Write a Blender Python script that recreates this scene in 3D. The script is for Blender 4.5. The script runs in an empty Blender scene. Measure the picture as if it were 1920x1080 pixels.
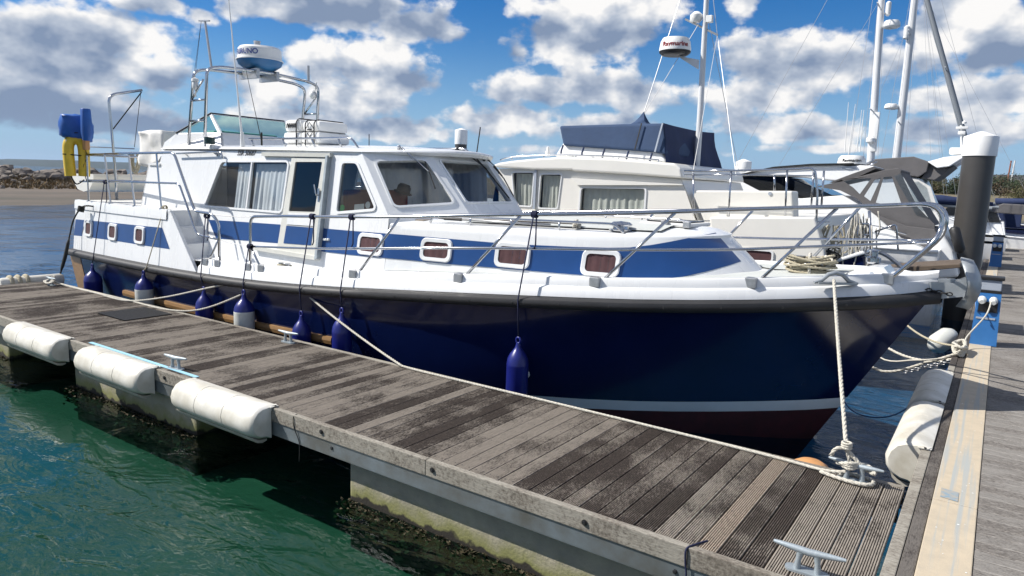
import bpy, bmesh, math, random
from mathutils import Vector, Matrix, noise
from mathutils.geometry import tessellate_polygon

rnd = random.Random(7)
scene = bpy.context.scene
COL = scene.collection
R_ = math.radians

# ------------------------------------------------------------------ camera
F_PX, CXP, CYP = 1310.0, 960.0, 540.0          # focal length in photo pixels (1920 wide)
PITCH, ROLL = R_(8.6), R_(2.0)
CAM = Vector((0.0, 0.0, 2.625))
def camdir(u, v):
    return Vector(((u-CXP)/F_PX, -(v-CYP)/F_PX, -1.0)).normalized()
_dn = Vector((-math.sin(ROLL)/math.tan(PITCH), -math.cos(ROLL)/math.tan(PITCH), -1.0)).normalized()
_up = -_dn
_y = camdir(1882, 374); _y = (_y-_up*_y.dot(_up)).normalized()
_x = _y.cross(_up)
ROT = Matrix((_x, _y, _up))                     # camera axes -> world axes
cam_data = bpy.data.cameras.new('camera'); cam = bpy.data.objects.new('camera', cam_data)
COL.objects.link(cam); scene.camera = cam
cam_data.sensor_width = 36.0; cam_data.lens = 36.0*F_PX/1920.0
cam_data.clip_start = 0.05; cam_data.clip_end = 20000.0
cam.matrix_world = Matrix.Translation(CAM) @ ROT.to_4x4()
def ray(u, v): return ROT @ camdir(u, v)
def aty(u, v, y): d = ray(u, v); return CAM+d*((y-CAM.y)/d.y)
def atx(u, v, x): d = ray(u, v); return CAM+d*((x-CAM.x)/d.x)
def atz(u, v, z): d = ray(u, v); return CAM+d*((z-CAM.z)/d.z)
def skyuv(u, v): d = ray(u, v); return math.atan2(d.x, d.y), math.asin(d.z)

# ------------------------------------------------------------------ sun and sky
SUN_A, SUN_EL = R_(31), R_(44)                  # sun comes from -X turned towards -Y
S = Vector((-math.cos(SUN_A)*math.cos(SUN_EL), -math.sin(SUN_A)*math.cos(SUN_EL), math.sin(SUN_EL)))
sl = bpy.data.lights.new('sun', 'SUN'); sl.energy = 4.6; sl.angle = R_(0.53); sl.color = (1.0, 0.955, 0.89)
so = bpy.data.objects.new('sun', sl); COL.objects.link(so)
so.rotation_euler = S.to_track_quat('Z', 'Y').to_euler(); so.location = (-20, -20, 30)
scene.view_settings.view_transform = 'Standard'; scene.view_settings.look = 'None'
scene.view_settings.gamma = 1.0; scene.view_settings.exposure = 0.58
try: scene.view_settings.use_curve_mapping = False
except Exception: pass
scene.render.resolution_x = 1024; scene.render.resolution_y = 576
scene.render.engine = 'CYCLES'
scene.cycles.max_bounces = 6; scene.cycles.diffuse_bounces = 3; scene.cycles.glossy_bounces = 4; scene.cycles.transparent_max_bounces = 12
scene.cycles.caustics_reflective = False; scene.cycles.caustics_refractive = False

world = bpy.data.worlds.new('World'); scene.world = world; world.use_nodes = True
def build_world():
    nt = world.node_tree; N = nt.nodes; L = nt.links; N.clear()
    def mathn(tree, op, a, b=None, c=None, clamp=False):
        n = tree.nodes.new('ShaderNodeMath'); n.operation = op; n.use_clamp = clamp
        for i, q in enumerate((a, b, c)):
            if q is None: continue
            if isinstance(q, (int, float)): n.inputs[i].default_value = q
            else: tree.links.new(q, n.inputs[i])
        return n.outputs[0]
    # cumulus heaps at the azimuth / elevation where the photo has them, broken up by noise
    heaps = [(150,65,165,60,.9),(50,105,170,70,1.0),(215,125,150,48,.8),(60,175,220,50,.9),(305,118,55,40,.6),(190,222,210,42,.8),
             (270,4,90,24,.7),(378,26,36,24,.5),(620,14,250,46,1.0),(770,48,130,42,.9),
             (600,112,85,52,.8),(700,126,120,66,1.0),(500,158,100,58,.8),(650,192,140,44,.8),(740,245,130,36,.8),(540,232,160,40,.8),
             (970,94,46,30,.6),(1080,62,120,78,1.0),(1005,15,70,36,.7),(1180,25,130,60,.9),(1000,165,115,42,.8),(1110,160,100,50,.8),(1200,185,110,40,.7),(950,228,140,40,.8),(1120,240,170,40,.8),
             (1430,108,95,52,.9),(1530,122,140,62,1.0),(1660,115,70,44,.7),(1420,182,160,42,.8),(1490,240,190,36,.8),(1395,10,36,32,.6),
             (1810,48,90,66,1.0),(1880,85,90,50,.9),(1840,182,130,42,.9),(1830,240,160,34,.8),(1740,110,60,36,.5),(640,280,300,15,.62),(1130,283,260,14,.58),(1600,280,260,14,.58),(215,266,190,14,.5)]
    dim = {(50,105):-.30,(60,175):-.34,(190,222):-.25,(215,125):-.14,(620,14):-.30,(770,48):-.2,(1180,25):-.16,(540,232):-.12,(1110,160):-.06,(1880,85):-.1,(1840,182):-.06}
    tc = N.new('ShaderNodeTexCoord'); sp = N.new('ShaderNodeSeparateXYZ'); L.new(tc.outputs['Generated'], sp.inputs[0])
    U = mathn(nt, 'ARCTAN2', sp.outputs[0], sp.outputs[1]); V = mathn(nt, 'ARCSINE', sp.outputs[2])
    cmb = N.new('ShaderNodeCombineXYZ'); L.new(U, cmb.inputs[0]); L.new(V, cmb.inputs[1])
    def nz(scale, detail, rough, o):
        q = N.new('ShaderNodeVectorMath'); q.operation = 'MULTIPLY_ADD'; L.new(cmb.outputs[0], q.inputs[0]); q.inputs[1].default_value = (1, 1.45, 1); q.inputs[2].default_value = (o[0], o[1], 0)
        n = N.new('ShaderNodeTexNoise'); n.noise_dimensions = '2D'; n.inputs['Scale'].default_value = scale
        n.inputs['Detail'].default_value = detail; n.inputs['Roughness'].default_value = rough; L.new(q.outputs[0], n.inputs['Vector']); return n.outputs['Fac']
    def mr(x, a, b, c=0.0, e=1.0):
        n = N.new('ShaderNodeMapRange'); n.interpolation_type = 'SMOOTHSTEP'; L.new(x, n.inputs['Value'])
        n.inputs['From Min'].default_value = a; n.inputs['From Max'].default_value = b
        n.inputs['To Min'].default_value = c; n.inputs['To Max'].default_value = e; return n.outputs[0]
    n1 = nz(7.0, 2, .5, (3.1, 2.2)); n2 = nz(23.0, 6, .52, (9.3, 6.1)); na = nz(11.0, 4, .5, (5.3, 8.1)); n3 = nz(11.0, 4, .5, (5.3-.014, 8.1+.034))
    acc = None; acv = None; acs = None; acb = None; rv_ = lambda ry: ry/45.0
    for (px, py, rx, ry, w) in heaps:
        u0, v0 = skyuv(px, py); iu = F_PX/rx; iv = F_PX/ry
        q = N.new('ShaderNodeVectorMath'); q.operation = 'MULTIPLY_ADD'; L.new(cmb.outputs[0], q.inputs[0]); q.inputs[1].default_value = (iu, iv, 0); q.inputs[2].default_value = (-u0*iu, -v0*iv, 0)
        ln = N.new('ShaderNodeVectorMath'); ln.operation = 'LENGTH'; L.new(q.outputs[0], ln.inputs[0])
        k = mathn(nt, 'MULTIPLY_ADD', ln.outputs['Value'], -.78, 1.0, clamp=True)
        acc = mathn(nt, 'MULTIPLY', k, w) if acc is None else mathn(nt, 'MAXIMUM', mathn(nt, 'MULTIPLY', k, w), acc)
        acs = mathn(nt, 'MULTIPLY', k, 1/rv_(ry)) if acs is None else mathn(nt, 'MULTIPLY_ADD', k, 1/rv_(ry), acs)
        acv = mathn(nt, 'MULTIPLY', k, v0/rv_(ry)) if acv is None else mathn(nt, 'MULTIPLY_ADD', k, v0/rv_(ry), acv)
        if (px, py) in dim: acb = mathn(nt, 'MULTIPLY', k, dim[(px, py)]*1.15) if acb is None else mathn(nt, 'MULTIPLY_ADD', k, dim[(px, py)]*1.15, acb)
    # the same broken cumulus goes on outside the part of the sky in view
    ul, _ = skyuv(0, 200); ur, _ = skyuv(1920, 200)
    away = mathn(nt, 'MAXIMUM', mr(V, .25, .34), mathn(nt, 'MAXIMUM', mr(U, ul-.10, ul, 1, 0), mr(U, ur, ur+.10)))
    gen = mathn(nt, 'MULTIPLY', mr(n1, .40, .58), away)
    acc = mathn(nt, 'MULTIPLY_ADD', gen, .8, acc); acv = mathn(nt, 'MULTIPLY_ADD', gen, V, acv); acs = mathn(nt, 'ADD', acs, gen)
    tv = mathn(nt, 'MULTIPLY', mathn(nt, 'SUBTRACT', V, mathn(nt, 'DIVIDE', acv, mathn(nt, 'MAXIMUM', acs, .001))), 1/.034)
    d0 = mathn(nt, 'ADD', mathn(nt, 'MULTIPLY_ADD', mathn(nt, 'SUBTRACT', n2, .5), .80, mathn(nt, 'MULTIPLY', mathn(nt, 'SUBTRACT', n1, .5), .25)), acc)
    mask = mr(d0, .25, .48)
    lit = mathn(nt, 'MULTIPLY_ADD', mathn(nt, 'SUBTRACT', na, n3), 2.5, mathn(nt, 'MULTIPLY_ADD', tv, .50, mathn(nt, 'ADD', acb, .66)))
    lit = mathn(nt, 'ADD', lit, mathn(nt, 'MULTIPLY', mathn(nt, 'SUBTRACT', d0, .45), -.34))
    lit = mathn(nt, 'MULTIPLY_ADD', mathn(nt, 'SUBTRACT', n2, .5), .55, lit, clamp=True)
    ramp = N.new('ShaderNodeValToRGB'); L.new(lit, ramp.inputs[0])
    e = ramp.color_ramp.elements; e[0].position = .02; e[0].color = (.155, .205, .30, 1); e[1].position = .98; e[1].color = (.66, .65, .64, 1)
    m = ramp.color_ramp.elements.new(.5); m.color = (.33, .37, .44, 1)
    sky = N.new('ShaderNodeTexSky'); sky.sky_type = 'NISHITA'; sky.sun_disc = False
    sky.sun_elevation = SUN_EL; sky.sun_rotation = math.atan2(S.x, S.y)
    sky.air_density = 1.0; sky.dust_density = 0.0; sky.ozone_density = 3.0; sky.altitude = 0.0
    # the air over the sea tints the lowest few degrees pale blue
    tint = N.new('ShaderNodeMix'); tint.data_type = 'RGBA'; L.new(mr(V, -.01, .20, .8, 0.0), tint.inputs['Factor']); tint.inputs['B'].default_value = (1.5, 2.8, 5.0, 1)
    hs = N.new('ShaderNodeHueSaturation'); hs.inputs['Hue'].default_value = .512; hs.inputs['Saturation'].default_value = 1.48; hs.inputs['Value'].default_value = 0.68; L.new(sky.outputs[0], hs.inputs['Color']); L.new(hs.outputs[0], tint.inputs['A'])
    sc = N.new('ShaderNodeVectorMath'); sc.operation = 'SCALE'; sc.inputs['Scale'].default_value = 10.0; L.new(ramp.outputs[0], sc.inputs[0])
    mix = N.new('ShaderNodeMix'); mix.data_type = 'RGBA'
    fade = mr(V, .0, .06, .35, 1.0)
    L.new(mathn(nt, 'MULTIPLY', mask, fade), mix.inputs['Factor']); L.new(tint.outputs['Result'], mix.inputs['A']); L.new(sc.outputs[0], mix.inputs['B'])
    world.cycles.sampling_method = 'MANUAL'; world.cycles.sample_map_resolution = 256
    bg = N.new('ShaderNodeBackground'); bg.inputs['Strength'].default_value = 0.1; L.new(mix.outputs['Result'], bg.inputs['Color'])
    out = N.new('ShaderNodeOutputWorld'); L.new(bg.outputs[0], out.inputs['Surface'])
build_world()

# ------------------------------------------------------------------ object helpers
ORG = {}
def tag(o, label=None, cat=None, group=None, kind=None):
    if label: o['label'] = label
    if cat: o['category'] = cat
    if group: o['group'] = group
    if kind: o['kind'] = kind
    return o
def thing(name, loc, label, cat, group=None):
    o = bpy.data.objects.new(name, None); COL.objects.link(o); o.location = loc; o.empty_display_size = .2
    ORG[o] = Vector(loc); return tag(o, label, cat, group)
def link_mesh(name, me, mat, parent=None, origin=None, smooth=False):
    o = bpy.data.objects.new(name, me); COL.objects.link(o)
    if parent is not None:
        o.parent = parent; org = ORG[parent]
    else:
        if origin is None:
            xs = [v.co for v in me.vertices]
            lo = [min(c[i] for c in xs) for i in range(3)]; hi = [max(c[i] for c in xs) for i in range(3)]
            origin = Vector(((lo[0]+hi[0])/2, (lo[1]+hi[1])/2, lo[2]))
        org = Vector(origin); o.location = org
    ORG[o] = org
    me.transform(Matrix.Translation(-org))
    if mat is not None:
        for m in (mat if isinstance(mat, (list, tuple)) else [mat]): me.materials.append(M[m] if isinstance(m, str) else m)
    if smooth:
        me.polygons.foreach_set('use_smooth', [True]*len(me.polygons))
        if smooth is not True: me.set_sharp_from_angle(angle=R_(smooth))
    return o
def copy_tree(o, delta, parent=None, label=None, group=None):
    c = o.copy(); COL.objects.link(c); c.parent = parent
    if parent is None: c.location = Vector(o.location)+Vector(delta); ORG[c] = ORG[o]+Vector(delta)
    else: ORG[c] = ORG[parent]
    if label: c['label'] = label
    if group: c['group'] = group
    for ch in list(o.children): copy_tree(ch, delta, c)
    return c
def fillet(pts, rad, n=5):
    pts = [Vector(p) for p in pts]; out = [pts[0]]
    for i in range(1, len(pts)-1):
        a, b, c = pts[i-1], pts[i], pts[i+1]; u = a-b; w = c-b
        r = min(rad, u.length*.48, w.length*.48); p = b+u.normalized()*r; q = b+w.normalized()*r
        for k in range(n+1):
            t = k/n; out.append(p*(1-t)**2+b*2*t*(1-t)+q*t*t)
    out.append(pts[-1]); return out
def catmull(pts, n=6):
    pts = [Vector(p) for p in pts]; out = []
    for i in range(len(pts)-1):
        p0 = pts[max(i-1, 0)]; p1 = pts[i]; p2 = pts[i+1]; p3 = pts[min(i+2, len(pts)-1)]
        for k in range(n):
            t = k/n
            out.append(.5*((2*p1)+(p2-p0)*t+(2*p0-5*p1+4*p2-p3)*t*t+(3*p1-p0-3*p2+p3)*t**3))
    out.append(pts[-1]); return out
def sag(a, b, drop, n=14):
    a = Vector(a); b = Vector(b)
    return [a.lerp(b, i/n)-Vector((0, 0, drop*4*(i/n)*(1-i/n))) for i in range(n+1)]
class B:
    def __init__(s): s.v = []; s.f = []; s.m = []
    def add(s, v, f, mi=0):
        k = len(s.v); s.v += [Vector(p) for p in v]; s.f += [tuple(i+k for i in q) for q in f]; s.m += [mi]*len(f); return s
    def box(s, lo, hi, bev=0, mi=0):
        lo = Vector(lo); hi = Vector(hi)
        if bev:
            bm = bmesh.new(); bmesh.ops.create_cube(bm, size=1)
            for v in bm.verts: v.co = Vector([(lo[i]+hi[i])/2+v.co[i]*(hi[i]-lo[i]) for i in range(3)])
            bmesh.ops.bevel(bm, geom=bm.edges[:], offset=bev, segments=2, affect='EDGES', profile=.6)
            bm.verts.index_update(); s.add([v.co.copy() for v in bm.verts], [[v.index for v in f.verts] for f in bm.faces], mi); bm.free(); return s
        x0, y0, z0 = lo; x1, y1, z1 = hi
        return s.add([(x0,y0,z0),(x1,y0,z0),(x1,y1,z0),(x0,y1,z0),(x0,y0,z1),(x1,y0,z1),(x1,y1,z1),(x0,y1,z1)],
                     [(0,3,2,1),(4,5,6,7),(0,1,5,4),(1,2,6,5),(2,3,7,6),(3,0,4,7)], mi)
    def obox(s, a, b, w, h, up=(0,0,1), mi=0):     # bar from a to b, w across, h along up
        a = Vector(a); b = Vector(b); d = (b-a).normalized(); up = Vector(up); sd = d.cross(up)
        if sd.length < 1e-5: sd = d.orthogonal()
        sd.normalize(); up = sd.cross(d).normalized(); p = []
        for q in (a, b):
            for i, j in ((-1,-1),(1,-1),(1,1),(-1,1)): p.append(q+sd*w/2*i+up*h/2*j)
        return s.add(p, [(3,2,1,0),(4,5,6,7),(0,1,5,4),(1,2,6,5),(2,3,7,6),(3,0,4,7)], mi)
    def tube(s, pts, r, n=8, mi=0, caps=True, closed=False):
        pts = [Vector(p) for p in pts]; m = len(pts); up = None; ring = []
        rs = r if isinstance(r, (list, tuple)) else [r]*m
        for i in range(m):
            if closed: t = (pts[(i+1) % m]-pts[i-1])
            else: t = (pts[min(i+1, m-1)]-pts[max(i-1, 0)])
            if t.length < 1e-9: t = Vector((0, 0, 1))
            t.normalize()
            if up is None: up = t.orthogonal().normalized()
            else:
                up = up-t*up.dot(t)
                if up.length < 1e-6: up = t.orthogonal()
                up.normalize()
            w = t.cross(up)
            ring.append([pts[i]+(up*math.cos(2*math.pi*k/n)+w*math.sin(2*math.pi*k/n))*rs[i] for k in range(n)])
        v = [p for q in ring for p in q]; f = []
        for i in range(m if closed else m-1):
            j = (i+1) % m
            for k in range(n): f.append((i*n+k, i*n+(k+1) % n, j*n+(k+1) % n, j*n+k))
        if caps and not closed: f.append(tuple(range(n-1, -1, -1))); f.append(tuple((m-1)*n+k for k in range(n)))
        return s.add(v, f, mi)
    def lathe(s, prof, o, axis=(0,0,1), n=20, mi=0):   # prof: (r, h)
        ax = Vector(axis).normalized(); a = ax.orthogonal().normalized(); b = ax.cross(a); o = Vector(o); v = []; f = []
        for (r, h) in prof:
            for k in range(n): t = 2*math.pi*k/n; v.append(o+ax*h+(a*math.cos(t)+b*math.sin(t))*max(r, 1e-4))
        for i in range(len(prof)-1):
            for k in range(n): f.append((i*n+k, i*n+(k+1) % n, (i+1)*n+(k+1) % n, (i+1)*n+k))
        f.append(tuple(range(n-1, -1, -1))); f.append(tuple((len(prof)-1)*n+k for k in range(n)))
        return s.add(v, f, mi)
    def ext(s, poly, off, mi=0):                       # planar polygon extruded by vector
        n = len(poly); off = Vector(off); poly = [Vector(p) for p in poly]
        f = [tuple(range(n)), tuple(range(2*n-1, n-1, -1))]+[(i, i+n, (i+1) % n+n, (i+1) % n) for i in range(n)]
        return s.add(poly+[p+off for p in poly], f, mi)
    def holes(s, outer, holes, off, mi=0):             # planar wall with holes, thickness vector
        loops = [[Vector(p) for p in outer]]+[[Vector(p) for p in h] for h in holes]; off = Vector(off)
        tri = tessellate_polygon(loops); flat = [p for l in loops for p in l]; n = len(flat)
        f = [tuple(t) for t in tri]+[tuple(i+n for i in reversed(t)) for t in tri]; k = 0
        for l in loops:
            m = len(l)
            for i in range(m): f.append((k+i, k+(i+1) % m, k+(i+1) % m+n, k+i+n))
            k += m
        return s.add(flat+[p+off for p in flat], f, mi)
    def grid(s, rows, mi=0, closed=False):
        m = len(rows[0]); v = [p for r in rows for p in r]; f = []
        for i in range(len(rows)-1):
            for j in range(m if closed else m-1):
                j2 = (j+1) % m; f.append((i*m+j, i*m+j2, (i+1)*m+j2, (i+1)*m+j))
        return s.add(v, f, mi)
    def mesh(s, name='m'):
        me = bpy.data.meshes.new(name); me.from_pydata([tuple(p) for p in s.v], [], s.f); me.validate()
        if any(s.m) and len(me.polygons) == len(s.m): me.polygons.foreach_set('material_index', s.m)
        bm = bmesh.new(); bm.from_mesh(me); bmesh.ops.recalc_face_normals(bm, faces=bm.faces[:]); bm.to_mesh(me); bm.free(); me.update(); return me
    def out(s, name, mat, parent=None, smooth=False, origin=None, label=None, cat=None, group=None, kind=None):
        return tag(link_mesh(name, s.mesh(name), mat, parent, origin, smooth), label, cat, group, kind)
def rrect(c, ux, uy, w, h, r, n=4):                    # rounded rectangle loop in plane (ux, uy)
    c = Vector(c); ux = Vector(ux); uy = Vector(uy); p = []
    for (sx, sy, a0) in ((1,1,0),(-1,1,90),(-1,-1,180),(1,-1,270)):
        for k in range(n+1):
            a = R_(a0+90*k/n); p.append(c+ux*(sx*(w/2-r)+r*math.cos(a))+uy*(sy*(h/2-r)+r*math.sin(a)))
    return p
def roundpoly(pts, rad, n=4):
    pts = [Vector(p) for p in pts]; out = []; m = len(pts)
    for i in range(m):
        a, b, c = pts[i-1], pts[i], pts[(i+1) % m]; u = a-b; w = c-b; r = min(rad, u.length*.45, w.length*.45)
        p = b+u.normalized()*r; q = b+w.normalized()*r
        for k in range(n+1): t = k/n; out.append(p*(1-t)**2+b*2*t*(1-t)+q*t*t)
    return out
def inset(loop, d):
    c = sum(loop, Vector())/len(loop); out = []; m = len(loop)
    nrm = Vector()
    for i in range(m): nrm += (loop[i]-c).cross(loop[(i+1) % m]-c)
    nrm.normalize()
    for i in range(m):
        t = (loop[(i+1) % m]-loop[i-1]).normalized(); s_ = nrm.cross(t); out.append(loop[i]+s_*d)
    return out
def ring(b, outer, inner, off, mi=0):                  # frame between two loops, thickness off
    n = len(outer); off = Vector(off)
    v = list(outer)+list(inner)+[p+off for p in outer]+[p+off for p in inner]; f = []
    for i in range(n):
        j = (i+1) % n
        f += [(i, j, n+j, n+i), (2*n+i, 3*n+i, 3*n+j, 2*n+j), (i, 2*n+i, 2*n+j, j), (n+i, n+j, 3*n+j, 3*n+i)]
    return b.add(v, f, mi)
def text_mesh(txt, size, shear=0.0, extrude=.001, bold=0.0):
    cu = bpy.data.curves.new('txt', 'FONT'); cu.body = txt; cu.size = size; cu.shear = shear; cu.extrude = extrude; cu.align_x = 'CENTER'; cu.align_y = 'CENTER'; cu.offset = bold
    o = bpy.data.objects.new('txt', cu); COL.objects.link(o); dg = bpy.context.evaluated_depsgraph_get()
    me = bpy.data.meshes.new_from_object(o.evaluated_get(dg)); bpy.data.objects.remove(o); bpy.data.curves.remove(cu); me.materials.clear(); return me

# ------------------------------------------------------------------ materials
M = {}
def mat(name, col=(.5,.5,.5), rough=.5, metal=0.0, var=0.0, vscale=3.0, bump=0.0, bscale=40.0, coat=0.0, spec=.5, col2=None, transl=0.0, stretch=(1,1,1), rvar=0.0, randv=0.0):
    m = bpy.data.materials.new(name); m.use_nodes = True; nt = m.node_tree; N = nt.nodes; L = nt.links
    p = N['Principled BSDF']; p.inputs['Base Color'].default_value = (*col, 1); p.inputs['Roughness'].default_value = rough
    p.inputs['Metallic'].default_value = metal; p.inputs['Coat Weight'].default_value = coat; p.inputs['Specular IOR Level'].default_value = spec
    if coat: p.inputs['Coat Roughness'].default_value = .08
    tc = N.new('ShaderNodeTexCoord'); mp = N.new('ShaderNodeMapping'); mp.inputs['Scale'].default_value = stretch; L.new(tc.outputs['Object'], mp.inputs[0])
    if var or col2:
        n = N.new('ShaderNodeTexNoise'); n.inputs['Scale'].default_value = vscale; n.inputs['Detail'].default_value = 6; n.inputs['Roughness'].default_value = .62
        L.new(mp.outputs[0], n.inputs['Vector'])
        r = N.new('ShaderNodeValToRGB'); L.new(n.outputs['Fac'], r.inputs[0])
        r.color_ramp.elements[0].position = .33; r.color_ramp.elements[1].position = .68
        c2 = col2 or tuple(max(0, c*(1-var)) for c in col)
        r.color_ramp.elements[0].color = (*c2, 1); r.color_ramp.elements[1].color = (*col, 1); src = r.outputs[0]
        if randv:
            oi = N.new('ShaderNodeObjectInfo'); h = N.new('ShaderNodeHueSaturation'); mr = N.new('ShaderNodeMapRange')
            mr.inputs['To Min'].default_value = 1-randv; mr.inputs['To Max'].default_value = 1+randv
            L.new(oi.outputs['Random'], mr.inputs['Value']); L.new(mr.outputs[0], h.inputs['Value']); L.new(src, h.inputs['Color']); src = h.outputs[0]
        L.new(src, p.inputs['Base Color'])
        if rvar:
            mr = N.new('ShaderNodeMapRange'); mr.inputs['To Min'].default_value = rough-rvar; mr.inputs['To Max'].default_value = rough+rvar
            L.new(n.outputs['Fac'], mr.inputs['Value']); L.new(mr.outputs[0], p.inputs['Roughness'])
    if bump:
        n2 = N.new('ShaderNodeTexNoise'); n2.inputs['Scale'].default_value = bscale; n2.inputs['Detail'].default_value = 5
        L.new(mp.outputs[0], n2.inputs['Vector']); bp = N.new('ShaderNodeBump'); bp.inputs['Strength'].default_value = bump; bp.inputs['Distance'].default_value = .02
        L.new(n2.outputs['Fac'], bp.inputs['Height']); L.new(bp.outputs[0], p.inputs['Normal'])
    if transl:
        t = N.new('ShaderNodeBsdfTranslucent'); t.inputs[0].default_value = (*col, 1); mx = N.new('ShaderNodeMixShader'); mx.inputs[0].default_value = transl
        L.new(p.outputs[0], mx.inputs[1]); L.new(t.outputs[0], mx.inputs[2]); L.new(mx.outputs[0], N['Material Output'].inputs[0])
    M[name] = m; return m
def two_sided(nt, fr, ior):                          # same Fresnel curve from either side of a thin sheet
    g = nt.nodes.new('ShaderNodeNewGeometry'); n = nt.nodes.new('ShaderNodeMapRange'); nt.links.new(g.outputs['Backfacing'], n.inputs['Value'])
    n.inputs['To Min'].default_value = ior; n.inputs['To Max'].default_value = 1/ior; nt.links.new(n.outputs[0], fr.inputs[0])
def glass(name, tint, refl=1.0, rough=.02):
    m = bpy.data.materials.new(name); m.use_nodes = True; nt = m.node_tree; N = nt.nodes; L = nt.links; N.remove(N['Principled BSDF'])
    t = N.new('ShaderNodeBsdfTransparent'); t.inputs[0].default_value = (*tint, 1)
    g = N.new('ShaderNodeBsdfGlossy'); g.inputs['Roughness'].default_value = rough
    fr = N.new('ShaderNodeFresnel'); two_sided(nt, fr, 1.55); mu = N.new('ShaderNodeMath'); mu.operation = 'MULTIPLY'; mu.inputs[1].default_value = refl; mu.use_clamp = True
    L.new(fr.outputs[0], mu.inputs[0]); mx = N.new('ShaderNodeMixShader'); L.new(mu.outputs[0], mx.inputs[0]); L.new(t.outputs[0], mx.inputs[1]); L.new(g.outputs[0], mx.inputs[2])
    L.new(mx.outputs[0], N['Material Output'].inputs[0]); M[name] = m
mat('gelcoat', (.77,.78,.78), .28, var=.055, vscale=1.6, stretch=(2.2,2.2,.4), rvar=.06, coat=.3, bump=.015, bscale=3)
mat('gelcoat_dirty', (.74,.73,.69), .4, var=.13, vscale=2.5)
mat('cream_gelcoat', (.79,.77,.71), .32, var=.06, vscale=1.2, coat=.2)
mat('deck_grip', (.50,.52,.50), .8, var=.1, vscale=6, bump=.2, bscale=250)
mat('navy', (.004,.010,.056), .18, var=.3, vscale=.9, coat=.3, bump=.012, bscale=1.6, rvar=.08, spec=.35)
mat('stripe_blue', (.010,.058,.205), .3, var=.15, vscale=2)
mat('antifoul_red', (.055,.006,.010), .7, var=.5, vscale=5)
mat('boot_white', (.66,.71,.73), .4, var=.1, vscale=4)
mat('rubber_dark', (.022,.022,.024), .55, var=.4, vscale=4, bump=.1, bscale=30)
mat('black', (.012,.012,.013), .5)
mat('dark_interior', (.20,.17,.14), .9)
mat('steel', (.50,.51,.53), .13, metal=1.0)
mat('steel_dull', (.50,.50,.50), .42, metal=.9, var=.2, vscale=20)
mat('galvanised', (.36,.41,.44), .5, metal=.35, var=.25, vscale=6, bump=.1, bscale=60)
mat('galvanised_beam', (.16,.19,.21), .5, metal=.3, col2=(.10,.10,.09), vscale=3.5)
mat('curtain', (.74,.77,.79), .9, transl=.25, var=.08, vscale=8)
mat('curtain_cream', (.70,.70,.62), .9, transl=.25, var=.08, vscale=8)
mat('curtain_maroon', (.085,.036,.04), .85, var=.3, vscale=14)
mat('door_frame', (.62,.62,.57), .45, var=.1, vscale=5)
mat('teak', (.31,.175,.07), .45, var=.3, vscale=5, stretch=(1,6,6))
mat('teak_grey', (.13,.095,.065), .7, var=.4, vscale=6, stretch=(1,6,6))
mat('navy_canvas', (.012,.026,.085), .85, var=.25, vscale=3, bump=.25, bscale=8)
mat('navy_canvas_sunlit', (.030,.062,.135), .85, var=.2, vscale=3, bump=.25, bscale=8)  # lighter copy of the navy canvas, sun on the canopy side put into the colour
mat('grey_canvas', (.115,.11,.112), .85, var=.18, vscale=3, bump=.25, bscale=6)
mat('white_canvas', (.70,.69,.66), .8, var=.12, vscale=4, bump=.5, bscale=6)
mat('blue_plastic', (.012,.10,.40), .45, var=.2, vscale=5, bump=.2, bscale=8)
mat('yellow', (.75,.52,.04), .5, var=.2, vscale=6, bump=.1, bscale=10)
mat('fender_blue', (.010,.016,.17), .34, var=.25, vscale=6)
mat('fender_white', (.66,.67,.64), .4, col2=(.50,.51,.47), vscale=5)
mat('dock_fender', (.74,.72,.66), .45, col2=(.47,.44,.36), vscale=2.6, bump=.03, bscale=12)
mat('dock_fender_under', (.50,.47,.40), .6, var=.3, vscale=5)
mat('rope_white', (.62,.59,.51), .9, var=.25, vscale=40, bump=.6, bscale=120)
mat('rope_tan', (.50,.45,.33), .9, var=.3, vscale=40, bump=.6, bscale=120)
mat('rope_navy', (.010,.014,.05), .85)
mat('rope_black', (.018,.02,.018), .85)
mat('anchor_metal', (.40,.43,.45), .42, metal=.5, var=.2, vscale=6)
mat('radar_white', (.80,.80,.78), .35, var=.05, vscale=4)
mat('radar_blue', (.018,.14,.34), .4, var=.15, vscale=5)
mat('text_navy', (.015,.05,.26), .5)
mat('text_black', (.02,.02,.02), .5)
mat('text_red', (.25,.02,.02), .5)
mat('green_plastic', (.004,.03,.028), .25)
mat('sticker_green', (.03,.40,.10), .5)
mat('sticker_white', (.70,.72,.70), .5)
mat('red_leather', (.42,.07,.03), .45, var=.2, vscale=5)
mat('pile_grey', (.058,.055,.052), .36, var=.15, vscale=3, bump=.05, bscale=30)
mat('pile_cap', (.80,.80,.78), .4, var=.05, vscale=5)
mat('pedestal_blue', (.035,.165,.43), .4, var=.12, vscale=6)
mat('pedestal_grey', (.36,.40,.46), .4)
mat('pale_blue', (.30,.55,.68), .6)
mat('mast_white', (.66,.67,.68), .35, var=.06, vscale=3)
mat('mast_grey', (.20,.22,.24), .5)
mat('orange_buoy', (.60,.30,.12), .5, var=.15, vscale=6)
mat('teal_item', (.28,.48,.40), .6)
mat('weed', (.035,.030,.010), .8, col2=(.06,.045,.02), vscale=20, bump=.5, bscale=60)
mat('algae', (.045,.055,.012), .85, col2=(.03,.028,.018), vscale=14, bump=.5, bscale=60)
mat('rock', (.22,.185,.155), .9, col2=(.09,.078,.068), vscale=.9, bump=.8, bscale=3, randv=.28)
mat('dry_grass', (.26,.165,.08), .95, col2=(.11,.085,.04), vscale=1.4, randv=.2)
mat('rust_red', (.25,.09,.05), .8)
glass('glass_clear', (.90,.93,.94), 1.0)
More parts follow.
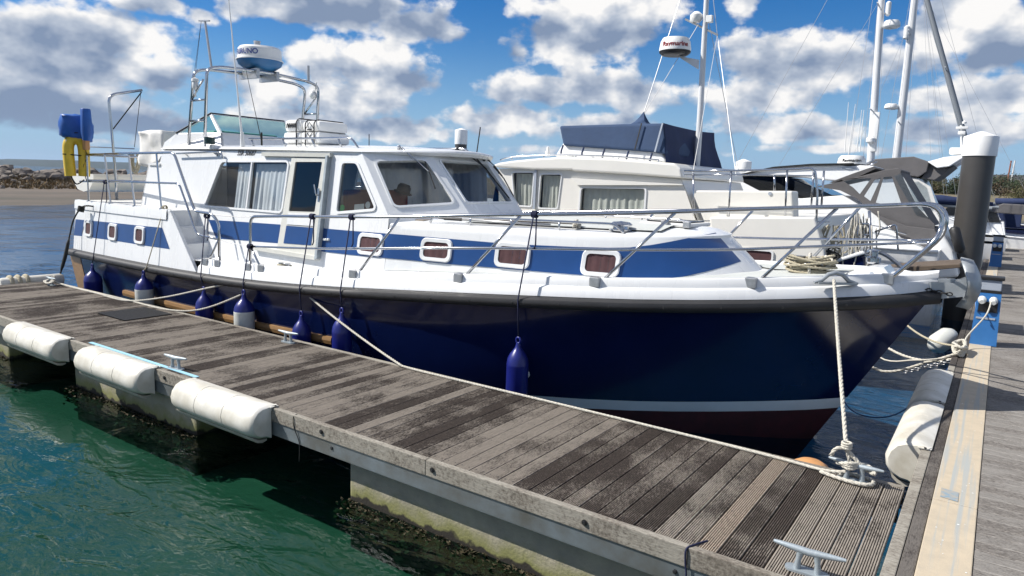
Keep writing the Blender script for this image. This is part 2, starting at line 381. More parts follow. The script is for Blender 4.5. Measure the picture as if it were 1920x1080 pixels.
glass('glass_dark', (.84,.87,.88), 1.0)
glass('glass_smoke', (.40,.43,.45), 1.0)
glass('glass_green', (.52,.74,.70), 1.6)
glass('vinyl', (.80,.84,.86), 2.0, .08)
glass('glass_black', (.05,.06,.08), 1.3)

def wood_mat(name, light, dark, per_obj, groove_dir):
    m = bpy.data.materials.new(name); m.use_nodes = True; nt = m.node_tree; N = nt.nodes; L = nt.links; p = N['Principled BSDF']
    tc = N.new('ShaderNodeTexCoord'); oi = N.new('ShaderNodeObjectInfo')
    off = N.new('ShaderNodeVectorMath'); off.operation = 'MULTIPLY_ADD'; cm = N.new('ShaderNodeCombineXYZ')
    for i in range(3): L.new(oi.outputs['Random'], cm.inputs[i])
    off.inputs[1].default_value = (37, 53, 71); L.new(cm.outputs[0], off.inputs[0]); L.new(tc.outputs['Object'], off.inputs[2])
    def nz(sc, st, det=6):
        mp = N.new('ShaderNodeMapping'); mp.inputs['Scale'].default_value = st; L.new(off.outputs[0], mp.inputs[0])
        n = N.new('ShaderNodeTexNoise'); n.inputs['Scale'].default_value = sc; n.inputs['Detail'].default_value = det; n.inputs['Roughness'].default_value = .65; L.new(mp.outputs[0], n.inputs['Vector']); return n.outputs['Fac']
    g = groove_dir                               # 0: grain along x, 1: along y
    st = (1, 9, 9) if g == 0 else (9, 1, 9)
    blot = nz(3.4, (1, 2.2, 1) if g == 0 else (2.2, 1, 1), 6); grain = nz(14, st, 6); chip = nz(38, (1, 3, 1) if g == 0 else (3, 1, 1), 4)
    def mathn(op, a, b, cl=False):
        n = N.new('ShaderNodeMath'); n.operation = op; n.use_clamp = cl
        for i, q in enumerate((a, b)):
            if isinstance(q, (int, float)): n.inputs[i].default_value = q
            else: L.new(q, n.inputs[i])
        return n.outputs[0]
    # how far the black algae film has taken this plank: shape of its own plus a shift per plank
    sh = mathn('MULTIPLY', mathn('SUBTRACT', oi.outputs['Random'], .5), per_obj)
    f = mathn('ADD', mathn('ADD', mathn('ADD', mathn('MULTIPLY', blot, .7), .275), mathn('MULTIPLY', chip, .95)), mathn('MULTIPLY', grain, .45))
    f = mathn('ADD', f, sh)
    gp = N.new('ShaderNodeNewGeometry'); wn = N.new('ShaderNodeTexNoise'); wn.inputs['Scale'].default_value = 2.1; wn.inputs['Detail'].default_value = 4; L.new(gp.outputs['Position'], wn.inputs['Vector'])
    f = mathn('ADD', f, mathn('MULTIPLY', mathn('SUBTRACT', wn.outputs['Fac'], .5), 1.1))    # stains that run on across the boards
    mr = N.new('ShaderNodeMapRange'); mr.interpolation_type = 'SMOOTHSTEP'; L.new(f, mr.inputs['Value'])
    mr.inputs['From Min'].default_value = 1.06; mr.inputs['From Max'].default_value = 1.52
    gr = N.new('ShaderNodeValToRGB'); L.new(grain, gr.inputs[0]); gr.color_ramp.elements[0].position = .3; gr.color_ramp.elements[1].position = .7
    gr.color_ramp.elements[0].color = (*[c*.62 for c in light], 1); gr.color_ramp.elements[1].color = (*light, 1)
    mx = N.new('ShaderNodeMix'); mx.data_type = 'RGBA'; L.new(mr.outputs[0], mx.inputs['Factor']); dk = N.new('ShaderNodeValToRGB'); L.new(chip, dk.inputs[0]); dk.color_ramp.elements[0].position = .3; dk.color_ramp.elements[1].position = .72; dk.color_ramp.elements[0].color = (*[c*.55 for c in dark], 1); dk.color_ramp.elements[1].color = (*[c*1.7 for c in dark], 1); L.new(dk.outputs[0], mx.inputs['A']); L.new(gr.outputs[0], mx.inputs['B'])
    L.new(mx.outputs['Result'], p.inputs['Base Color']); p.inputs['Roughness'].default_value = .85; p.inputs['Specular IOR Level'].default_value = .3
    bp = N.new('ShaderNodeBump'); bp.inputs['Strength'].default_value = .5; bp.inputs['Distance'].default_value = .004; L.new(mathn('ADD', grain, chip), bp.inputs['Height']); L.new(bp.outputs[0], p.inputs['Normal'])
    M[name] = m
wood_mat('plank_wood', (.325,.285,.238), (.050,.039,.032), .52, 1)
wood_mat('walk_wood', (.32,.30,.275), (.165,.15,.135), .30, 0)
wood_mat('waler_wood', (.36,.335,.285), (.16,.14,.115), .3, 0)
wood_mat('edge_wood', (.15,.135,.12), (.045,.038,.034), .4, 1)

def concrete_mat():
    m = mat('concrete', (.40,.36,.27), .9, col2=(.27,.25,.20), vscale=3.5, bump=.25, bscale=45); N = m.node_tree.nodes; L = m.node_tree.links; p = N['Principled BSDF']
    src = p.inputs['Base Color'].links[0].from_socket                # green slime just above the waterline, set by height
    g = N.new('ShaderNodeNewGeometry'); sp = N.new('ShaderNodeSeparateXYZ'); L.new(g.outputs['Position'], sp.inputs[0])
    n = N.new('ShaderNodeTexNoise'); n.inputs['Scale'].default_value = 7; n.inputs['Detail'].default_value = 5; L.new(g.outputs['Position'], n.inputs['Vector'])
    a = N.new('ShaderNodeMath'); a.operation = 'MULTIPLY_ADD'; L.new(n.outputs['Fac'], a.inputs[0]); a.inputs[1].default_value = -.22; L.new(sp.outputs[2], a.inputs[2])
    def ramp(lo, hi):
        r = N.new('ShaderNodeMapRange'); r.interpolation_type = 'SMOOTHSTEP'; L.new(a.outputs[0], r.inputs['Value']); r.inputs['From Min'].default_value = lo; r.inputs['From Max'].default_value = hi; r.inputs['To Min'].default_value = 1; r.inputs['To Max'].default_value = 0; return r.outputs[0]
    x1 = N.new('ShaderNodeMix'); x1.data_type = 'RGBA'; L.new(ramp(-.06, .10), x1.inputs['Factor']); L.new(src, x1.inputs['A']); x1.inputs['B'].default_value = (.19, .19, .07, 1)
    x2 = N.new('ShaderNodeMix'); x2.data_type = 'RGBA'; L.new(ramp(-.085, -.05), x2.inputs['Factor']); L.new(x1.outputs['Result'], x2.inputs['A']); x2.inputs['B'].default_value = (.020, .017, .012, 1)
    L.new(x2.outputs['Result'], p.inputs['Base Color'])
concrete_mat()

def strip_mat():
    m = mat('strip_grp', (.50,.42,.305), .75, col2=(.42,.36,.27), vscale=9, bump=.15, bscale=120)
    N = m.node_tree.nodes; L = m.node_tree.links; p = N['Principled BSDF']; src = p.inputs['Base Color'].links[0].from_socket
    tc = N.new('ShaderNodeTexCoord'); mp = N.new('ShaderNodeMapping'); mp.inputs['Scale'].default_value = (26, .6, 1); L.new(tc.outputs['Object'], mp.inputs[0])
    n = N.new('ShaderNodeTexNoise'); n.inputs['Scale'].default_value = 1; n.inputs['Detail'].default_value = 3; L.new(mp.outputs[0], n.inputs['Vector'])
    r = N.new('ShaderNodeMapRange'); r.interpolation_type = 'SMOOTHSTEP'; r.inputs['From Min'].default_value = .5; r.inputs['From Max'].default_value = .68; L.new(n.outputs['Fac'], r.inputs['Value'])
    x = N.new('ShaderNodeMix'); x.data_type = 'RGBA'; L.new(r.outputs[0], x.inputs['Factor']); L.new(src, x.inputs['A']); x.inputs['B'].default_value = (.34, .355, .34, 1)
    L.new(x.outputs['Result'], p.inputs['Base Color'])
strip_mat()

def water_mat():
    m = bpy.data.materials.new('water'); m.use_nodes = True; nt = m.node_tree; N = nt.nodes; L = nt.links; N.remove(N['Principled BSDF'])
    g = N.new('ShaderNodeNewGeometry')
    def nz(sc, st, det=4, rough=.55, rot=0, dist=.6):
        mp = N.new('ShaderNodeMapping'); mp.inputs['Scale'].default_value = st; mp.inputs['Rotation'].default_value = (0, 0, rot); L.new(g.outputs['Position'], mp.inputs[0])
        n = N.new('ShaderNodeTexNoise'); n.noise_dimensions = '2D'; n.inputs['Scale'].default_value = sc; n.inputs['Detail'].default_value = det; n.inputs['Roughness'].default_value = rough; n.inputs['Distortion'].default_value = dist; L.new(mp.outputs[0], n.inputs['Vector']); return n.outputs['Fac']
    def mathn(op, a, b=0, c=None, cl=False):
        n = N.new('ShaderNodeMath'); n.operation = op; n.use_clamp = cl
        for i, q in enumerate((a, b, c)):
            if q is None: continue
            if isinstance(q, (int, float)): n.inputs[i].default_value = q
            else: L.new(q, n.inputs[i])
        return n.outputs[0]
    # silty green water by the pontoon, blue tint farther off standing in for reflected sky
    c = nz(.35, (1, 1, 1), 3); sp = N.new('ShaderNodeSeparateXYZ'); L.new(g.outputs['Position'], sp.inputs[0]); mr = N.new('ShaderNodeMapRange'); mr.interpolation_type = 'SMOOTHSTEP'
    k = mathn('MAXIMUM', sp.outputs[1], mathn('MULTIPLY_ADD', sp.outputs[0], -.7, -6.6)); L.new(mathn('MULTIPLY_ADD', c, 3.0, k), mr.inputs['Value']); mr.inputs['From Min'].default_value = 5.4; mr.inputs['From Max'].default_value = 8.6
    mx = N.new('ShaderNodeMix'); mx.data_type = 'RGBA'; L.new(mr.outputs[0], mx.inputs['Factor']); mx.inputs['A'].default_value = (.25, .50, .41, 1); mx.inputs['B'].default_value = (.22, .58, .95, 1)
    t = N.new('ShaderNodeBsdfTransparent'); L.new(mx.outputs['Result'], t.inputs[0])
    w1 = nz(1.5, (1, 1.9, 1), 3, .5, .30); w2 = nz(7.0, (1, 2.2, 1), 3, .5, -.15); w3 = nz(.30, (1, 1, 1), 2, .5, 0, 0)
    gm = N.new('ShaderNodeMapRange'); gm.interpolation_type = 'SMOOTHSTEP'; gm.inputs['From Min'].default_value = .36; gm.inputs['From Max'].default_value = .60; gm.inputs['To Min'].default_value = .25; gm.inputs['To Max'].default_value = 1.0; L.new(w3, gm.inputs['Value'])
    h = mathn('MULTIPLY', mathn('MULTIPLY_ADD', w1, .056, mathn('MULTIPLY', w2, .008)), gm.outputs[0])
    bp = N.new('ShaderNodeBump'); bp.inputs['Strength'].default_value = 1.0; bp.inputs['Distance'].default_value = 1.0; L.new(h, bp.inputs['Height'])
    gl = N.new('ShaderNodeBsdfGlossy'); gl.inputs['Roughness'].default_value = .015; L.new(bp.outputs[0], gl.inputs['Normal'])
    fr = N.new('ShaderNodeFresnel'); two_sided(nt, fr, 1.50); L.new(bp.outputs[0], fr.inputs['Normal'])
    ms = N.new('ShaderNodeMixShader'); L.new(fr.outputs[0], ms.inputs[0]); L.new(t.outputs[0], ms.inputs[1]); L.new(gl.outputs[0], ms.inputs[2]); L.new(ms.outputs[0], N['Material Output'].inputs[0])
    M['water'] = m
water_mat()
mat('murk_sheet', (.12,.17,.14), .9, col2=(.09,.135,.115), vscale=.4)
def decal_mat():
    m = mat('worn_decal', (.40,.33,.235), .7, col2=(.16,.27,.36), vscale=28)
decal_mat()

# ------------------------------------------------------------------ setting: water, land
D = 0.625                                              # deck level of the pontoons above the water
def water():
    b = B(); xs = [-9000,-900,-120,-40,-16,-8,-4,0,4,16,60,900,9000]; ys = [-9000,-600,-40,-6,0,3,6,10,20,60,200,900,9000]
    b.grid([[Vector((x, y, 0)) for x in xs] for y in ys]); b.out('water', 'water', origin=(0,0,0), kind='structure')
    b = B(); b.grid([[Vector((x, y, -.42)) for x in (-9000,-200,-20,20,200,9000)] for y in (-9000,-200,0,20,200,9000)])  # added sheet for the murky water colour, kept shallow so less pontoon shadow shows
    b.out('murk_sheet', 'murk_sheet', origin=(0,0,-.42), kind='structure')
water()
def terrain(name, m, x0, x1, y0, y1, nx, ny, hf, label=None):
    b = B(); b.grid([[Vector((x0+(x1-x0)*i/nx, y0+(y1-y0)*j/ny, hf(x0+(x1-x0)*i/nx, y0+(y1-y0)*j/ny))) for i in range(nx+1)] for j in range(ny+1)])
    return b.out(name, m, smooth=True, kind='structure')
mat('sand', (.125,.098,.076), .95, col2=(.05,.047,.034), vscale=.22, bump=.4, bscale=3, stretch=(1,.25,1))
mat('far_hill', (.020,.030,.020), 1.0, var=.4, vscale=.01)
mat('far_town', (.11,.115,.10), 1.0, col2=(.05,.065,.05), vscale=.05)
mat('bank', (.19,.15,.10), .95, col2=(.09,.085,.045), vscale=.5, bump=.5, bscale=2)
def spit_h(x, y):
    d = -x-54+2.0*noise.noise(Vector((0, y*.08, 0)))
    h = .05*max(d, -20) if d < 0 else .028*d
    if d > 22: h += 0.95*math.exp(-((d-31)/7.0)**2)
    if d > 40: h = max(-1.0, .9-.12*(d-40))
    return h+.06*noise.noise(Vector((x*.3, y*.3, 0)))
terrain('beach_spit', 'sand', -106, -46, -10, 90, 60, 70, spit_h)
terrain('hills', 'far_hill', -5200, -3900, 200, 5200, 4, 160,
        lambda x, y: -2+(max(0, 40+36*noise.noise(Vector((0, y*.0022, 3)))+13*noise.noise(Vector((0, y*.008, 1)))) if x < -4000 else 0))
terrain('far_shore', 'far_town', -1800, 900, 900, 1900, 120, 6, lambda x, y: -1+(y-900)/1000*26*(.75+.5*noise.noise(Vector((x*.004, y*.01, 7)))))
terrain('harbour_bank', 'bank', -120, 160, 108, 190, 70, 14, lambda x, y: min(3.2, -.8+(y-108)*.22)+.35*noise.noise(Vector((x*.2, y*.2, 0))))

def rock_mesh(seed, n=2):
    bm = bmesh.new(); bmesh.ops.create_icosphere(bm, subdivisions=n, radius=1.0)
    for v in bm.verts:
        d = v.co.normalized(); k = 1+.42*noise.noise(d*1.3+Vector((seed*9.1, 0, 0)))+.16*noise.noise(d*3.4+Vector((0, seed*5.7, 0)))
        v.co = Vector((d.x*k, d.y*k*1.1, d.z*k*.72))
    me = bpy.data.meshes.new('boulder'); bm.to_mesh(me); bm.free(); me.materials.append(M['rock']); return me
ROCKS = [rock_mesh(i) for i in range(7)]
def boulders():
    r = random.Random(3)
    for i in range(250):
        y = 6+r.random()*40; d = 25+r.random()*13; x = -54-d; s = .32+.62*r.random()**1.6
        if i % 4 == 0: d = 15+r.random()*9; x = -54-d; s = .12+.22*r.random()
        o = bpy.data.objects.new('boulder', ROCKS[i % 7]); COL.objects.link(o)
        o.location = (x, y, spit_h(x, y)+s*.28); o.scale = (s, s, s); o.rotation_euler = (r.uniform(-.4, .4), r.uniform(-.4, .4), r.random()*6.3)
        tag(o, 'weathered grey-brown boulder heaped along the low spit behind the stern', 'boulder', 'boulders along the spit')
boulders()
def grass_stuff():
    b = B(); r = random.Random(5)
    for i in range(7000):
        y = 4+r.random()*44; d = 19+r.random()*8+3*noise.noise(Vector((0, y*.3, 0))); x = -54-d; z = spit_h(x, y)-.05; h = .12+.34*r.random(); a = r.random()*3.14; w = .06+.08*r.random()
        dx, dy = math.cos(a)*w, math.sin(a)*w; lx, ly = r.uniform(-.25, .25), r.uniform(-.25, .25)
        b.add([(x-dx, y-dy, z), (x+dx, y+dy, z), (x+lx+dx*.2, y+ly+dy*.2, z+h)], [(0, 1, 2)])
    b.out('dry_grass', 'dry_grass', kind='stuff', label='dry brown grass and scrub growing among the boulders on the spit', cat='grass')
grass_stuff()

# ------------------------------------------------------------------ finger pontoon
FY0, FY1, FX0, FX1 = 3.61, 5.345, -13.55, -0.335
finger = thing('finger_pontoon', ((FX0+FX1)/2, (FY0+FY1)/2, 0), 'long weathered timber finger pontoon in front of the blue hulled cruiser', 'pontoon')
def plank_mesh(w, ln, grooves, th=.03, axis='y'):
    # grooved board, long axis along y, centred on its origin, top at z=0
    prof = [(-w/2, -th), (-w/2, -.004), (-w/2+.003, 0)]
    if grooves:
        p = w/grooves
        for k in range(grooves):
            x = -w/2+p*k
            if k: prof += [(x-p*.24, 0), (x-p*.18, -.010), (x+p*.18, -.010), (x+p*.24, 0)]
    prof += [(w/2-.003, 0), (w/2, -.004), (w/2, -th)]
    n = len(prof); v = [(x, -ln/2, z) for x, z in prof]+[(x, ln/2, z) for x, z in prof]
    if axis == 'x': v = [(q[1], q[0], q[2]) for q in v]
    f = [(i, i+1, n+i+1, n+i) for i in range(n-1)]+[(n-1, 0, n, 2*n-1), tuple(range(n-1, -1, -1)), tuple(range(n, 2*n))]
    b = B(); b.add(v, f); return b.mesh('plank')
def child_obj(name, me, parent, loc, rot=(0,0,0)):
    o = bpy.data.objects.new(name, me); COL.objects.link(o); o.parent = parent; o.location = Vector(loc)-ORG[parent]; o.rotation_euler = rot; ORG[o] = Vector(loc); return o
def finger_planks():
    pitch = .1258; w = .1165; ln = FY1-.01-(FY0+.052)
    meA = plank_mesh(w, ln, 9); meA.materials.append(M['plank_wood'])
    wood_mat('new_plank_wood', (.36,.30,.235), (.26,.21,.165), .2, 1); meN = plank_mesh(w, ln, 9); meN.materials.append(M['new_plank_wood'])
    x = FX1-w/2; i = 0
    while x > FX0:
        o = child_obj('plank', meN if i == 6 else meA, finger, (x, (FY0+.052+FY1-.01)/2, D+rnd.uniform(-.0015, .0015)), (0, rnd.uniform(-.006, .006), 0)); x -= pitch; i += 1
finger_planks()
def screws():
    b = B(); x = FX1-.1165/2
    while x > -7.5:
        for y in (FY0+.10, FY0+.62, FY0+1.14, FY1-.07):
            for dx in (-.032, .032): b.lathe([(.0048, 0), (.0042, .0012)], (x+dx, y, D+.0015), n=6)
        x -= .1258
    b.out('plank_screws', 'black', finger, kind='stuff')
screws()
def finger_frame():
    # edge timbers on both sides, in lengths, with recessed bolts
    cuts = [FX0, -11.2, -8.95, -6.9, aty(798, 866, FY0).x, aty(1288, 1045, FY0).x, FX1]
    for (ya, yb) in ((FY0, FY0+.05), (FY1-.008, FY1+.045)):
        for a, c in zip(cuts[:-1], cuts[1:]):
            b = B(); b.box((a+.002, ya, D-.118), (c-.002, yb, D+.004), bev=.006); b.out('waler', 'waler_wood', finger)
    for x in [aty(u, v, FY0).x for u, v in ((811,884),(1096,988),(603,804),(102,640),(309,708))]+[-9.9,-11.7,-13.1]:
        b = B(); b.lathe([(.019, 0), (.019, .006), (.012, .006), (.011, .012)], (x, FY0-.003, D-.055), (0, -1, 0), 14); b.out('bolt', 'black', finger)
    for x in [aty(u, v, FY0).x for u, v in ((620,832),)]+[-1.3,-5.6]:
        b = B(); b.lathe([(.014, 0), (.014, .008), (.008, .010)], (x, FY0+.012, D-.17), (0, -1, 0), 6); b.out('bolt', 'black', finger)
    for (ya, yb) in ((FY0+.012, FY0+.07), (FY1-.05, FY1+.02)):
        b = B(); b.box((FX0+.02, ya, D-.235), (FX1-.02, yb, D-.120)); b.box((FX0+.02, ya-.001 if ya > 5 else ya+.001, D-.243), (FX1-.02, yb+.03, D-.2355)); b.out('steel_beam', 'galvanised_beam', finger)
    b = B()
    x = FX0+.3
    while x < FX1: b.box((x, FY0+.07, D-.13), (x+.07, FY1-.06, D-.034)); x += .62
    b.out('cross_bearer', 'galvanised_beam', finger)
    b = B(); b.box((FX0-.06, FY0+.01, D-.14), (FX0-.005, FY1+.03, D+.003), bev=.008); b.out('end_timber', 'edge_wood', finger)
    for (xa, xb) in ((-4.14, -0.75), (-8.97, -6.37), (-13.2, -10.9)):
        b = B(); b.box((xa, FY0+.13, -.6), (xb, FY1-.13, D-.244), bev=.03); b.out('concrete_float', 'concrete', finger)
finger_frame()
def weeds():
    b = B(); r = random.Random(11)
    for (xa, xb) in ((-4.14, -0.75), (-8.97, -6.37), (-13.2, -10.9)):
        for i in range(int((xb-xa)*600)):
            x = r.uniform(xa-.03, xb+.03); y = FY0+.13-abs(r.gauss(0, .06)); z = r.uniform(-.18, .012) if r.random() < .5 else r.uniform(-.03, .012); a = r.random()*6.28; s = r.uniform(.012, .04)*(1 if z > -.05 else 1.8)
            b.add([(x, y, z), (x+math.cos(a)*s, y-abs(math.sin(a))*s, z+r.uniform(-.01, .02)), (x+math.cos(a+1.5)*s, y-abs(math.sin(a+1.5))*s*.8, z+r.uniform(-.02, .01)), (x+r.uniform(-s, s), y-s*.3, z-.03)], [(0, 1, 2), (0, 2, 3)])
    b.out('seaweed', 'weed', kind='stuff', label='brown seaweed fringe growing along the waterline of the concrete floats', cat='seaweed')
weeds()
def cleat_parts(parent, c, ax, L_=.32, h=.115, name='cleat'):
    # horned cleat: base plate, two legs, long horn bar
    c = Vector(c); ax = Vector(ax).normalized(); sd = Vector((0, 0, 1)).cross(ax); up = Vector((0, 0, 1))
    b = B()
    b.add(*(lambda p: ([q for q in p]+[q+up*.012 for q in p], [tuple(range(len(p)-1, -1, -1)), tuple(range(len(p), 2*len(p)))]+[(i, (i+1) % len(p), (i+1) % len(p)+len(p), i+len(p)) for i in range(len(p))]))(rrect(c, ax, sd, L_*.62, .075, .035)))
    for s in (-1, 1): b.tube([c+ax*s*.052+up*.008, c+ax*s*.048+up*h*.5, c+ax*s*.042+up*(h-.01)], [.021, .014, .019], 10)
    b.tube([c+ax*L_*(-.5+k/10)+up*(h+.012*abs(k-5)/5) for k in range(11)], [.009,.0135,.016,.018,.02,.0205,.02,.018,.016,.0135,.009], 10)
    return b.out(name, 'galvanised', parent, smooth=40)
cA = atz(1512, 1075, D); cB = atz(1606, 893, D); cC = atz(328, 692, D); cD = atz(561, 638, D); cE = Vector((-13.1, FY1-.16, D))
for (c, ax, l) in ((Vector((cA.x+.0, FY0+.16, D)), (1, .05, 0), .36), (Vector((cB.x, FY1-.10, D)), (1, -.10, 0), .36), (Vector((cC.x, FY0+.14, D)), (1, .12, 0), .34), (Vector((cD.x, FY1-.11, D)), (1, .06, 0), .34), (cE, (1, 0, 0), .34)):
    cleat_parts(finger, c, ax, l)
b = B(); q = [atz(160, 566, D+.006), atz(208, 576, D+.006), atz(266, 567, D+.006), atz(212, 556, D+.006)]
def mat_thing():
    x0, x1, y0, y1 = -10.1, -9.35, 4.55, 5.2; bb = B()
    for i in range(16): bb.box((x0+(x1-x0)*i/16, y0, D+.006), (x0+(x1-x0)*(i+.62)/16, y1, D+.016))
    for j in range(13): bb.box((x0, y0+(y1-y0)*j/13, D+.005), (x1-.02, y0+(y1-y0)*(j+.55)/13, D+.013))
    bb.out('rubber_mat', 'black', label='black rubber ridged mat lying on the finger pontoon planks', cat='mat')
mat_thing()
b = B(); b.obox(Vector((-8.45, FY0+.1, D+.006)), Vector((-6.28, FY0+.105, D+.006)), .042, .006); b.out('plastic_strip', 'pale_blue', label='pale blue plastic strip lying along the pontoon edge behind white dock fenders', cat='strip')
def tie():
    p = aty(1288, 1035, FY0-.006); b = B()
    b.tube(catmull([p+Vector((.06,.16,.02)), p+Vector((.02,.05,.028)), p+Vector((-.005,.0,.015)), p+Vector((-.004,-.004,-.06)), p+Vector((.006,-.003,-.13)), p+Vector((.0,.0,-.2))]), .006, 6)
    b.out('cord_tie', 'rope_navy', smooth=True, label='thin blue cord tied around the near edge timber of the pontoon', cat='cord')
    p = aty(550, 785, FY0-.004); b = B(); b.tube(catmull([p+Vector((0,.04,.03)), p+Vector((0,0,.01)), p+Vector((.01,0,-.08)), p+Vector((.06,.01,-.2)), p+Vector((.07,.0,-.36))]), .004, 6)
    b.out('cord_tie', 'rope_black', smooth=True, label='thin dark cord hanging from the pontoon edge beside the nearest white dock fender', cat='cord')
tie()
def dock_fender(c0, along, outward, L_, label, group, bands=3, sc=.80):
    al = Vector(along).normalized(); ow = Vector(outward).normalized(); c0 = Vector(c0)
    t = thing('dock_fender', c0+al*L_/2, label, 'dock fender', group)
    prof = [(-.075,.010),(-.02,.030),(.05,.050),(.12,.045),(.19,.012),(.245,-.06),(.268,-.14),(.255,-.22),(.21,-.285),(.14,-.325),(.06,-.335),(.004,-.33),(.004,-.03),(-.05,-.002)]
    prof = [(o_*sc if o_ > .01 else o_, z_*sc) for o_, z_ in prof]
    cen = Vector((.09*sc, -.13*sc))
    st = [0,.012,.03,.06,.10]+[k/24 for k in range(3, 22)]+[.90,.94,.97,.988,1.0]; grooves = [(k+1)/(bands) for k in range(bands-1)]
    extra = []
    for g in grooves: extra += [g-.016, g-.0045, g-.0035, g+.0035, g+.0045, g+.016]
    st = sorted(set([s for s in st if all(abs(s-g) > .02 for g in grooves)]+extra)); rows = []
    for s in st:
        e = min(s, 1-s)*L_; k = .80+.20*math.sqrt(max(0, 1-(1-min(1, e/.13))**2))
        for g in grooves:
            if abs(s-g) < .004: k -= .022
        r = []
        for (o_, z) in prof:
            q = Vector((o_, z)); 
            if o_ > .01: q = cen+(q-cen)*k
            r.append(c0+al*(s*L_)+ow*q.x+Vector((0, 0, q.y)))
        rows.append(r)
    b = B(); b.grid(rows, closed=True); n = len(prof); m = len(rows)
    b.f.append(tuple(range(n-1, -1, -1))); b.f.append(tuple((m-1)*n+k for k in range(n))); b.m += [0, 0]
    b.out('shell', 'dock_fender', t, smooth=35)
    b = B(); rr = []
    for s in (.03, .06, .5, .94, .97):
        e = min(s, 1-s); k = .9 if e < .05 else 1.0
        rr.append([c0+al*(s*L_)+ow*(.10+(o_-.10)*k)+Vector((0, 0, z)) for (o_, z) in (Q_ for Q_ in ((o1*sc, z1*sc) for o1, z1 in ((.212,-.287),(.14,-.329),(.06,-.340),(.02,-.34),(.02,-.36),(.08,-.375),(.15,-.36),(.2,-.32))))])
    b.grid(rr, closed=True); n = 8; b.f += [tuple(range(n-1, -1, -1)), tuple(4*n+k for k in range(n))]; b.m += [0, 0]
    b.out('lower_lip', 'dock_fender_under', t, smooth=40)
    for s in (-.012, 1.012):
        p = c0+al*(s*L_); b = B(); poly = [p+al*(.05 if s < 0 else -.05)-ow*.07, p-ow*.05, p+ow*.02, p+al*(.05 if s < 0 else -.05)+ow*.03]
        b.ext([q+Vector((0, 0, D-c0.z+.010)) for q in poly], (0, 0, .008)); b.out('mount_tab', 'dock_fender', t)
        b = B(); b.lathe([(.010, 0), (.010, .006), (.004, .009)], p-ow*.03+Vector((0, 0, D-c0.z+.018)), (0, 0, 1), 8); b.out('bolt', 'black', t)
    return t
GF = 'white dock fenders on the pontoon edges'
dock_fender((-6.24, FY0-.002, D), (1,0,0), (0,-1,0), 1.27, 'nearest of three white plastic dock fenders on the finger pontoon edge', GF)
dock_fender((-8.20, FY0-.002, D), (1,0,0), (0,-1,0), 1.33, 'middle one of three white plastic dock fenders on the finger pontoon edge', GF)
dock_fender((-10.12, FY0-.002, D), (1,0,0), (0,-1,0), 1.36, 'white dock fender cut off by the left picture edge', GF)
dock_fender((-.317, 6.30, D), (0,1,0), (-1,0,0), 1.45, 'large white banded dock fender on the main walkway edge below the bow', GF, 5, .95)
dock_fender((-.317, 7.88, D), (0,1,0), (-1,0,0), 1.45, 'shaded white dock fender farther along the main walkway edge', GF, 5, .95)

# ------------------------------------------------------------------ main walkway
walk = thing('main_walkway', (.9, 30, 0), 'long main timber walkway with pale edge strip leading away on the right', 'walkway')
def walkway():
    me = plank_mesh(.1165, 2.05, 8, axis='x'); me.materials.append(M['walk_wood']); y = -1.2
    for i in range(290):
        child_obj('plank', me, walk, (.092+1.025, y, D+rnd.uniform(-.0012, .0012)), (rnd.uniform(-.006, .006), 0, 0)); y += .1258
    b = B(); b.box((.092, y-.06, D-.03), (2.14, 75, D)); b.out('far_planking', 'walk_wood', walk, kind='stuff')
    ycuts = [-2.0, 1.2, 5.27, 9.75, 13.9, 19.0, 25, 33, 45, 60, 75]
    for a, c in zip(ycuts[:-1], ycuts[1:]):
        b = B(); b.box((-.1635, a+.004, D-.05), (.088, c-.004, D+.008), bev=.006); b.out('edge_strip', 'strip_grp', walk)
        b = B(); b.box((-.243, a+.003, D-.12), (-.1665, c-.003, D-.004), bev=.006); b.out('edge_board', 'edge_wood', walk)
        b = B(); b.box((-.315, a+.003, D-.13), (-.246, c-.003, D+.002), bev=.006); b.out('edge_board', 'waler_wood' if a < 6 else 'edge_wood', walk)
    b = B(); b.box((-.29, -2, D-.26), (2.1, 75, D-.135)); b.out('steel_beam', 'galvanised_beam', walk)
    for y0 in range(0, 70, 6):
        b = B(); b.box((-.22, y0+.4, -.35), (2.0, y0+4.6, D-.262), bev=.03); b.out('concrete_float', 'concrete', walk)
    q = [atz(u, v, D+.0105) for u, v in ((1765,914),(1798,924),(1796,941),(1763,931))]
    b = B(); b.ext(q, (0, 0, .0006)); b.out('worn_decal', 'worn_decal', walk, label='worn pale blue and white decal')
    r = random.Random(23)
    b = B()
    for i in range(34):
        c = Vector((r.uniform(-.14, .07), r.uniform(4.2, 8.5), D+.0098)); s = r.uniform(.002, .007)
        b.add([c+Vector((math.cos(k*1.05)*s*r.uniform(.6, 1.4), math.sin(k*1.05)*s*r.uniform(.6, 1.6), 0)) for k in range(6)], [tuple(range(6))])
    b.out('droppings', 'sticker_white', walk, kind='stuff')
walkway()

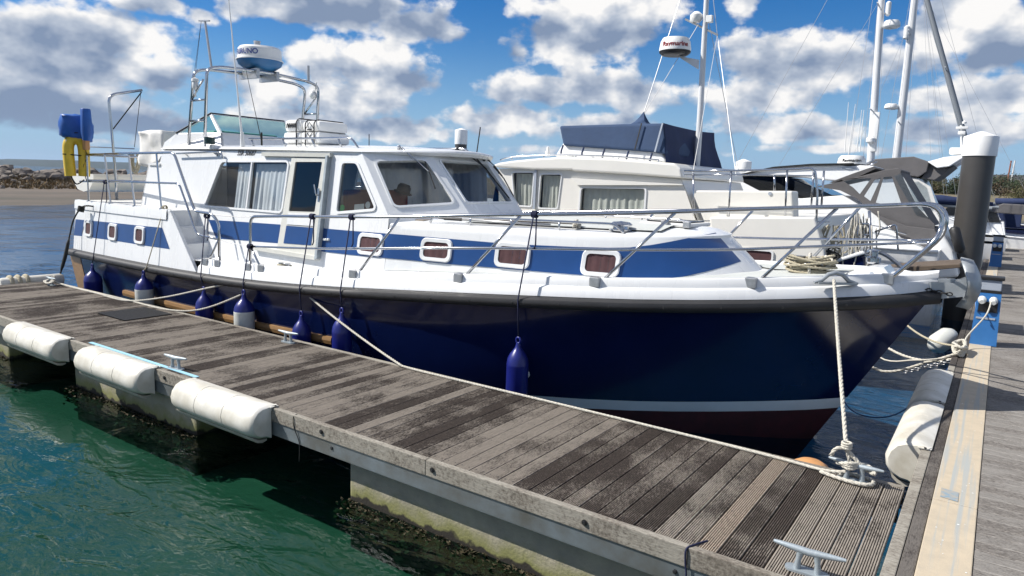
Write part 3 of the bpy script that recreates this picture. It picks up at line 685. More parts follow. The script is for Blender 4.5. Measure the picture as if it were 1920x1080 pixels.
def pile(c, r, zt, cap_h, label):
    t = thing('mooring_pile', (c[0], c[1], 0), label, 'mooring pile', 'mooring piles with white caps')
    b = B(); b.lathe([(r, -3), (r, zt-cap_h)], (c[0], c[1], 0), n=40); b.out('shaft', 'pile_grey', t, smooth=40)
    b = B(); b.lathe([(r*1.07, zt-cap_h-.02), (r*1.07, zt-r*.42), (r*1.04, zt-r*.36), (r*.2, zt-.01), (.001, zt)], (c[0], c[1], 0), n=40); b.out('cap', 'pile_cap', t, smooth=40)
pt = aty(1845, 246, 18.0); pile((pt.x-.03, 18.0), .30, pt.z, .50, 'dark grey mooring pile with white cone cap beside the main walkway')
pt = aty(865, 240, 22.0); pile((pt.x, 22.0), .235, pt.z, .62, 'mooring pile with white cap showing above the wheelhouse roof')
pt = aty(1395, 298, 30.0); pile((pt.x, 30.0), .3, pt.z, .62, 'distant white capped pile behind the cream cruiser deck rail')
def pedestal(x, y, label, s=1.0, plugs=True):
    t = thing('power_pedestal', (x, y, D), label, 'power pedestal', 'blue power pedestals along the walkway')
    z = D+.008
    b = B(); b.add([(x-.155,y-.13,z),(x+.155,y-.13,z),(x+.155,y+.13,z),(x-.155,y+.13,z),(x-.135,y-.10,z+.72),(x+.135,y-.10,z+.72),(x+.135,y+.12,z+.72),(x-.135,y+.12,z+.72)], [(0,3,2,1),(4,5,6,7),(0,1,5,4),(1,2,6,5),(2,3,7,6),(3,0,4,7)])
    b.out('body', 'pedestal_blue', t)
    b = B(); b.box((x-.137,y-.102,z+.7205), (x+.137,y+.122,z+.755)); b.out('gap_band', 'black', t)
    b = B(); b.box((x-.125,y-.09,z+.7552), (x+.125,y+.11,z+.90), bev=.01); b.out('lamp_head', 'pedestal_grey', t)
    b = B(); b.box((x-.15,y-.115,z+.9005), (x+.15,y+.135,z+.945), bev=.012); b.out('lid', 'black', t)
    b = B(); b.box((x-.11,y-.122,z+.46), (x+.11,y-.106,z+.60)); b.out('socket_panel', 'black', t)
    b = B(); b.box((x-.12,y-.124,z+.36), (x+.10,y-.115,z+.385)); b.out('label_plate', 'pedestal_grey', t)
    if plugs:
        for dx in (-.075, .055):
            b = B(); b.lathe([(.05, 0), (.05, .05), (.03, .06), (.03, .11)], (x+dx, y-.105, z+.63), (0, -1, -.25), 14); o = b.out('plug_socket', 'sticker_white', t, smooth=40)
    return t
for i, (u, v, lb) in enumerate(((1841,645,'nearest blue power pedestal with two white plugs on the walkway edge'), (1865,500,'second blue power pedestal from the camera along the walkway'), (1874,448,'third blue power pedestal from the camera along the walkway'), (1879,419,'farthest blue power pedestal at the end of the row'))):
    p = atz(u, v, D); pedestal(min(max(p.x, -.04), .0)+.01, p.y, lb, plugs=i < 2)

# ------------------------------------------------------------------ the motor cruiser
Yc = 7.85
def ci(x, X, Y):
    if x <= X[0]: return Y[0]
    if x >= X[-1]: return Y[-1]
    i = max(k for k in range(len(X)-1) if X[k] <= x); h = X[i+1]-X[i]; t = (x-X[i])/h
    def tan(k):
        a = (Y[k]-Y[k-1])/(X[k]-X[k-1]) if k > 0 else (Y[1]-Y[0])/(X[1]-X[0])
        c = (Y[k+1]-Y[k])/(X[k+1]-X[k]) if k < len(X)-1 else (Y[-1]-Y[-2])/(X[-1]-X[-2])
        return (a+c)/2
    m0, m1 = tan(i)*h, tan(i+1)*h
    return Y[i]*(2*t**3-3*t*t+1)+m0*(t**3-2*t*t+t)+Y[i+1]*(-2*t**3+3*t*t)+m1*(t**3-t*t)
BX = [-14.2,-13.2,-11,-8.5,-6.5,-5,-4,-3,-2,-1.2,-.7,-.43]; BB = [1.88,1.98,2.1,2.14,2.1,1.98,1.82,1.55,1.15,.70,.34,.05]
ZX = [-14.2,-12.75,-9.73,-8.2,-6.96,-5.52,-3.91,-2.85,-2.14,-1.49,-1.07,-.65,-.43]; ZZ = [1.113,1.125,1.145,1.185,1.25,1.35,1.453,1.51,1.56,1.613,1.653,1.70,1.735]
WX = [-14.1,-11,-8,-6,-5,-4,-3.5,-3,-2.5,-2,-1.6,-1.4]; WB = [1.72,1.93,1.95,1.80,1.65,1.38,1.20,.98,.72,.43,.18,.02]
def hb(x): return ci(x, BX, BB)
def zs(x): return ci(x, ZX, ZZ)
def hullpt(t, z):
    xs_ = -14.2+t*13.77; zsh = zs(xs_); q = z/zsh
    x = (-14.2+(1-q)*.10)*(1-t)+(-1.40+q*.97)*t
    bw = ci(-14.1+t*12.7, WX, WB); bs = hb(xs_)
    h = bw+(bs-bw)*max(q, 0)**.85 if q > 0 else bw*(1+q*.6)
    return x, max(h, .004)
def atsurf(u, v, yf, t0=3.0, t1=26.0, n=900):
    d = ray(u, v); prev = None
    for i in range(n+1):
        t = t0+(t1-t0)*i/n; P = CAM+d*t; g = P.y-yf(P.x, P.z)
        if g > 0 and prev is not None:
            lo, hi = prev, t
            for _ in range(30):
                mid = (lo+hi)/2; P = CAM+d*mid
                if P.y-yf(P.x, P.z) > 0: hi = mid
                else: lo = mid
            return CAM+d*hi
        prev = t
    return P
yacht = thing('motor_cruiser', (-7.3, Yc, 0), 'navy blue hulled motor cruiser with white cabin and blue stripe alongside the pontoon', 'motor boat')
def mir(p): return Vector((p[0], 2*Yc-p[1], p[2]))
TS_ = [0,.02,.05]+[.1+.05*k for k in range(12)]+[.70,.74,.78,.82,.86,.89,.92,.945,.965,.98,.99,1.0]
def zlo(t): return ci(t, [0,.5,.74,.85,.93,1.0], [.05,.08,.14,.22,.31,.40])
def zhi(t): return zlo(t)+ci(t, [0,.6,.8,1.0], [.09,.10,.12,.13])
def hull():
    def rows(zf, side):
        out = []
        for t in TS_:
            out.append([(lambda xh: Vector((xh[0], Yc+side*xh[1], zf(t, k))))(hullpt(t, zf(t, k))) for k in range(n)])
        return out
    global n
    n = 3; b = B()
    for s in (-1, 1): b.grid(rows(lambda t, k: -.45+(zlo(t)+.45)*k/2, s))
    b.out('antifouling', 'antifoul_red', yacht, smooth=60)
    n = 2; b = B()
    for s in (-1, 1): b.grid(rows(lambda t, k: zlo(t)+(zhi(t)-zlo(t))*k, s))
    b.out('boot_stripe', 'boot_white', yacht, smooth=60)
    n = 9; b = B()
    for s in (-1, 1): b.grid(rows(lambda t, k: zhi(t)+(zs(-14.2+t*13.77)-.01-zhi(t))*k/8, s))
    h = b.out('hull', 'navy', yacht, smooth=60)
    # teak transom
    sec = [hullpt(0, -.4+(zs(-14.2)+.38)*k/8) for k in range(9)]; zz = [-.4+(zs(-14.2)+.38)*k/8 for k in range(9)]
    b = B(); poly = [Vector((x-.004, Yc-h_-.002, z)) for (x, h_), z in zip(sec, zz)]+[Vector((x-.004, Yc+h_+.002, z)) for (x, h_), z in reversed(list(zip(sec, zz)))]
    b.ext(poly, (-.05, 0, 0)); b.out('transom', 'teak', yacht)
    # teak quarter board wrapped round the stern corner
    b = B(); rws = []
    for t in (0, .012, .024, .034):
        rws.append([(lambda xh, z: Vector((xh[0], Yc-xh[1]-.006, z)))(hullpt(t, z), z) for z in [(.15+.95*k/8) for k in range(9)]])
    b.grid(rws); b.out('quarter_board', 'teak', yacht)
    # teak low rubbing strip by the waterline
    for s in (-1, 1):
        b = B(); rws = []
        for i in range(30):
            t = .16+.40*i/29; z = .55+.01*i/29; x, h_ = hullpt(t, z); rws.append([Vector((x, Yc+s*(h_+o), z+dz)) for o, dz in ((.0,-.05),(.04,-.045),(.05,0),(.04,.045),(.0,.05))])
        b.grid(rws); b.out('lower_rubbing_strip', 'teak', yacht)
    # dark rubber strake
    b = B()
    for s in (-1, 1):
        rws = []
        for t in TS_[:-1]+[.9999]:
            x = -14.2+t*13.77; z = zs(x); h_ = hb(x)
            rws.append([Vector((x+(.05 if t > .999 else 0), Yc+s*max(.0, h_+o), z+dz)) for o, dz in ((-.04,.008),(.035,-.004),(.066,-.022),(.078,-.055),(.070,-.09),(.045,-.115),(-.01,-.122))])
        b.grid(rws)
    b.add([Vector((-14.235, Yc-1.93, 1.10)), Vector((-14.235, Yc+1.93, 1.10)), Vector((-14.235, Yc+1.93, .99)), Vector((-14.235, Yc-1.93, .99)), Vector((-14.2, Yc-1.93, 1.118)), Vector((-14.2, Yc+1.93, 1.118))], [(0,1,2,3),(0,4,5,1)])
    b.out('rubbing_strake', 'rubber_dark', yacht, smooth=40)
    for s in (-1, 1):                                  # fastening heads along the strake
        for i in range(26):
            x = -13.6+i*.5; b = B(); h_ = hb(x); b.lathe([(.012, 0), (.010, .006)], (x, Yc+s*(h_+.074), zs(x)-.062), (0, s, 0), 8)
            if x < -1: b.out('strake_bolt', 'black', yacht)
    # bulwark and toe rail
    b = B(); pr = ((-.012,.006),(-.03,.095),(-.05,.112),(-.062,.118),(-.075,.20),(-.09,.212),(-.135,.212),(-.145,.20),(-.15,.07))
    ts = [.335,.345]+[t for t in TS_ if t > .36]
    for s in (-1, 1):
        rws = []
        for i, t in enumerate(ts):
            x = -14.2+t*13.77; z = zs(x)+.002; h_ = hb(x); k = .5 if i == 0 else 1.0
            if x > -.95: k = max(.40, 1-(x+.95)*1.3)     # the rail drops towards the stem head
            rws.append([Vector((x, Yc+s*max(.004, h_+o), z+(dz if dz <= .118 else .118+(dz-.118)*k))) for o, dz in pr])
        b.grid(rws)
    b.out('bulwark', 'gelcoat', yacht, smooth=45)
    # deck
    b = B(); rws = []
    for t in TS_:
        x = -14.2+t*13.77; h_ = max(.003, hb(x)-.10); z = zs(x)+.165; rws.append([Vector((x, Yc+h_*k/6, z+.03*(1-(k/6)**2))) for k in range(-6, 7)])
    b.grid(rws); b.out('deck', 'gelcoat', yacht, smooth=40)
    for s in (-1, 1):
        b = B(); rws = []
        for i in range(20):
            x = -6.2+i*(5.0/19); h_ = max(.02, hb(x)-.22); inn = max(.02, (1.5 if x < -3 else 1.5-(x+3)*1.35)-.05); inn = min(inn, h_-.01); z = zs(x)+.155; hd = max(.003, hb(x)-.10)
            rws.append([Vector((x, Yc+s*(inn+(h_-inn)*k/4), z+.024+.03*(1-((inn+(h_-inn)*k/4)/hd)**2))) for k in range(5)])
        b.grid(rws); b.out('deck_grip_panel', 'deck_grip', yacht)
hull()

# ---- aft cabin with raised deck
ZA = 2.02
def aft_y(x, z): return Yc-hb(x)+.035+.10*(z-1.12)
pTL = atsurf(156, 386, aft_y); pTR = atsurf(318, 399, aft_y); pBR = atsurf(368, 507, aft_y)
def aft_cabin():
    xa, xb, xc = -14.12, pTR.x, pBR.x
    for s in (-1, 1):
        b = B(); rws = []
        for i in range(15):
            f = i/14; r = []
            for k in range(6):
                z0 = None; q = k/5
                x = xa+(xc+(xb-xc)*q-xa)*f; z = zs(x)+.004+(ZA-zs(x)-.004)*q; y = aft_y(x, z); r.append(Vector((x, y, z)) if s < 0 else mir((x, y, z)))
            rws.append(r)
        b.grid(rws)
        # shadow ledge moulded along the side
        b.out('aft_cabin_side', 'gelcoat', yacht, smooth=40)
        b = B(); rws = []
        for i in range(14):
            x = xa+(xb-.06-xa)*i/13; r = []
            for o, z in ((.002, ZA-.16), (.018, ZA-.15), (.02, ZA-.03), (.012, ZA+.004), (-.05, ZA+.012), (-.09, ZA+.004)):
                p = Vector((x, aft_y(x, min(z, ZA))-o, z)); r.append(p if s < 0 else mir(p))
            rws.append(r)
        b.grid(rws); b.out('aft_deck_edge', 'gelcoat', yacht, smooth=50)
        b = B(); rws = []                              # end face of the side beside the steps
        for k in range(6):
            q = k/5; x = xc+(xb-xc)*q; z = zs(x)+.004+(ZA-zs(x))*q; p = Vector((x, aft_y(x, z), z)); w = Vector((x, aft_y(x, z)+.05, z)); rws.append([p, w] if s < 0 else [mir(p), mir(w)])
        b.grid(rws); b.out('step_cheek', 'gelcoat', yacht)
    y0 = aft_y(xa, ZA); b = B()
    b.ext([Vector((xa, aft_y(xa, 1.13), 1.13)), Vector((xa, y0, ZA)), mir((xa, y0, ZA)), mir((xa, aft_y(xa, 1.13), 1.13))], (.04, 0, 0)); b.out('stern_wall', 'gelcoat', yacht)
    b = B(); rws = []
    for i in range(12):
        x = xa+(xb-xa)*i/11; y = aft_y(x, ZA)+.02; rws.append([Vector((x, y+(2*Yc-2*y)*k/8, ZA-.004+.02*math.sin(math.pi*k/8))) for k in range(9)])
    b.grid(rws); b.out('aft_deck', 'gelcoat_dirty', yacht, smooth=40)
    # stripe and portholes
    b = B(); L0 = [(141.5,411),(180,414.5),(220,418.5),(262,423),(304,427)]; L1 = [(138.5,441),(180,446.5),(223,452.5),(268,460),(318,467)]
    b.grid([[atsurf(*q, lambda x, z: aft_y(x, z)-.004) for q in r] for r in ([L0, [((a[0]+c[0])/2, (a[1]+c[1])/2) for a, c in zip(L0, L1)], L1])]); b.out('blue_stripe', 'stripe_blue', yacht)
    for (u, v, w, h_) in ((167.5,428.5,.33,.29),(212.5,435,.33,.29),(263,441,.33,.29)):
        porthole(atsurf(u, v, aft_y), aft_y, w, h_)
    # steps from the aft deck to the side deck
    for i, (u, v) in enumerate(((390,399),(394,432),(398,465))):
        z = ZA-.002-.245*i; x0 = xb-.3+.02*i; x1 = xb+.02+.20*i
        for s in (-1, 1):
            p = B(); ya, yb = aft_y(xb, 1.5)+.045, 6.36
            if s > 0: ya, yb = 2*Yc-yb, 2*Yc-ya
            p.box((x0, ya, 1.2), (x1, yb, z), bev=.012); p.out('step', 'gelcoat', yacht)
def porthole(c, yf, w, h_, r=.07, proud=.03):
    e = .02; c = Vector(c)
    tx = (Vector((c.x+e, yf(c.x+e, c.z), c.z))-Vector((c.x-e, yf(c.x-e, c.z), c.z))).normalized()
    tz = (Vector((c.x, yf(c.x, c.z+e), c.z+e))-Vector((c.x, yf(c.x, c.z-e), c.z-e))).normalized(); nrm = tz.cross(tx).normalized()
    if nrm.y > 0: nrm = -nrm
    for s in (-1, 1):
        g = (lambda p: p) if s < 0 else mir
        lo = rrect(c-nrm*.02, tx, tz, w, h_, r, 5); li = rrect(c-nrm*.02, tx, tz, w-.10, h_-.095, r*.62, 5)
        lm = rrect(c-nrm*.02, tx, tz, w-.02, h_-.02, r*.9, 5)
        b = B(); off = nrm*(proud+.02); V_ = [[g(p) for p in lo], [g(p+nrm*(proud+.008)) for p in lo], [g(p+off) for p in lm], [g(p+off-nrm*.004) for p in li], [g(p) for p in li]]
        b.grid(V_, closed=True); fr = b.out('porthole_frame', 'gelcoat', yacht, smooth=35)
        b = B(); b.add([g(p+nrm*.030) for p in li], [tuple(range(len(li)))]); b.out('pane', 'glass_dark', fr)
        b = B(); rws = []
        for k in range(13):
            q = k/12-.5; rws.append([g(c+tx*q*(w-.09)+tz*m*(h_-.085)/2+nrm*(.013+.004*math.sin(k*1.9))) for m in (-1, 1)])
        b.grid(rws); b.out('curtain', 'curtain_maroon', fr, smooth=True)
aft_cabin()

# ---- house: sides, front, roof
def HPy(x, z): return 6.2+.16*(z-1.3)
def HP(u, v, o=0.0): d = ray(u, v); t = (6.2-o+.16*(CAM.z-1.3)-CAM.y)/(d.y-.16*d.z); return CAM+d*t
HN = Vector((0, -1, .16)).normalized()
Ct, Cb = Vector((-6.93, HPy(0, 2.95), 2.95)), Vector((-6.29, HPy(0, 2.14), 2.14))
Rt, Rb = Vector((-6.40, 7.23, 2.96)), Vector((-5.70, 7.23, 2.18))
def plane_hit(u, v, p, nrm): d = ray(u, v); t = (p-CAM).dot(nrm)/d.dot(nrm); return CAM+d*t
WINS = {}
def window(parent, loop_px, hit, nrm, m_glass, frame_w=.032, rad=.05, proud=.016, mirror=True, divs=(), frame_mat='gelcoat'):
    lp = roundpoly([hit(u, v) for u, v in loop_px], rad, 5)
    for s in ((-1, 1) if mirror else (-1,)):
        g = (lambda p: p) if s < 0 else mir
        outer = inset(lp, -frame_w); test = (outer[0]-sum(lp, Vector())/len(lp)).length < (lp[0]-sum(lp, Vector())/len(lp)).length
        if test: outer = inset(lp, frame_w)
        b = B(); ring(b, [g(p-nrm*.004) for p in outer], [g(p-nrm*.004) for p in lp], (g(nrm)-g(Vector()))*(proud+.004) if s < 0 else (mir(nrm)-mir(Vector()))*(proud+.004))
        fr = b.out('window_frame', frame_mat, parent, smooth=30)
        b = B(); b.add([g(p-nrm*.012) for p in lp], [tuple(range(len(lp)))]); b.out('pane', m_glass, fr)
        for (u0, v0, u1, v1, w) in divs:
            b = B(); a, c = hit(u0, v0), hit(u1, v1); b.obox(g(a), g(c), w, .03, up=g(nrm)-g(Vector())); b.out('mullion', frame_mat, fr)
    return lp
def drape(parent, a, c, h, waves, depth, m, nrm, lean=0.0, name='curtain'):
    # hanging folded cloth between the points a and c (top edge), h long
    a = Vector(a); c = Vector(c); b = B(); rws = []; nn = waves*6; nrm = Vector(nrm).normalized(); ph = rnd.random()*6
    for k in range(9):
        q = k/8; r = []
        for i in range(nn+1):
            f = i/nn; amp = depth*(.35+.65*q)*(.7+.5*math.sin(i*.7+ph)); r.append(a.lerp(c, f)+nrm*amp*math.sin(2*math.pi*waves*f+.5*math.sin(3*q+ph))-Vector((0, lean*h*q, h*q)))
        rws.append(r)
    b.grid(rws); return b.out(name, m, parent, smooth=True)
SALOON = [(416.5,304.5),(541,304.5),(528,396.5),(385,385)]
DOORWIN = [(553.6,303.5),(604,303.5),(589.8,397.5),(541,396)]
FWDWIN = [(643,306),(669,306.5),(704,391),(632,397)]
def house():
    hit = lambda u, v: HP(u, v)
    sal = roundpoly([hit(*q) for q in SALOON], .06, 5); fw = roundpoly([hit(*q) for q in FWDWIN], .05, 5); dw = roundpoly([hit(*q) for q in DOORWIN], .02, 3)
    P = lambda x, z: Vector((x, HPy(x, z), z))
    outer = [P(-12.25, 1.9), P(-12.15, 2.73), P(-11.78, 2.75), P(-11.74, 2.95), P(-6.93, 2.95), P(-6.29, 2.14), P(-6.25, 1.2), P(-10.4, 1.2), P(-10.6, 1.9)]
    for s in (-1, 1):
        g = (lambda p: p) if s < 0 else mir
        b = B(); b.holes([g(p) for p in outer], [[g(p) for p in sal], [g(p) for p in dw], [g(p) for p in fw]], (0, .035 if s < 0 else -.035, 0)); b.out('house_side', 'gelcoat', yacht)
    window(yacht, SALOON, hit, HN, 'glass_clear', .03, .06, divs=[(473.5,304,462.5,391,.03)])
    window(yacht, FWDWIN, hit, HN, 'glass_smoke', .035, .05)
    # front: three raked facets
    n1 = (Cb-Ct).cross(Rt-Ct).normalized(); n1 = n1 if n1.x > 0 else -n1
    n2 = (Rb-Rt).cross(Vector((0, 1, 0))).normalized(); n2 = n2 if n2.x > 0 else -n2
    h1 = lambda u, v: plane_hit(u, v, (Ct+Cb+Rt+Rb)/4, n1); h2 = lambda u, v: plane_hit(u, v, Rt, n2)
    W1 = [(704.5,303.5),(797,301.5),(851,380),(740,387)]; W2 = [(827,301),(899,314),(947.5,378),(881,379.5)]
    l1 = roundpoly([h1(*q) for q in W1], .07, 5); l2 = roundpoly([h2(*q) for q in W2], .05, 5)
    # the centre window is symmetrical about the centreline
    zc = [p.z for p in l2]; zt, zb = max(zc)-.0, min(zc)
    def onc(y, z): f = (Rt.z-z)/(Rt.z-Rb.z); return Vector((Rt.x+(Rb.x-Rt.x)*f, y, z))
    l2 = roundpoly([onc(Yc-.52, zt), onc(Yc+.52, zt), onc(Yc+.52, zb), onc(Yc-.52, zb)], .05, 5)
    b = B(); b.holes([Rt, Rb, mir(Rb), mir(Rt)], [l2], -n2*.03); b.out('house_front', 'gelcoat', yacht)
    for s in (-1, 1):
        g = (lambda p: p) if s < 0 else mir
        nn = n1 if s < 0 else Vector((n1.x, -n1.y, n1.z))
        b = B(); b.holes([g(p) for p in (Ct, Cb, Rb, Rt)], [[g(p) for p in l1]], -nn*.03); b.out('house_front', 'gelcoat', yacht)
    window(yacht, W1, h1, n1, 'glass_dark', .03, .07)
    lp = l2; outl = [p+(p-sum(lp, Vector())/len(lp)).normalized()*.035 for p in lp]; b = B(); ring(b, [p-n2*.004 for p in outl], [p-n2*.004 for p in lp], n2*.02); fr = b.out('window_frame', 'gelcoat', yacht, smooth=30)
    b = B(); b.add([p-n2*.012 for p in lp], [tuple(range(len(lp)))]); b.out('pane', 'glass_dark', fr)
    # coaming under the windows onto the trunk
    for s in (-1, 1):
        g = (lambda p: p) if s < 0 else mir
        b = B(); b.add([g(p) for p in (Cb, Rb, Rb+Vector((.08, 0, -.3)), Cb+Vector((.06, -.03, -.3)))], [(0,1,2,3)]); b.out('window_coaming', 'gelcoat', yacht)
    b = B(); b.add([Rb, mir(Rb), mir(Rb)+Vector((.08,0,-.3)), Rb+Vector((.08,0,-.3))], [(0,1,2,3)]); b.out('window_coaming', 'gelcoat', yacht)
    # roof with a rounded edge and visor
    ol = [Vector((-11.80, 6.47, 0)), Vector((-9.5, 6.435, 0)), Vector((-7.05, 6.435, 0)), Vector((-6.90, 6.46, 0)), Vector((-6.62, 6.80, 0)), Vector((-6.30, 7.21, 0)), Vector((-6.20, 7.55, 0)), Vector((-6.17, Yc, 0))]
    full = ol+[mir(p) for p in reversed(ol[:-1])]; c = Vector((-8.8, Yc, 0)); rws = []
    for (k, z) in ((.968, 2.951), (.985, 2.975), (1.0, 2.985), (1.006, 3.002), (.994, 3.02), (.96, 3.034), (.85, 3.058), (.6, 3.09), (.3, 3.11), (.01, 3.115)):
        r = []
        for p in full:
            q = c+(p-c)*k if k < .96 else Vector((c.x+(p.x-c.x)*(1-(1-k)*.35), c.y+(p.y-c.y)*k, 0))
            zz = z-.075*max(0, (abs(p.y-Yc)-.0)/1.4)**2*(1 if z > 3.0 else 0)*.3 - (.05*max(0, (q.x+8.0)/1.8) if q.x > -8.0 else 0)*(abs(q.y-Yc)/1.4)**1.5
            r.append(Vector((q.x, q.y, zz)))
        rws.append(r)
    b = B(); b.grid(rws, closed=True); b.f.append(tuple(range(len(full)))); b.m.append(0); b.out('roof', 'gelcoat', yacht, smooth=50)
    # aft bulkhead, floor, dash
    b = B(); b.ext([P(-12.24, 1.95), P(-12.15, 2.73), mir(P(-12.15, 2.73)), mir(P(-12.24, 1.95))], (.03, 0, 0)); b.out('aft_bulkhead', 'gelcoat', yacht)
    b = B(); b.box((-12.1, 6.4, 2.70), (-11.75, 9.3, 2.735)); b.out('ledge', 'gelcoat', yacht)
    b = B(); b.box((-12.0, 6.35, 1.25), (-6.4, 9.35, 1.3)); b.out('cabin_floor', 'dark_interior', yacht)
    b = B(); b.box((-6.6, 6.6, 1.9), (-5.95, 9.1, 2.12), bev=.03); b.out('dashboard', 'dark_interior', yacht)
    b = B(); b.box((-10.36, 6.75, 1.3), (-10.32, 9.0, 2.9)); b.out('inner_bulkhead', 'dark_interior', yacht)
    # curtains inside
    a1, a2 = HP(440, 306), HP(468, 306); drape(yacht, a1+Vector((0,.075,-.01)), a2+Vector((0,.075,-.01)), .76, 5, .018, 'curtain', (0,1,0), .16)
    a1, a2 = HP(474, 306), HP(538, 306); drape(yacht, a1+Vector((0,.075,-.01)), a2+Vector((0,.075,-.01)), .76, 8, .02, 'curtain', (0,1,0), .16)
    drape(yacht, (-9.9, 9.2, 2.88), (-6.95, 9.2, 2.88), .9, 20, .03, 'curtain', (0,1,0), -.1)
    b = B(); b.box((-7.9, 7.0, 1.7), (-7.76, 8.25, 2.44), bev=.05); b.box((-7.9, 7.0, 1.6), (-7.35, 8.25, 1.8), bev=.05); b.out('helm_seat', 'red_leather', yacht, smooth=40)
    b = B(); b.lathe([(.14, 0), (.15, .01), (.11, .03), (.105, .10), (.08, .14), (.001, .15)], (-7.7, 8.05, 2.40), (.3, .1, 1), 18); b.out('cap', 'black', yacht, smooth=50)
    # stickers in the forward side window
    for (u, v, r_, m_) in ((640,389.5,.045,'sticker_green'), (688,384,.045,'sticker_white')):
        b = B(); p = HP(u, v)-HN*.016; b.lathe([(r_, 0), (r_, .002)], p, HN, 18); b.out('sticker', m_, yacht)
    b = B(); p0 = [HP(*q)-HN*.018 for q in ((663,383),(681,381.5),(681,392.5),(662,394))]; b.ext(p0, HN*.002); b.out('sticker', 'sticker_white', yacht)
    # registration number
    me = text_mesh('SSR 50687', .105, .25, .001, .0016); p = HP(462, 287.5); ex = Vector((1, 0, 0)); ez = Vector((0, .16, 1)).normalized()
    me.transform(Matrix.Translation(p+HN*.003) @ Matrix((ex, ez, ex.cross(ez))).transposed().to_4x4()); link_mesh('registration_number', me, 'text_black', yacht)
house()
def sliding_door():
    P0 = lambda u, v: HP(u, v, .035)
    o = [(546.7,296),(616,296),(596.5,481),(519,468)]; o3 = [P0(*q) for q in o]; w3 = roundpoly([P0(*q) for q in DOORWIN], .02, 3)
    b = B(); b.holes(o3, [w3], (0, .03, 0)); d = b.out('sliding_door', 'door_frame', yacht)
    b = B(); b.add([p+Vector((0, .02, 0)) for p in w3], [tuple(range(len(w3)))]); b.out('pane', 'glass_smoke', d)
    # the door wears its own length of the stripe
    b = B(); q = [HP(*k, .039) for k in ((537,423),(587,427),(583,460),(531.5,456))]; b.ext(q, (0, -.001, 0)); b.out('stripe_panel', 'stripe_blue', d)
    b = B(); q = [HP(*k, .041) for k in ((540.5,399),(591,400.5),(588,424),(537.5,420.5))]; b.ext(q, (0, -.003, 0)); b.out('white_panel', 'gelcoat', d)
    b = B(); a = HP(597.5, 363, .05); b.obox(a+Vector((0,0,-.11)), a+Vector((0,0,.07)), .035, .012, up=(0,-1,0)); b.tube(fillet([a+Vector((0,0,-.02)), a+Vector((0,-.05,-.02)), a+Vector((-.03,-.055,.12))], .02), .009, 8); b.out('handle', 'steel', d, smooth=40)
    b = B(); q = [HP(*k) for k in ((618.5,292),(622,292),(601.5,484),(597,486.5))]; b.ext(q, (0, -.075, 0)); b.out('door_post', 'galvanised', yacht)
    b = B(); b.obox(HP(493, 289, .03), HP(621, 291, .03), .05, .055); b.out('door_top_rail', 'door_frame', yacht)
    b = B(); b.obox(HP(478, 464.5, .03), HP(597, 484, .03), .075, .055); b.out('door_bottom_rail', 'door_frame', yacht)
sliding_door()

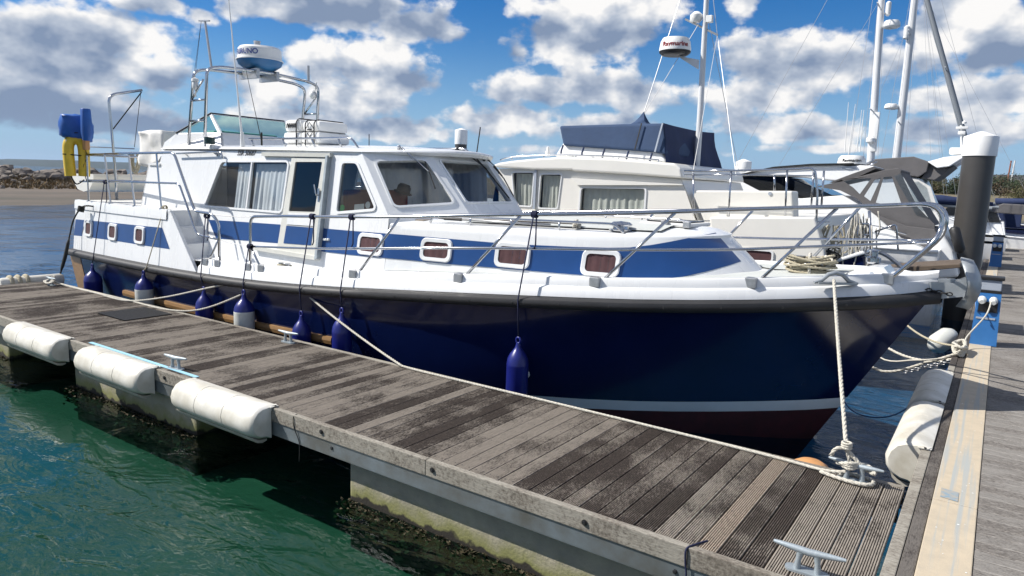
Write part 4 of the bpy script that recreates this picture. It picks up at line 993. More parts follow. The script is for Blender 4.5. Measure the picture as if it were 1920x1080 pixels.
# ---- forward trunk cabin
def xn(z): return -2.14-1.1*(z-1.768)
def TB(x, z):
    s = (x+6.26)/(xn(z)+6.26)
    if s >= 1: return 0.0
    base = 1.65-.16*(z-1.3)-.139*max(0, x+6.26); return base*math.sqrt(max(0, 1-max(0, s)**8))
def TY(x, z): return Yc-TB(x, z)
def ztop(x): return 2.075+.012*(x+6.4)
def trunk():
    ss = [k/20*.7 for k in range(20)]+[1-.3*(1-k/36)**2 for k in range(37)]
    def row(zf):
        r = []
        for s in ss:
            x = -6.26+s*(xn(2.0)+6.26); z = zf(x); x = -6.26+s*(xn(z)+6.26); r.append(Vector((x, TY(x, z), z)))
        return r+[mir(p) for p in reversed(r[:-1])]
    rws = [row(lambda x, q=q: 1.25+(ztop(x)-.03-1.25)*q) for q in [k/14 for k in range(15)]]
    last = rws[-1]; zc = 2.0
    for (k, dz) in ((.985, .018), (.955, .03), (.85, .05), (.6, .085), (.3, .105), (.02, .11)):
        rws.append([Vector((p.x+(0 if k > .95 else -(1-k)*.35*max(0, (p.x+4.0)/1.6)), Yc+(p.y-Yc)*k, p.z+dz)) for p in last])
    b = B(); b.grid(rws); b.out('trunk_cabin', 'gelcoat', yacht, smooth=42)
    # grip panel on top
    b = B(); r2 = []
    for k in (.80, .5, .2, -.2, -.5, -.8):
        r2.append([Vector((x, Yc+(TY(x, 2.05)-Yc)*k, ztop(x)-.03+.030+.11*(1-abs(k)**1.6)+.012)) for x in [-5.4+i*.2 for i in range(13)]])
    b.grid(r2); b.out('grip_panel', 'deck_grip', yacht, smooth=40)
    # stripe: house side pieces then along the trunk
    def piece(L0, L1, yf):
        b = B(); b.grid([[atsurf(a[0]+(c[0]-a[0])*q, a[1]+(c[1]-a[1])*q, yf) for a, c in zip(L0, L1)] for q in [k/12 for k in range(13)]]); b.out('blue_stripe', 'stripe_blue', yacht, smooth=60)
    hy = lambda x, z: HPy(x, z)-.004
    piece([(391,412),(440,415),(490,418.5),(526,421)], [(405,447),(440,449.5),(490,453.5),(522,456)], hy)
    ty = lambda x, z: (TY(x, z) if x > -6.26 else HPy(x, z))-.008
    T0 = [(604,428),(650,432),(700,436),(760,440.5),(840,447.5),(927,455),(1000,459.5),(1080,463),(1140,464.5),(1180,464),(1220,459.5),(1260,452.5),(1300,444.5),(1330,438.5),(1342,436)]
    T1 = [(600,471),(650,477),(700,482),(760,487),(840,495),(927,502),(1000,508.5),(1080,515),(1140,519.5),(1190,522.5),(1235,523.5),(1280,519),(1325,509),(1365,498),(1390,490)]
    def dense(T):
        return [(T[i][0]+(T[i+1][0]-T[i][0])*k/5, T[i][1]+(T[i+1][1]-T[i][1])*k/5) for i in range(len(T)-1) for k in range(5)]+[T[-1]]
    piece(dense(T0), dense(T1), ty)
    for (u, v, w, h_) in ((695.5,458.5,.46,.28),(818.5,469,.45,.28),(961.5,479,.45,.29),(1126.5,494,.43,.29)):
        porthole(atsurf(u, v, lambda x, z: TY(x, z) if x > -6.26 else HPy(x, z)), lambda x, z: (TY(x, z) if x > -6.26 else HPy(x, z)), w, h_, .075)
    # three skin fittings near the door
    for u in (609.5, 613, 617.5):
        b = B(); p = HP(u, 449.5); b.lathe([(.017, 0), (.017, .03), (.010, .034)], p, HN, 12); b.out('skin_fitting', 'sticker_white', yacht)
    # vent slot on the trunk side near the bow
    p = atsurf(1188, 530, TY); b = B(); b.tube([Vector((p.x-.1, p.y-.14, p.z-.1)), Vector((p.x-.08, p.y-.14, p.z-.04)), Vector((p.x+.07, p.y-.12, p.z-.04)), Vector((p.x+.09, p.y-.12, p.z-.1))], .008, 6); b.out('footing_loop', 'steel', yacht, smooth=40)
    p = aty(1038, 713, 6.25); b = B(); x, h_ = hullpt(.767, p.z); 
    t = .767; b.lathe([(.045, 0), (.045, .012), (.03, .018), (.02, .01)], Vector((x, Yc-h_-.002, p.z)), (.25, -1, -.1), 20); b.out('drain_outlet', 'sticker_white', yacht, smooth=40)
trunk()

# ------------------------------------------------------------------ cruiser: flybridge, rails, deck gear
def flybridge():
    T0 = Vector((-11.66, 6.66, 3.24)); T1 = aty(395, 213.5, 7.1); B1 = Vector((-10.90, 7.0, 3.27)); F0 = Vector((-11.74, 6.50, 2.96)); F1 = Vector((-10.66, 6.86, 3.02))
    A0 = Vector((-12.1, 6.55, 2.74)); A1 = Vector((-11.95, 6.62, 3.10))
    for s in (-1, 1):
        g = (lambda p: p) if s < 0 else mir
        b = B(); b.add([g(p) for p in (F0, F1, B1, T0)]+[g(p+Vector((0, .05, 0))) for p in (F0, F1, B1, T0)], [(0,1,2,3),(4,7,6,5),(0,3,7,4),(2,6,7,3),(0,4,5,1),(1,5,6,2)])
        b.add([g(p) for p in (A0, F0, T0, A1)]+[g(p+Vector((0, .05, 0))) for p in (A0, F0, T0, A1)], [(0,1,2,3),(4,7,6,5),(0,3,7,4),(2,6,7,3)]); b.out('flybridge_coaming', 'gelcoat', yacht)
        lo, hi, ap = T0.copy(), B1.copy(), T1.copy(); c = (lo+hi+ap)/3
        inn = [q.lerp(c, .13) for q in (lo, hi, ap)]
        b = B(); ring(b, [g(q) for q in (lo, hi, ap)], [g(q) for q in inn], (0, .025*(1 if s < 0 else -1), 0)); fr = b.out('windscreen_frame', 'gelcoat', yacht)
        b = B(); b.add([g(q+Vector((0, .012, 0))) for q in inn], [(0,1,2)]); b.out('pane', 'glass_green', fr)
    b = B(); b.add([F1, mir(F1), mir(B1), B1], [(0,1,2,3)]); b.out('flybridge_coaming', 'gelcoat', yacht)
    o = [B1, mir(B1), mir(T1), T1]; c = sum(o, Vector())/4
    inn = [Vector((p.x+(c.x-p.x)*.05, p.y+(c.y-p.y)*.035, p.z+(c.z-p.z)*.08)) for p in o]
    b = B(); ring(b, o, inn, (.025, 0, 0)); fr = b.out('windscreen_frame', 'gelcoat', yacht)
    b = B(); b.add([p+Vector((.012, 0, 0)) for p in inn], [(0,1,2,3)]); b.out('pane', 'glass_green', fr)
    b = B(); b.tube([T0+Vector((0,0,.012)), T1+Vector((0,0,.012)), mir(T1)+Vector((0,0,.012)), mir(T0)+Vector((0,0,.012))], .014, 6); b.out('windscreen_trim', 'black', yacht)
    b = B(); b.box((-11.5, 7.1, 3.16), (-11.1, 8.3, 3.33), bev=.04); b.out('helm_cushion', 'teal_item', yacht, smooth=40)
    # seat cover resting at the aft end of the flybridge
    t = thing('seat_cover', (-12.3, 6.95, 2.72), 'crumpled white canvas cover over a seat behind the flybridge', 'canvas cover')
    bm = bmesh.new(); bmesh.ops.create_cube(bm, size=1); bmesh.ops.subdivide_edges(bm, edges=bm.edges[:], cuts=9, use_grid_fill=True)
    for v in bm.verts:
        p = v.co.copy(); q = 1-.16*(p.z+.5); w = Vector((p.x*.80*q, p.y*.66*q, p.z*.60))
        w += Vector((noise.noise(p*2.6+Vector((3,0,0))), noise.noise(p*2.6+Vector((0,7,0))), noise.noise(p*2.2)))*.075
        w.x -= .12*(p.z+.5); v.co = w+Vector((-12.33, 6.92, 3.0))
    me = bpy.data.meshes.new('cover'); bm.to_mesh(me); bm.free(); link_mesh('cover_cloth', me, 'white_canvas', t, smooth=True)
    b = B(); b.box((-12.5, 6.8, 2.0), (-12.3, 7.1, 2.80)); b.out('seat_post', 'gelcoat_dirty', t)
flybridge()
def arch():
    for (x0, x1, zt, xr) in ((-11.40, -11.14, 4.25, 0), (-10.90, -10.76, 4.27, 0)):
        b = B(); pts = [Vector((x0, 6.70, 2.80)), Vector((x1-.02, 6.72, zt)), Vector((x1, 6.95, zt+.06)), Vector((x1, Yc, zt+.10))]
        full = pts+[mir(p) for p in reversed(pts[:-1])]; b.tube(fillet(full, .22, 6), .026, 10); b.out('arch_tube', 'steel', yacht, smooth=True)
    for s in (-1, 1):
        g = (lambda p: p) if s < 0 else mir
        for z in (3.45, 3.78):
            xa = -11.40+.26*(z-2.8)/1.45; xb = -10.90+.14*(z-2.8)/1.47; b = B(); b.tube([g(Vector((xa, 6.70, z))), g(Vector((xb, 6.70, z)))], .018, 8); b.out('arch_rung', 'steel', yacht, smooth=True)
        b = B(); b.tube([g(Vector((-11.2, 6.70, 3.8))), g(Vector((-10.86, 6.70, 4.1)))], .016, 8); b.out('arch_brace', 'steel', yacht, smooth=True)
    b = B(); b.tube([Vector((-11.14, 6.95, 4.31)), Vector((-10.76, 6.95, 4.33))], .018, 8); b.tube([Vector((-11.14, 7.5, 4.34)), Vector((-10.76, 7.5, 4.36))], .018, 8); b.tube([Vector((-11.14, 8.2, 4.34)), Vector((-10.76, 8.2, 4.36))], .018, 8); b.out('arch_rung', 'steel', yacht, smooth=True)
    for y in (7.62, 8.02):
        b = B(); b.box((-11.2, y-.03, 4.24), (-10.7, y+.03, 4.40)); b.out('radar_bracket', 'steel_dull', yacht)
    c = Vector((-10.97, 7.85, 4.40)); b = B()
    b.lathe([(.22, 0), (.36, .10), (.385, .17)], c, n=36); rd = b.out('radar_base', 'radar_blue', yacht, smooth=40)
    b = B(); b.lathe([(.398, .1702), (.398, .185), (.375, .19), (.362, .36), (.33, .395), (.12, .42), (.001, .423)], c, n=36); b.out('radar_dome', 'radar_white', yacht, smooth=35)
    b = B(); b.lathe([(.055, .42), (.055, .48), (.06, .485), (.06, .50), (.001, .502)], c+Vector((0,-.05,0)), n=16); b.out('radome_cap', 'steel_dull', yacht, smooth=35)
    def wrap(me, c, r, ang0, z):
        for v in me.vertices:
            a = ang0+v.co.x/r; h = v.co.y; dd = v.co.z; v.co = Vector((c.x+math.cos(a)*(r+dd), c.y+math.sin(a)*(r+dd), z+h))
        return me
    d = CAM-c; an = math.atan2(d.y, d.x); me = text_mesh('FURUNO', .12, .0, .0015, .0015)
    link_mesh('radar_lettering', wrap(me, c, .375, an-.72, c.z+.28), 'text_navy', yacht)
    # signal mast on the arch
    b = B(); p = Vector((-10.80, 6.82, 4.26)); top = aty(384, 38, 6.82); b.tube([p, Vector((top.x, top.y, top.z))], .019, 8); q = Vector((top.x, top.y, top.z))
    b.obox(q+Vector((-.13,-.02,0)), q+Vector((.13,.0,-.02)), .03, .02); b.out('signal_mast', 'steel_dull', yacht, smooth=40)
    b = B(); b.tube([q+Vector((-.1,0,0)), Vector((-11.35, 6.66, 2.9))], .003, 4); b.tube([q+Vector((-.1,0,0)), Vector((-11.2, 6.75, 4.2))], .003, 4); b.out('halyard', 'rope_black', yacht)
    b = B(); c2 = Vector((-11.06, 6.68, 3.95)); b.lathe([(.035,0),(.05,.02),(.05,.10),(.04,.12),(.06,.13),(.055,.17),(.001,.19)], c2, n=14); b.tube([c2+Vector((0,0,-.12)), c2], .012, 6); b.out('gps_antenna', 'radar_white', yacht, smooth=40)
    b = B(); c2 = Vector((-10.9, 8.95, 4.05)); b.lathe([(.03,0),(.07,.05),(.07,.10),(.03,.16),(.001,.17)], c2, n=14); b.tube([c2, c2+Vector((.1,0,.3))], .012, 6); b.out('horn', 'radar_white', yacht, smooth=40)
    b = B(); b.tube([Vector((-10.78, 8.75, 4.3)), Vector((-10.78, 8.75, 4.62))], .022, 8); b.out('stern_light', 'steel_dull', yacht, smooth=40)
    # whip aerials
    b0 = HP(448, 272)+Vector((.0, .06, .06)); tp = aty(422, -70, b0.y); b = B(); b.tube([b0, b0.lerp(tp, .3), tp], [.019, .012, .006], 8); b.lathe([(.035, -.08), (.03, .0), (.022, .14)], b0, n=12); b.out('whip_aerial', 'radar_white', yacht, smooth=40)
    b0 = HP(482, 272)+Vector((0, .08, .05)); tp = aty(461, 130, b0.y); b = B(); b.tube([b0, tp], [.006, .003], 6); b.tube([b0-Vector((0,0,.05)), b0+Vector((0,0,.14))], .014, 8); b.out('whip_aerial', 'rope_black', yacht, smooth=40)
    p = aty(692, 268, 8.0); b = B(); b.tube([p-Vector((0,0,.1)), p+Vector((0,0,.14))], .007, 6); b.out('roof_aerial', 'black', yacht)
    p = aty(892, 280, 8.8); b = B(); b.tube([p-Vector((0,0,.2)), p+Vector((.08,0,.34))], .009, 6); b.out('roof_aerial', 'black', yacht)
    # navigation light
    p = HP(401, 268)+Vector((0, .02, .0)); b = B(); b.lathe([(.075,-.055),(.08,-.05),(.08,.05),(.075,.055)], p+Vector((0,-.09,.03)), (0,0,1), 18); nl = b.out('side_light', 'green_plastic', yacht, smooth=40)
    b = B(); b.box(p+Vector((-.02,-.09,-.10)), p+Vector((.06,.06,-.03)), bev=.01); b.out('side_light_bracket', 'gelcoat', yacht)
    # roof grab rail
    for s in (-1, 1):
        g = (lambda q: q) if s < 0 else mir
        pts = [Vector((-9.55, 6.62, 3.14)), Vector((-7.28, 6.62, 3.14)), Vector((-7.15, 6.62, 3.0))]; b = B(); b.tube([g(q) for q in fillet(pts, .08)], .016, 8)
        for x in (-9.5, -8.75, -8.1, -7.55): b.tube([g(Vector((x, 6.62, 3.14))), g(Vector((x+.03, 6.66, 3.0)))], .014, 8)
        b.out('roof_rail', 'steel', yacht, smooth=True)
        pts = [HP(331, 288, .06), HP(414, 284.5, .06), HP(422.5, 297, .02)]; pts = [Vector((q.x, HPy(q.x, q.z)-.06, q.z)) for q in pts]
        b = B(); b.tube([g(q) for q in fillet(pts, .06)], .014, 8)
        for u in (352, 408): q = HP(u, 287); b.tube([g(q+Vector((0,-.06,0))), g(q+Vector((0,.01,-.05)))], .010, 6)
        b.out('side_grab_rail', 'steel', yacht, smooth=True)
arch()
def raft():
    t = thing('life_raft', (-8.85, 7.3, 3.03), 'white ribbed life raft canister strapped on the cabin roof', 'life raft')
    for (x0, x1, k) in ((-9.26, -8.85, 1.0), (-8.84, -8.42, .93)):
        b = B(); b.box((x0, 7.02, 3.10), (x1, 7.62, 3.10+.17), bev=.05); b.box((x0+.012, 7.035, 3.272), (x1-.012, 7.605, 3.10+.36*k), bev=.06); b.out('canister_shell', 'radar_white', t, smooth=40)
    b = B(); b.box((-9.2, 7.05, 3.03), (-8.48, 7.6, 3.098)); b.out('cradle', 'gelcoat_dirty', t)
    for x in (-8.93, -8.52, -8.72):
        b = B(); y0, y1, z1 = 7.008, 7.632, 3.472 if x < -8.85 else 3.445
        b.tube(fillet([Vector((x, y0, 3.05)), Vector((x, y0, z1-.05)), Vector((x, y0+.05, z1)), Vector((x, y1-.05, z1)), Vector((x, y1, 3.05))], .04), .009, 6); b.out('strap', 'black', t)
    c = Vector((-8.63, 7.018, 3.30)); b = B(); o = [c+Vector(q) for q in ((-.11,0,0),(0,0,-.11),(.11,0,0),(0,0,.11))]; ring(b, o, [c+(q-c)*.9 for q in o], (0,-.006,0)); b.out('diamond_mark', 'text_black', t)
    b = B(); b.obox(c+Vector((-.05,-.003,0)), c+Vector((.05,-.003,0)), .004, .02); b.out('diamond_mark_text', 'text_black', t)
    for i in range(5):
        b = B(); q = Vector((-9.16+.045*i, 7.022+.0*i, 3.36)); b.tube(catmull([q+Vector((-.018,0,-.03)), q+Vector((-.006,0,.03)), q+Vector((.01,0,.035)), q+Vector((.016,0,-.02))], 3), .006, 5); b.out('arc_mark', 'text_black', t)
raft()
def wipers():
    n1 = (Cb-Ct).cross(Rt-Ct).normalized(); n1 = n1 if n1.x > 0 else -n1; n2 = (Rb-Rt).cross(Vector((0, 1, 0))).normalized(); n2 = n2 if n2.x > 0 else -n2
    h1 = lambda u, v, o=.05: plane_hit(u, v, (Ct+Cb+Rt+Rb)/4+n1*o, n1); h2 = lambda u, v, o=.05: plane_hit(u, v, Rt+n2*o, n2)
    for (hh, nn, arm, blade, m_) in ((h1, n1, [(748,277),(803,321)], [(797,303),(806,325),(816,354)], 'steel'), (h2, n2, [(856,281),(913,317)], [(893,297),(914,320),(955,372)], 'black'), (h2, n2, [(909,298),(942,330)], [(925,312),(945,335),(963,368)], 'black')):
        b = B(); a0, a1 = hh(*arm[0], .03), hh(*arm[1]); b.lathe([(.022, -.03), (.022, .03), (.012, .04)], a0, nn, 10); b.tube([a0+nn*.02, a0.lerp(a1, .5)+nn*.03, a1], .008, 6); b.tube([a0+nn*.02+Vector((0,.05,.0)), a1], .005, 6); w = b.out('wiper_arm', m_, yacht, smooth=True)
        b = B(); pts = [hh(*q, .03) for q in blade]; b.tube(pts, .009, 6); b.out('wiper_blade', 'black', w)
wipers()

# ---- stainless guard rails
def ry(x, z): return Yc-max(hb(x)-.10, .26)
def RP(u, v): return atsurf(u, v, ry)
def rails():
    top = [RP(u, v) for u, v in ((469,508),(469.5,440))]+[RP(469.5, 406)]+[RP(u, v) for u, v in ((540,405.5),(640,406.5),(751,406.5),(870,404),(978,402.5),(1120,401),(1265,397),(1420,391.5),(1570,388),(1680,384.5))]
    nose = [aty(1738, 384, 7.50), aty(1762, 400, 7.52), aty(1764, 428, 7.52), aty(1742, 462, 7.45)]; base = RP(1664, 527)
    tops = fillet(top[:4], .13, 6)+catmull(top[3:]+nose+[base], 5)[1:]
    mid = catmull([RP(u, v) for u, v in ((470,462),(590,466),(751,465.5),(870,465),(1000,466),(1150,468),(1260,468.5),(1380,467.5),(1500,463.5),(1620,459),(1700,456))]+[aty(1745, 455, 7.48)], 5)
    st = [((665,521),(751,406.5)),((862,529),(978,402.5)),((1117,538),(1268,397)),((1408,541),(1572,388))]
    for s in (-1, 1):
        g = (lambda q: q) if s < 0 else mir
        b = B(); b.tube([g(q) for q in tops], .0205, 10); b.out('top_rail', 'steel', yacht, smooth=True)
        b = B(); b.tube([g(q) for q in mid], .0145, 8); b.out('mid_rail', 'steel', yacht, smooth=True)
        for a, c in st:
            p, q = RP(*a), RP(*c); b = B(); b.tube([g(p), g(q)], .0165, 8); b.out('stanchion', 'steel', yacht, smooth=True)
        for p in [RP(*a) for a, c in st]+[base, RP(469, 510), RP(493, 513)]:
            b = B(); y = Yc-hb(p.x)+.055; z = zs(p.x); zz = z+.20 if p.x < -.95 else z+.19; lo = Vector((p.x-.055, y-.004, zz-.085)); hi = Vector((p.x+.055, y+.10, zz+.016))
            if s > 0: lo, hi = Vector((lo.x, 2*Yc-hi.y, lo.z)), Vector((hi.x, 2*Yc-lo.y, hi.z))
            b.box(lo, hi, bev=.008); b.out('stanchion_base', 'steel_dull', yacht)
        b = B(); b.tube([g(RP(470, 462)), g(RP(493, 511))], .015, 8); b.out('stanchion', 'steel', yacht, smooth=True)
    # stern rail
    sy = lambda x, z: (Yc-hb(x)+.14 if x < -10.2 else Yc-hb(x)+.10)
    SP = lambda u, v: atsurf(u, v, sy)
    t1 = [SP(u, v) for u, v in ((163,290),(240,287.5),(326,286),(365,396),(398,401),(411,420),(411.5,500))]
    m1 = [SP(u, v) for u, v in ((150,340),(240,341),(336,344),(369,439),(388,444),(410,449))]
    posts = [((163,290),(167,386)),((196,289),(208,388)),((241,287.5),(253,391)),((293,286.5),(303,393))]
    for s in (-1, 1):
        g = (lambda q: q) if s < 0 else mir
        b = B(); b.tube([g(q) for q in fillet(t1, .10, 5)], .021, 10); b.out('stern_rail', 'steel', yacht, smooth=True)
        b = B(); b.tube([g(q) for q in fillet(m1, .09, 5)], .016, 8); b.out('stern_mid_rail', 'steel', yacht, smooth=True)
        for a, c in posts:
            p, q = SP(*a), SP(*c); q = Vector((q.x, q.y, ZA)); b = B(); b.tube([g(p), g(q)], .016, 8); b.lathe([(.035, 0), (.035, .012), (.02, .02)], g(q), n=12); b.out('stern_post', 'steel', yacht, smooth=40)
        b = B(); b.tube([g(SP(409, 450)), g(SP(389, 497))], .015, 8); b.out('stern_post', 'steel', yacht, smooth=True)
        for u, v in ((411.5,499),(389,496)):
            p = SP(u, v); b = B(); y = Yc-hb(p.x)+.05; z = zs(p.x)+.12; lo = Vector((p.x-.055, y, z)); hi = Vector((p.x+.055, y+.10, z+.10))
            if s > 0: lo, hi = Vector((lo.x, 2*Yc-hi.y, lo.z)), Vector((hi.x, 2*Yc-lo.y, hi.z))
            b.box(lo, hi, bev=.008); b.out('stanchion_base', 'steel_dull', yacht)
        # wire gate across the side opening
        b = B(); b.tube([g(q) for q in sag(SP(399, 402), RP(470, 406), .012)], .006, 5); b.tube([g(q) for q in sag(SP(411, 449), RP(470, 462), .012)], .006, 5); b.out('gate_wire', 'steel_dull', yacht)
    q0 = SP(163, 290); b = B(); b.tube([q0, mir(q0)], .021, 8); b.tube([q0-Vector((0,0,.45)), mir(q0)-Vector((0,0,.45))], .016, 8); b.out('stern_rail', 'steel', yacht, smooth=True)
    # davit
    pl = atx(217, 330, -14.05); tp = atx(203, 180, -14.05); te = atx(266, 169, -14.05); b = B()
    b.tube(fillet([Vector((pl.x, pl.y, ZA)), pl, tp+Vector((0,0,.02)), te], .16, 6), .026, 10); b.out('davit', 'steel', yacht, smooth=True)
    b = B(); k = atx(212, 242, -14.05); b.tube([k, te-Vector((0,.01,.04))], .012, 6); b.tube([te-Vector((0,.02,.02)), atx(252, 276, -14.05)], .006, 5); b.out('davit_tackle', 'rope_black', yacht)
    b = B(); b.tube([atx(165, 275, -14.05), atx(252, 279, -14.05)], .012, 6); b.out('davit_strut', 'steel', yacht)
rails()
def dinghy():
    t = thing('dinghy', (-14.75, 7.9, 2.2), 'cream dinghy slung across the stern behind the rails', 'dinghy')
    rows = []; N_ = 14
    for i in range(N_+1):
        f = i/N_; y = 6.45+2.9*f; w = .42*(1-(.85*max(0, f-.55)/.45)**2); zt = 2.50+.06*f*f
        rows.append([Vector((-14.62+o*w, y, z)) for o, z in ((-1, zt), (-1.04, zt-.04), (-.92, zt-.16), (-.55, zt-.30), (0, zt-.34), (.55, zt-.30), (.92, zt-.16), (1.04, zt-.04), (1, zt))])
    b = B(); b.grid(rows); b.f.append(tuple(range(9))); b.m.append(0); b.out('dinghy_hull', 'cream_gelcoat', t, smooth=50)
    for y in (7.2, 8.1):
        b = B(); b.box((-15.0, y, 2.38), (-14.25, y+.22, 2.41)); b.out('thwart', 'teak', t)
dinghy()
def stern_gear():
    c = Vector((-13.92, 6.0, 2.86)); t = thing('horseshoe_buoy', c-Vector((0,0,.3)), 'yellow horseshoe lifebuoy hanging on the stern rail corner', 'lifebuoy')
    b = B(); p = aty(143, 292, 5.93); ux = Vector((.42, .907, 0)); vd = Vector((-.907, .42, 0))
    for i, off in enumerate((0, .07)):
        pts = [p+ux*x+vd*off+Vector((0, 0, z)) for x, z in ((-.105,-.36),(-.115,-.1),(-.115,.14),(-.08,.25),(0,.285),(.08,.25),(.115,.14),(.115,-.1),(.105,-.36))]
        b.tube(catmull(pts, 4), .092, 10)
    b.out('foam_ring', 'yellow', t, smooth=50)
    b = B(); b.obox(p-ux*.12-vd*.075+Vector((0,0,.2)), p-ux*.12-vd*.072+Vector((0,0,.27)), .05, .006, up=vd); b.out('reflector_patch', 'sticker_white', t)
    b = B(); b.tube(catmull([p+ux*.1-vd*.07+Vector((0,0,.28)), p+ux*.16-vd*.08, p+ux*.10-vd*.08+Vector((0,0,-.2)), p+ux*.14-vd*.05+Vector((0,0,-.45))], 5), .008, 6); b.tube([p-ux*.2-vd*.075+Vector((0,0,.02)), p+ux*.2-vd*.075+Vector((0,0,.0))], .010, 6); b.tube(catmull([p-ux*.1+Vector((0,0,-.36)), p-ux*.02-vd*.03+Vector((0,0,-.5)), p+ux*.1+Vector((0,0,-.42))], 5), .012, 6); b.out('lanyard', 'rope_black', t)
    p = aty(143, 240, 5.98); t = thing('covered_outboard', p-Vector((0,0,.3)), 'blue plastic covered outboard motor clamped above the yellow lifebuoy', 'outboard motor')
    bm = bmesh.new(); bmesh.ops.create_cube(bm, size=1); bmesh.ops.subdivide_edges(bm, edges=bm.edges[:], cuts=5, use_grid_fill=True)
    for v in bm.verts:
        q = v.co.copy(); k = (q.normalized()*.5 if q.length > 0 else q); q = q.lerp(k*1.25, .55); v.co = p+ux*(q.x*.46)+vd*(q.y*.34)+Vector((0, 0, q.z*.42-.06*q.x))+Vector((noise.noise(q*5), noise.noise(q*5+Vector((4,0,0))), noise.noise(q*5+Vector((0,4,0)))))*.05
    me = bpy.data.meshes.new('cover'); bm.to_mesh(me); bm.free(); link_mesh('cowl_cover', me, 'blue_plastic', t, smooth=True)
    b = B(); a = aty(163, 250, 5.98); c2 = aty(160, 204, 5.98); b.tube([a-Vector((.02,0,.12)), a, c2-Vector((0,0,.02)), c2], [.07,.10,.085,.075], 8); b.out('shaft_cover', 'blue_plastic', t, smooth=60); b = B(); b.tube([p+ux*math.cos(k)*.215+vd*math.sin(k)*.17+Vector((0,0,-.09)) for k in [6.283*i/16 for i in range(16)]], .010, 5, closed=True); b.out('drawcord', 'rope_black', t, smooth=True)
    b = B(); a = aty(160, 268, 6.0); b.box(a-Vector((.05,.03,.12)), a+Vector((.06,.05,.06)), bev=.01); b.out('clamp', 'orange_buoy', t)
    # hanging grey rope hank
    b = B(); r = random.Random(2); p = atx(253, 285, -13.9)
    for i in range(7):
        w = r.uniform(.03, .07); L_ = r.uniform(.28, .42); x = r.uniform(-.05, .05); b.tube(catmull([p+Vector((x,-w,0)), p+Vector((x,-w*1.2,-L_*.6)), p+Vector((x,0,-L_)), p+Vector((x,w*1.2,-L_*.6)), p+Vector((x,w,0))], 4), .010, 6)
    b.out('rope_hank', 'rope_tan', smooth=True, label='grey rope hank hanging from the davit at the stern', cat='rope')
stern_gear()

# ------------------------------------------------------------------ fenders and lines
def rope(b, pts, r, strands=3, n=6, pitch=None):
    # laid rope: strands twisted around the path
    pts = [Vector(p) for p in pts]; pitch = pitch or r*9
    d = [0.0]
    for i in range(1, len(pts)): d.append(d[-1]+(pts[i]-pts[i-1]).length)
    step = pitch/7; m = max(2, int(d[-1]/step)); rs = []
    j = 0
    for k in range(m+1):
        s = d[-1]*k/m
        while j < len(d)-2 and d[j+1] < s: j += 1
        f = (s-d[j])/max(1e-9, d[j+1]-d[j]); rs.append((pts[j].lerp(pts[j+1], f), s))
    up = None; fr = []
    for k, (p, s) in enumerate(rs):
        t = (rs[min(k+1, m)][0]-rs[max(k-1, 0)][0]).normalized()
        up = t.orthogonal().normalized() if up is None else (up-t*up.dot(t)).normalized()
        fr.append((p, s, up.copy(), t.cross(up)))
    for q in range(strands):
        b.tube([p+(u*math.cos(6.283*s/pitch+6.283*q/strands)+w*math.sin(6.283*s/pitch+6.283*q/strands))*r*.5 for (p, s, u, w) in fr], r*.58, n)
    return b
FG = 'fenders hanging along the cruiser side'
def boat_fender(eye, L_, r, kind, label, line_pts, line_m='rope_navy', line_r=.008):
    eye = Vector(eye); t = thing('boat_fender', eye-Vector((0,0,L_)), label, 'fender', FG)
    body = [(.022, -.02), (.028, -.05), (.036, -.075)]
    prof = [(.036, -.075), (.055, -.10), (r*.72, -.14), (r*.92, -.19), (r, -.25), (r*1.01, -.26), (r, -.27), (r, -L_+.16), (r*.98, -L_+.12), (r*.82, -L_+.06), (r*.5, -L_+.015), (.02, -L_)]
    if kind == 'navy':
        b = B(); b.lathe(list(reversed(body[:-1]+prof)), eye, n=24); b.out('fender_body', 'fender_blue', t, smooth=50)
    else:
        cut = 5; b = B(); b.lathe(list(reversed(body[:-1]+prof[:cut])), eye, n=24); b.out('fender_top', 'fender_blue', t, smooth=50)
        b = B(); b.lathe(list(reversed([(r*.985, -.2501)]+prof[cut:])), eye, n=24); b.out('fender_body', 'fender_white', t, smooth=50)
    b = B(); b.tube([eye+Vector((math.cos(a)*.026, 0, math.sin(a)*.032+.005)) for a in [6.283*k/12 for k in range(12)]], .013, 8, closed=True); b.out('eye', 'fender_blue', t, smooth=True)
    b = B()
    for pts in line_pts: b.tube(pts, line_r, 6)
    b.out('line', line_m, t, smooth=True)
    return t
def knot(b, p, r, m=4, ax=(1,0,0)):
    p = Vector(p); ax = Vector(ax).normalized(); a = ax.orthogonal().normalized(); c = ax.cross(a)
    for k in range(m):
        b.tube([p+ax*(k-(m-1)/2)*r*.55+(a*math.cos(q)+c*math.sin(q))*r for q in [6.283*i/12 for i in range(12)]], r*.32, 6, closed=True)
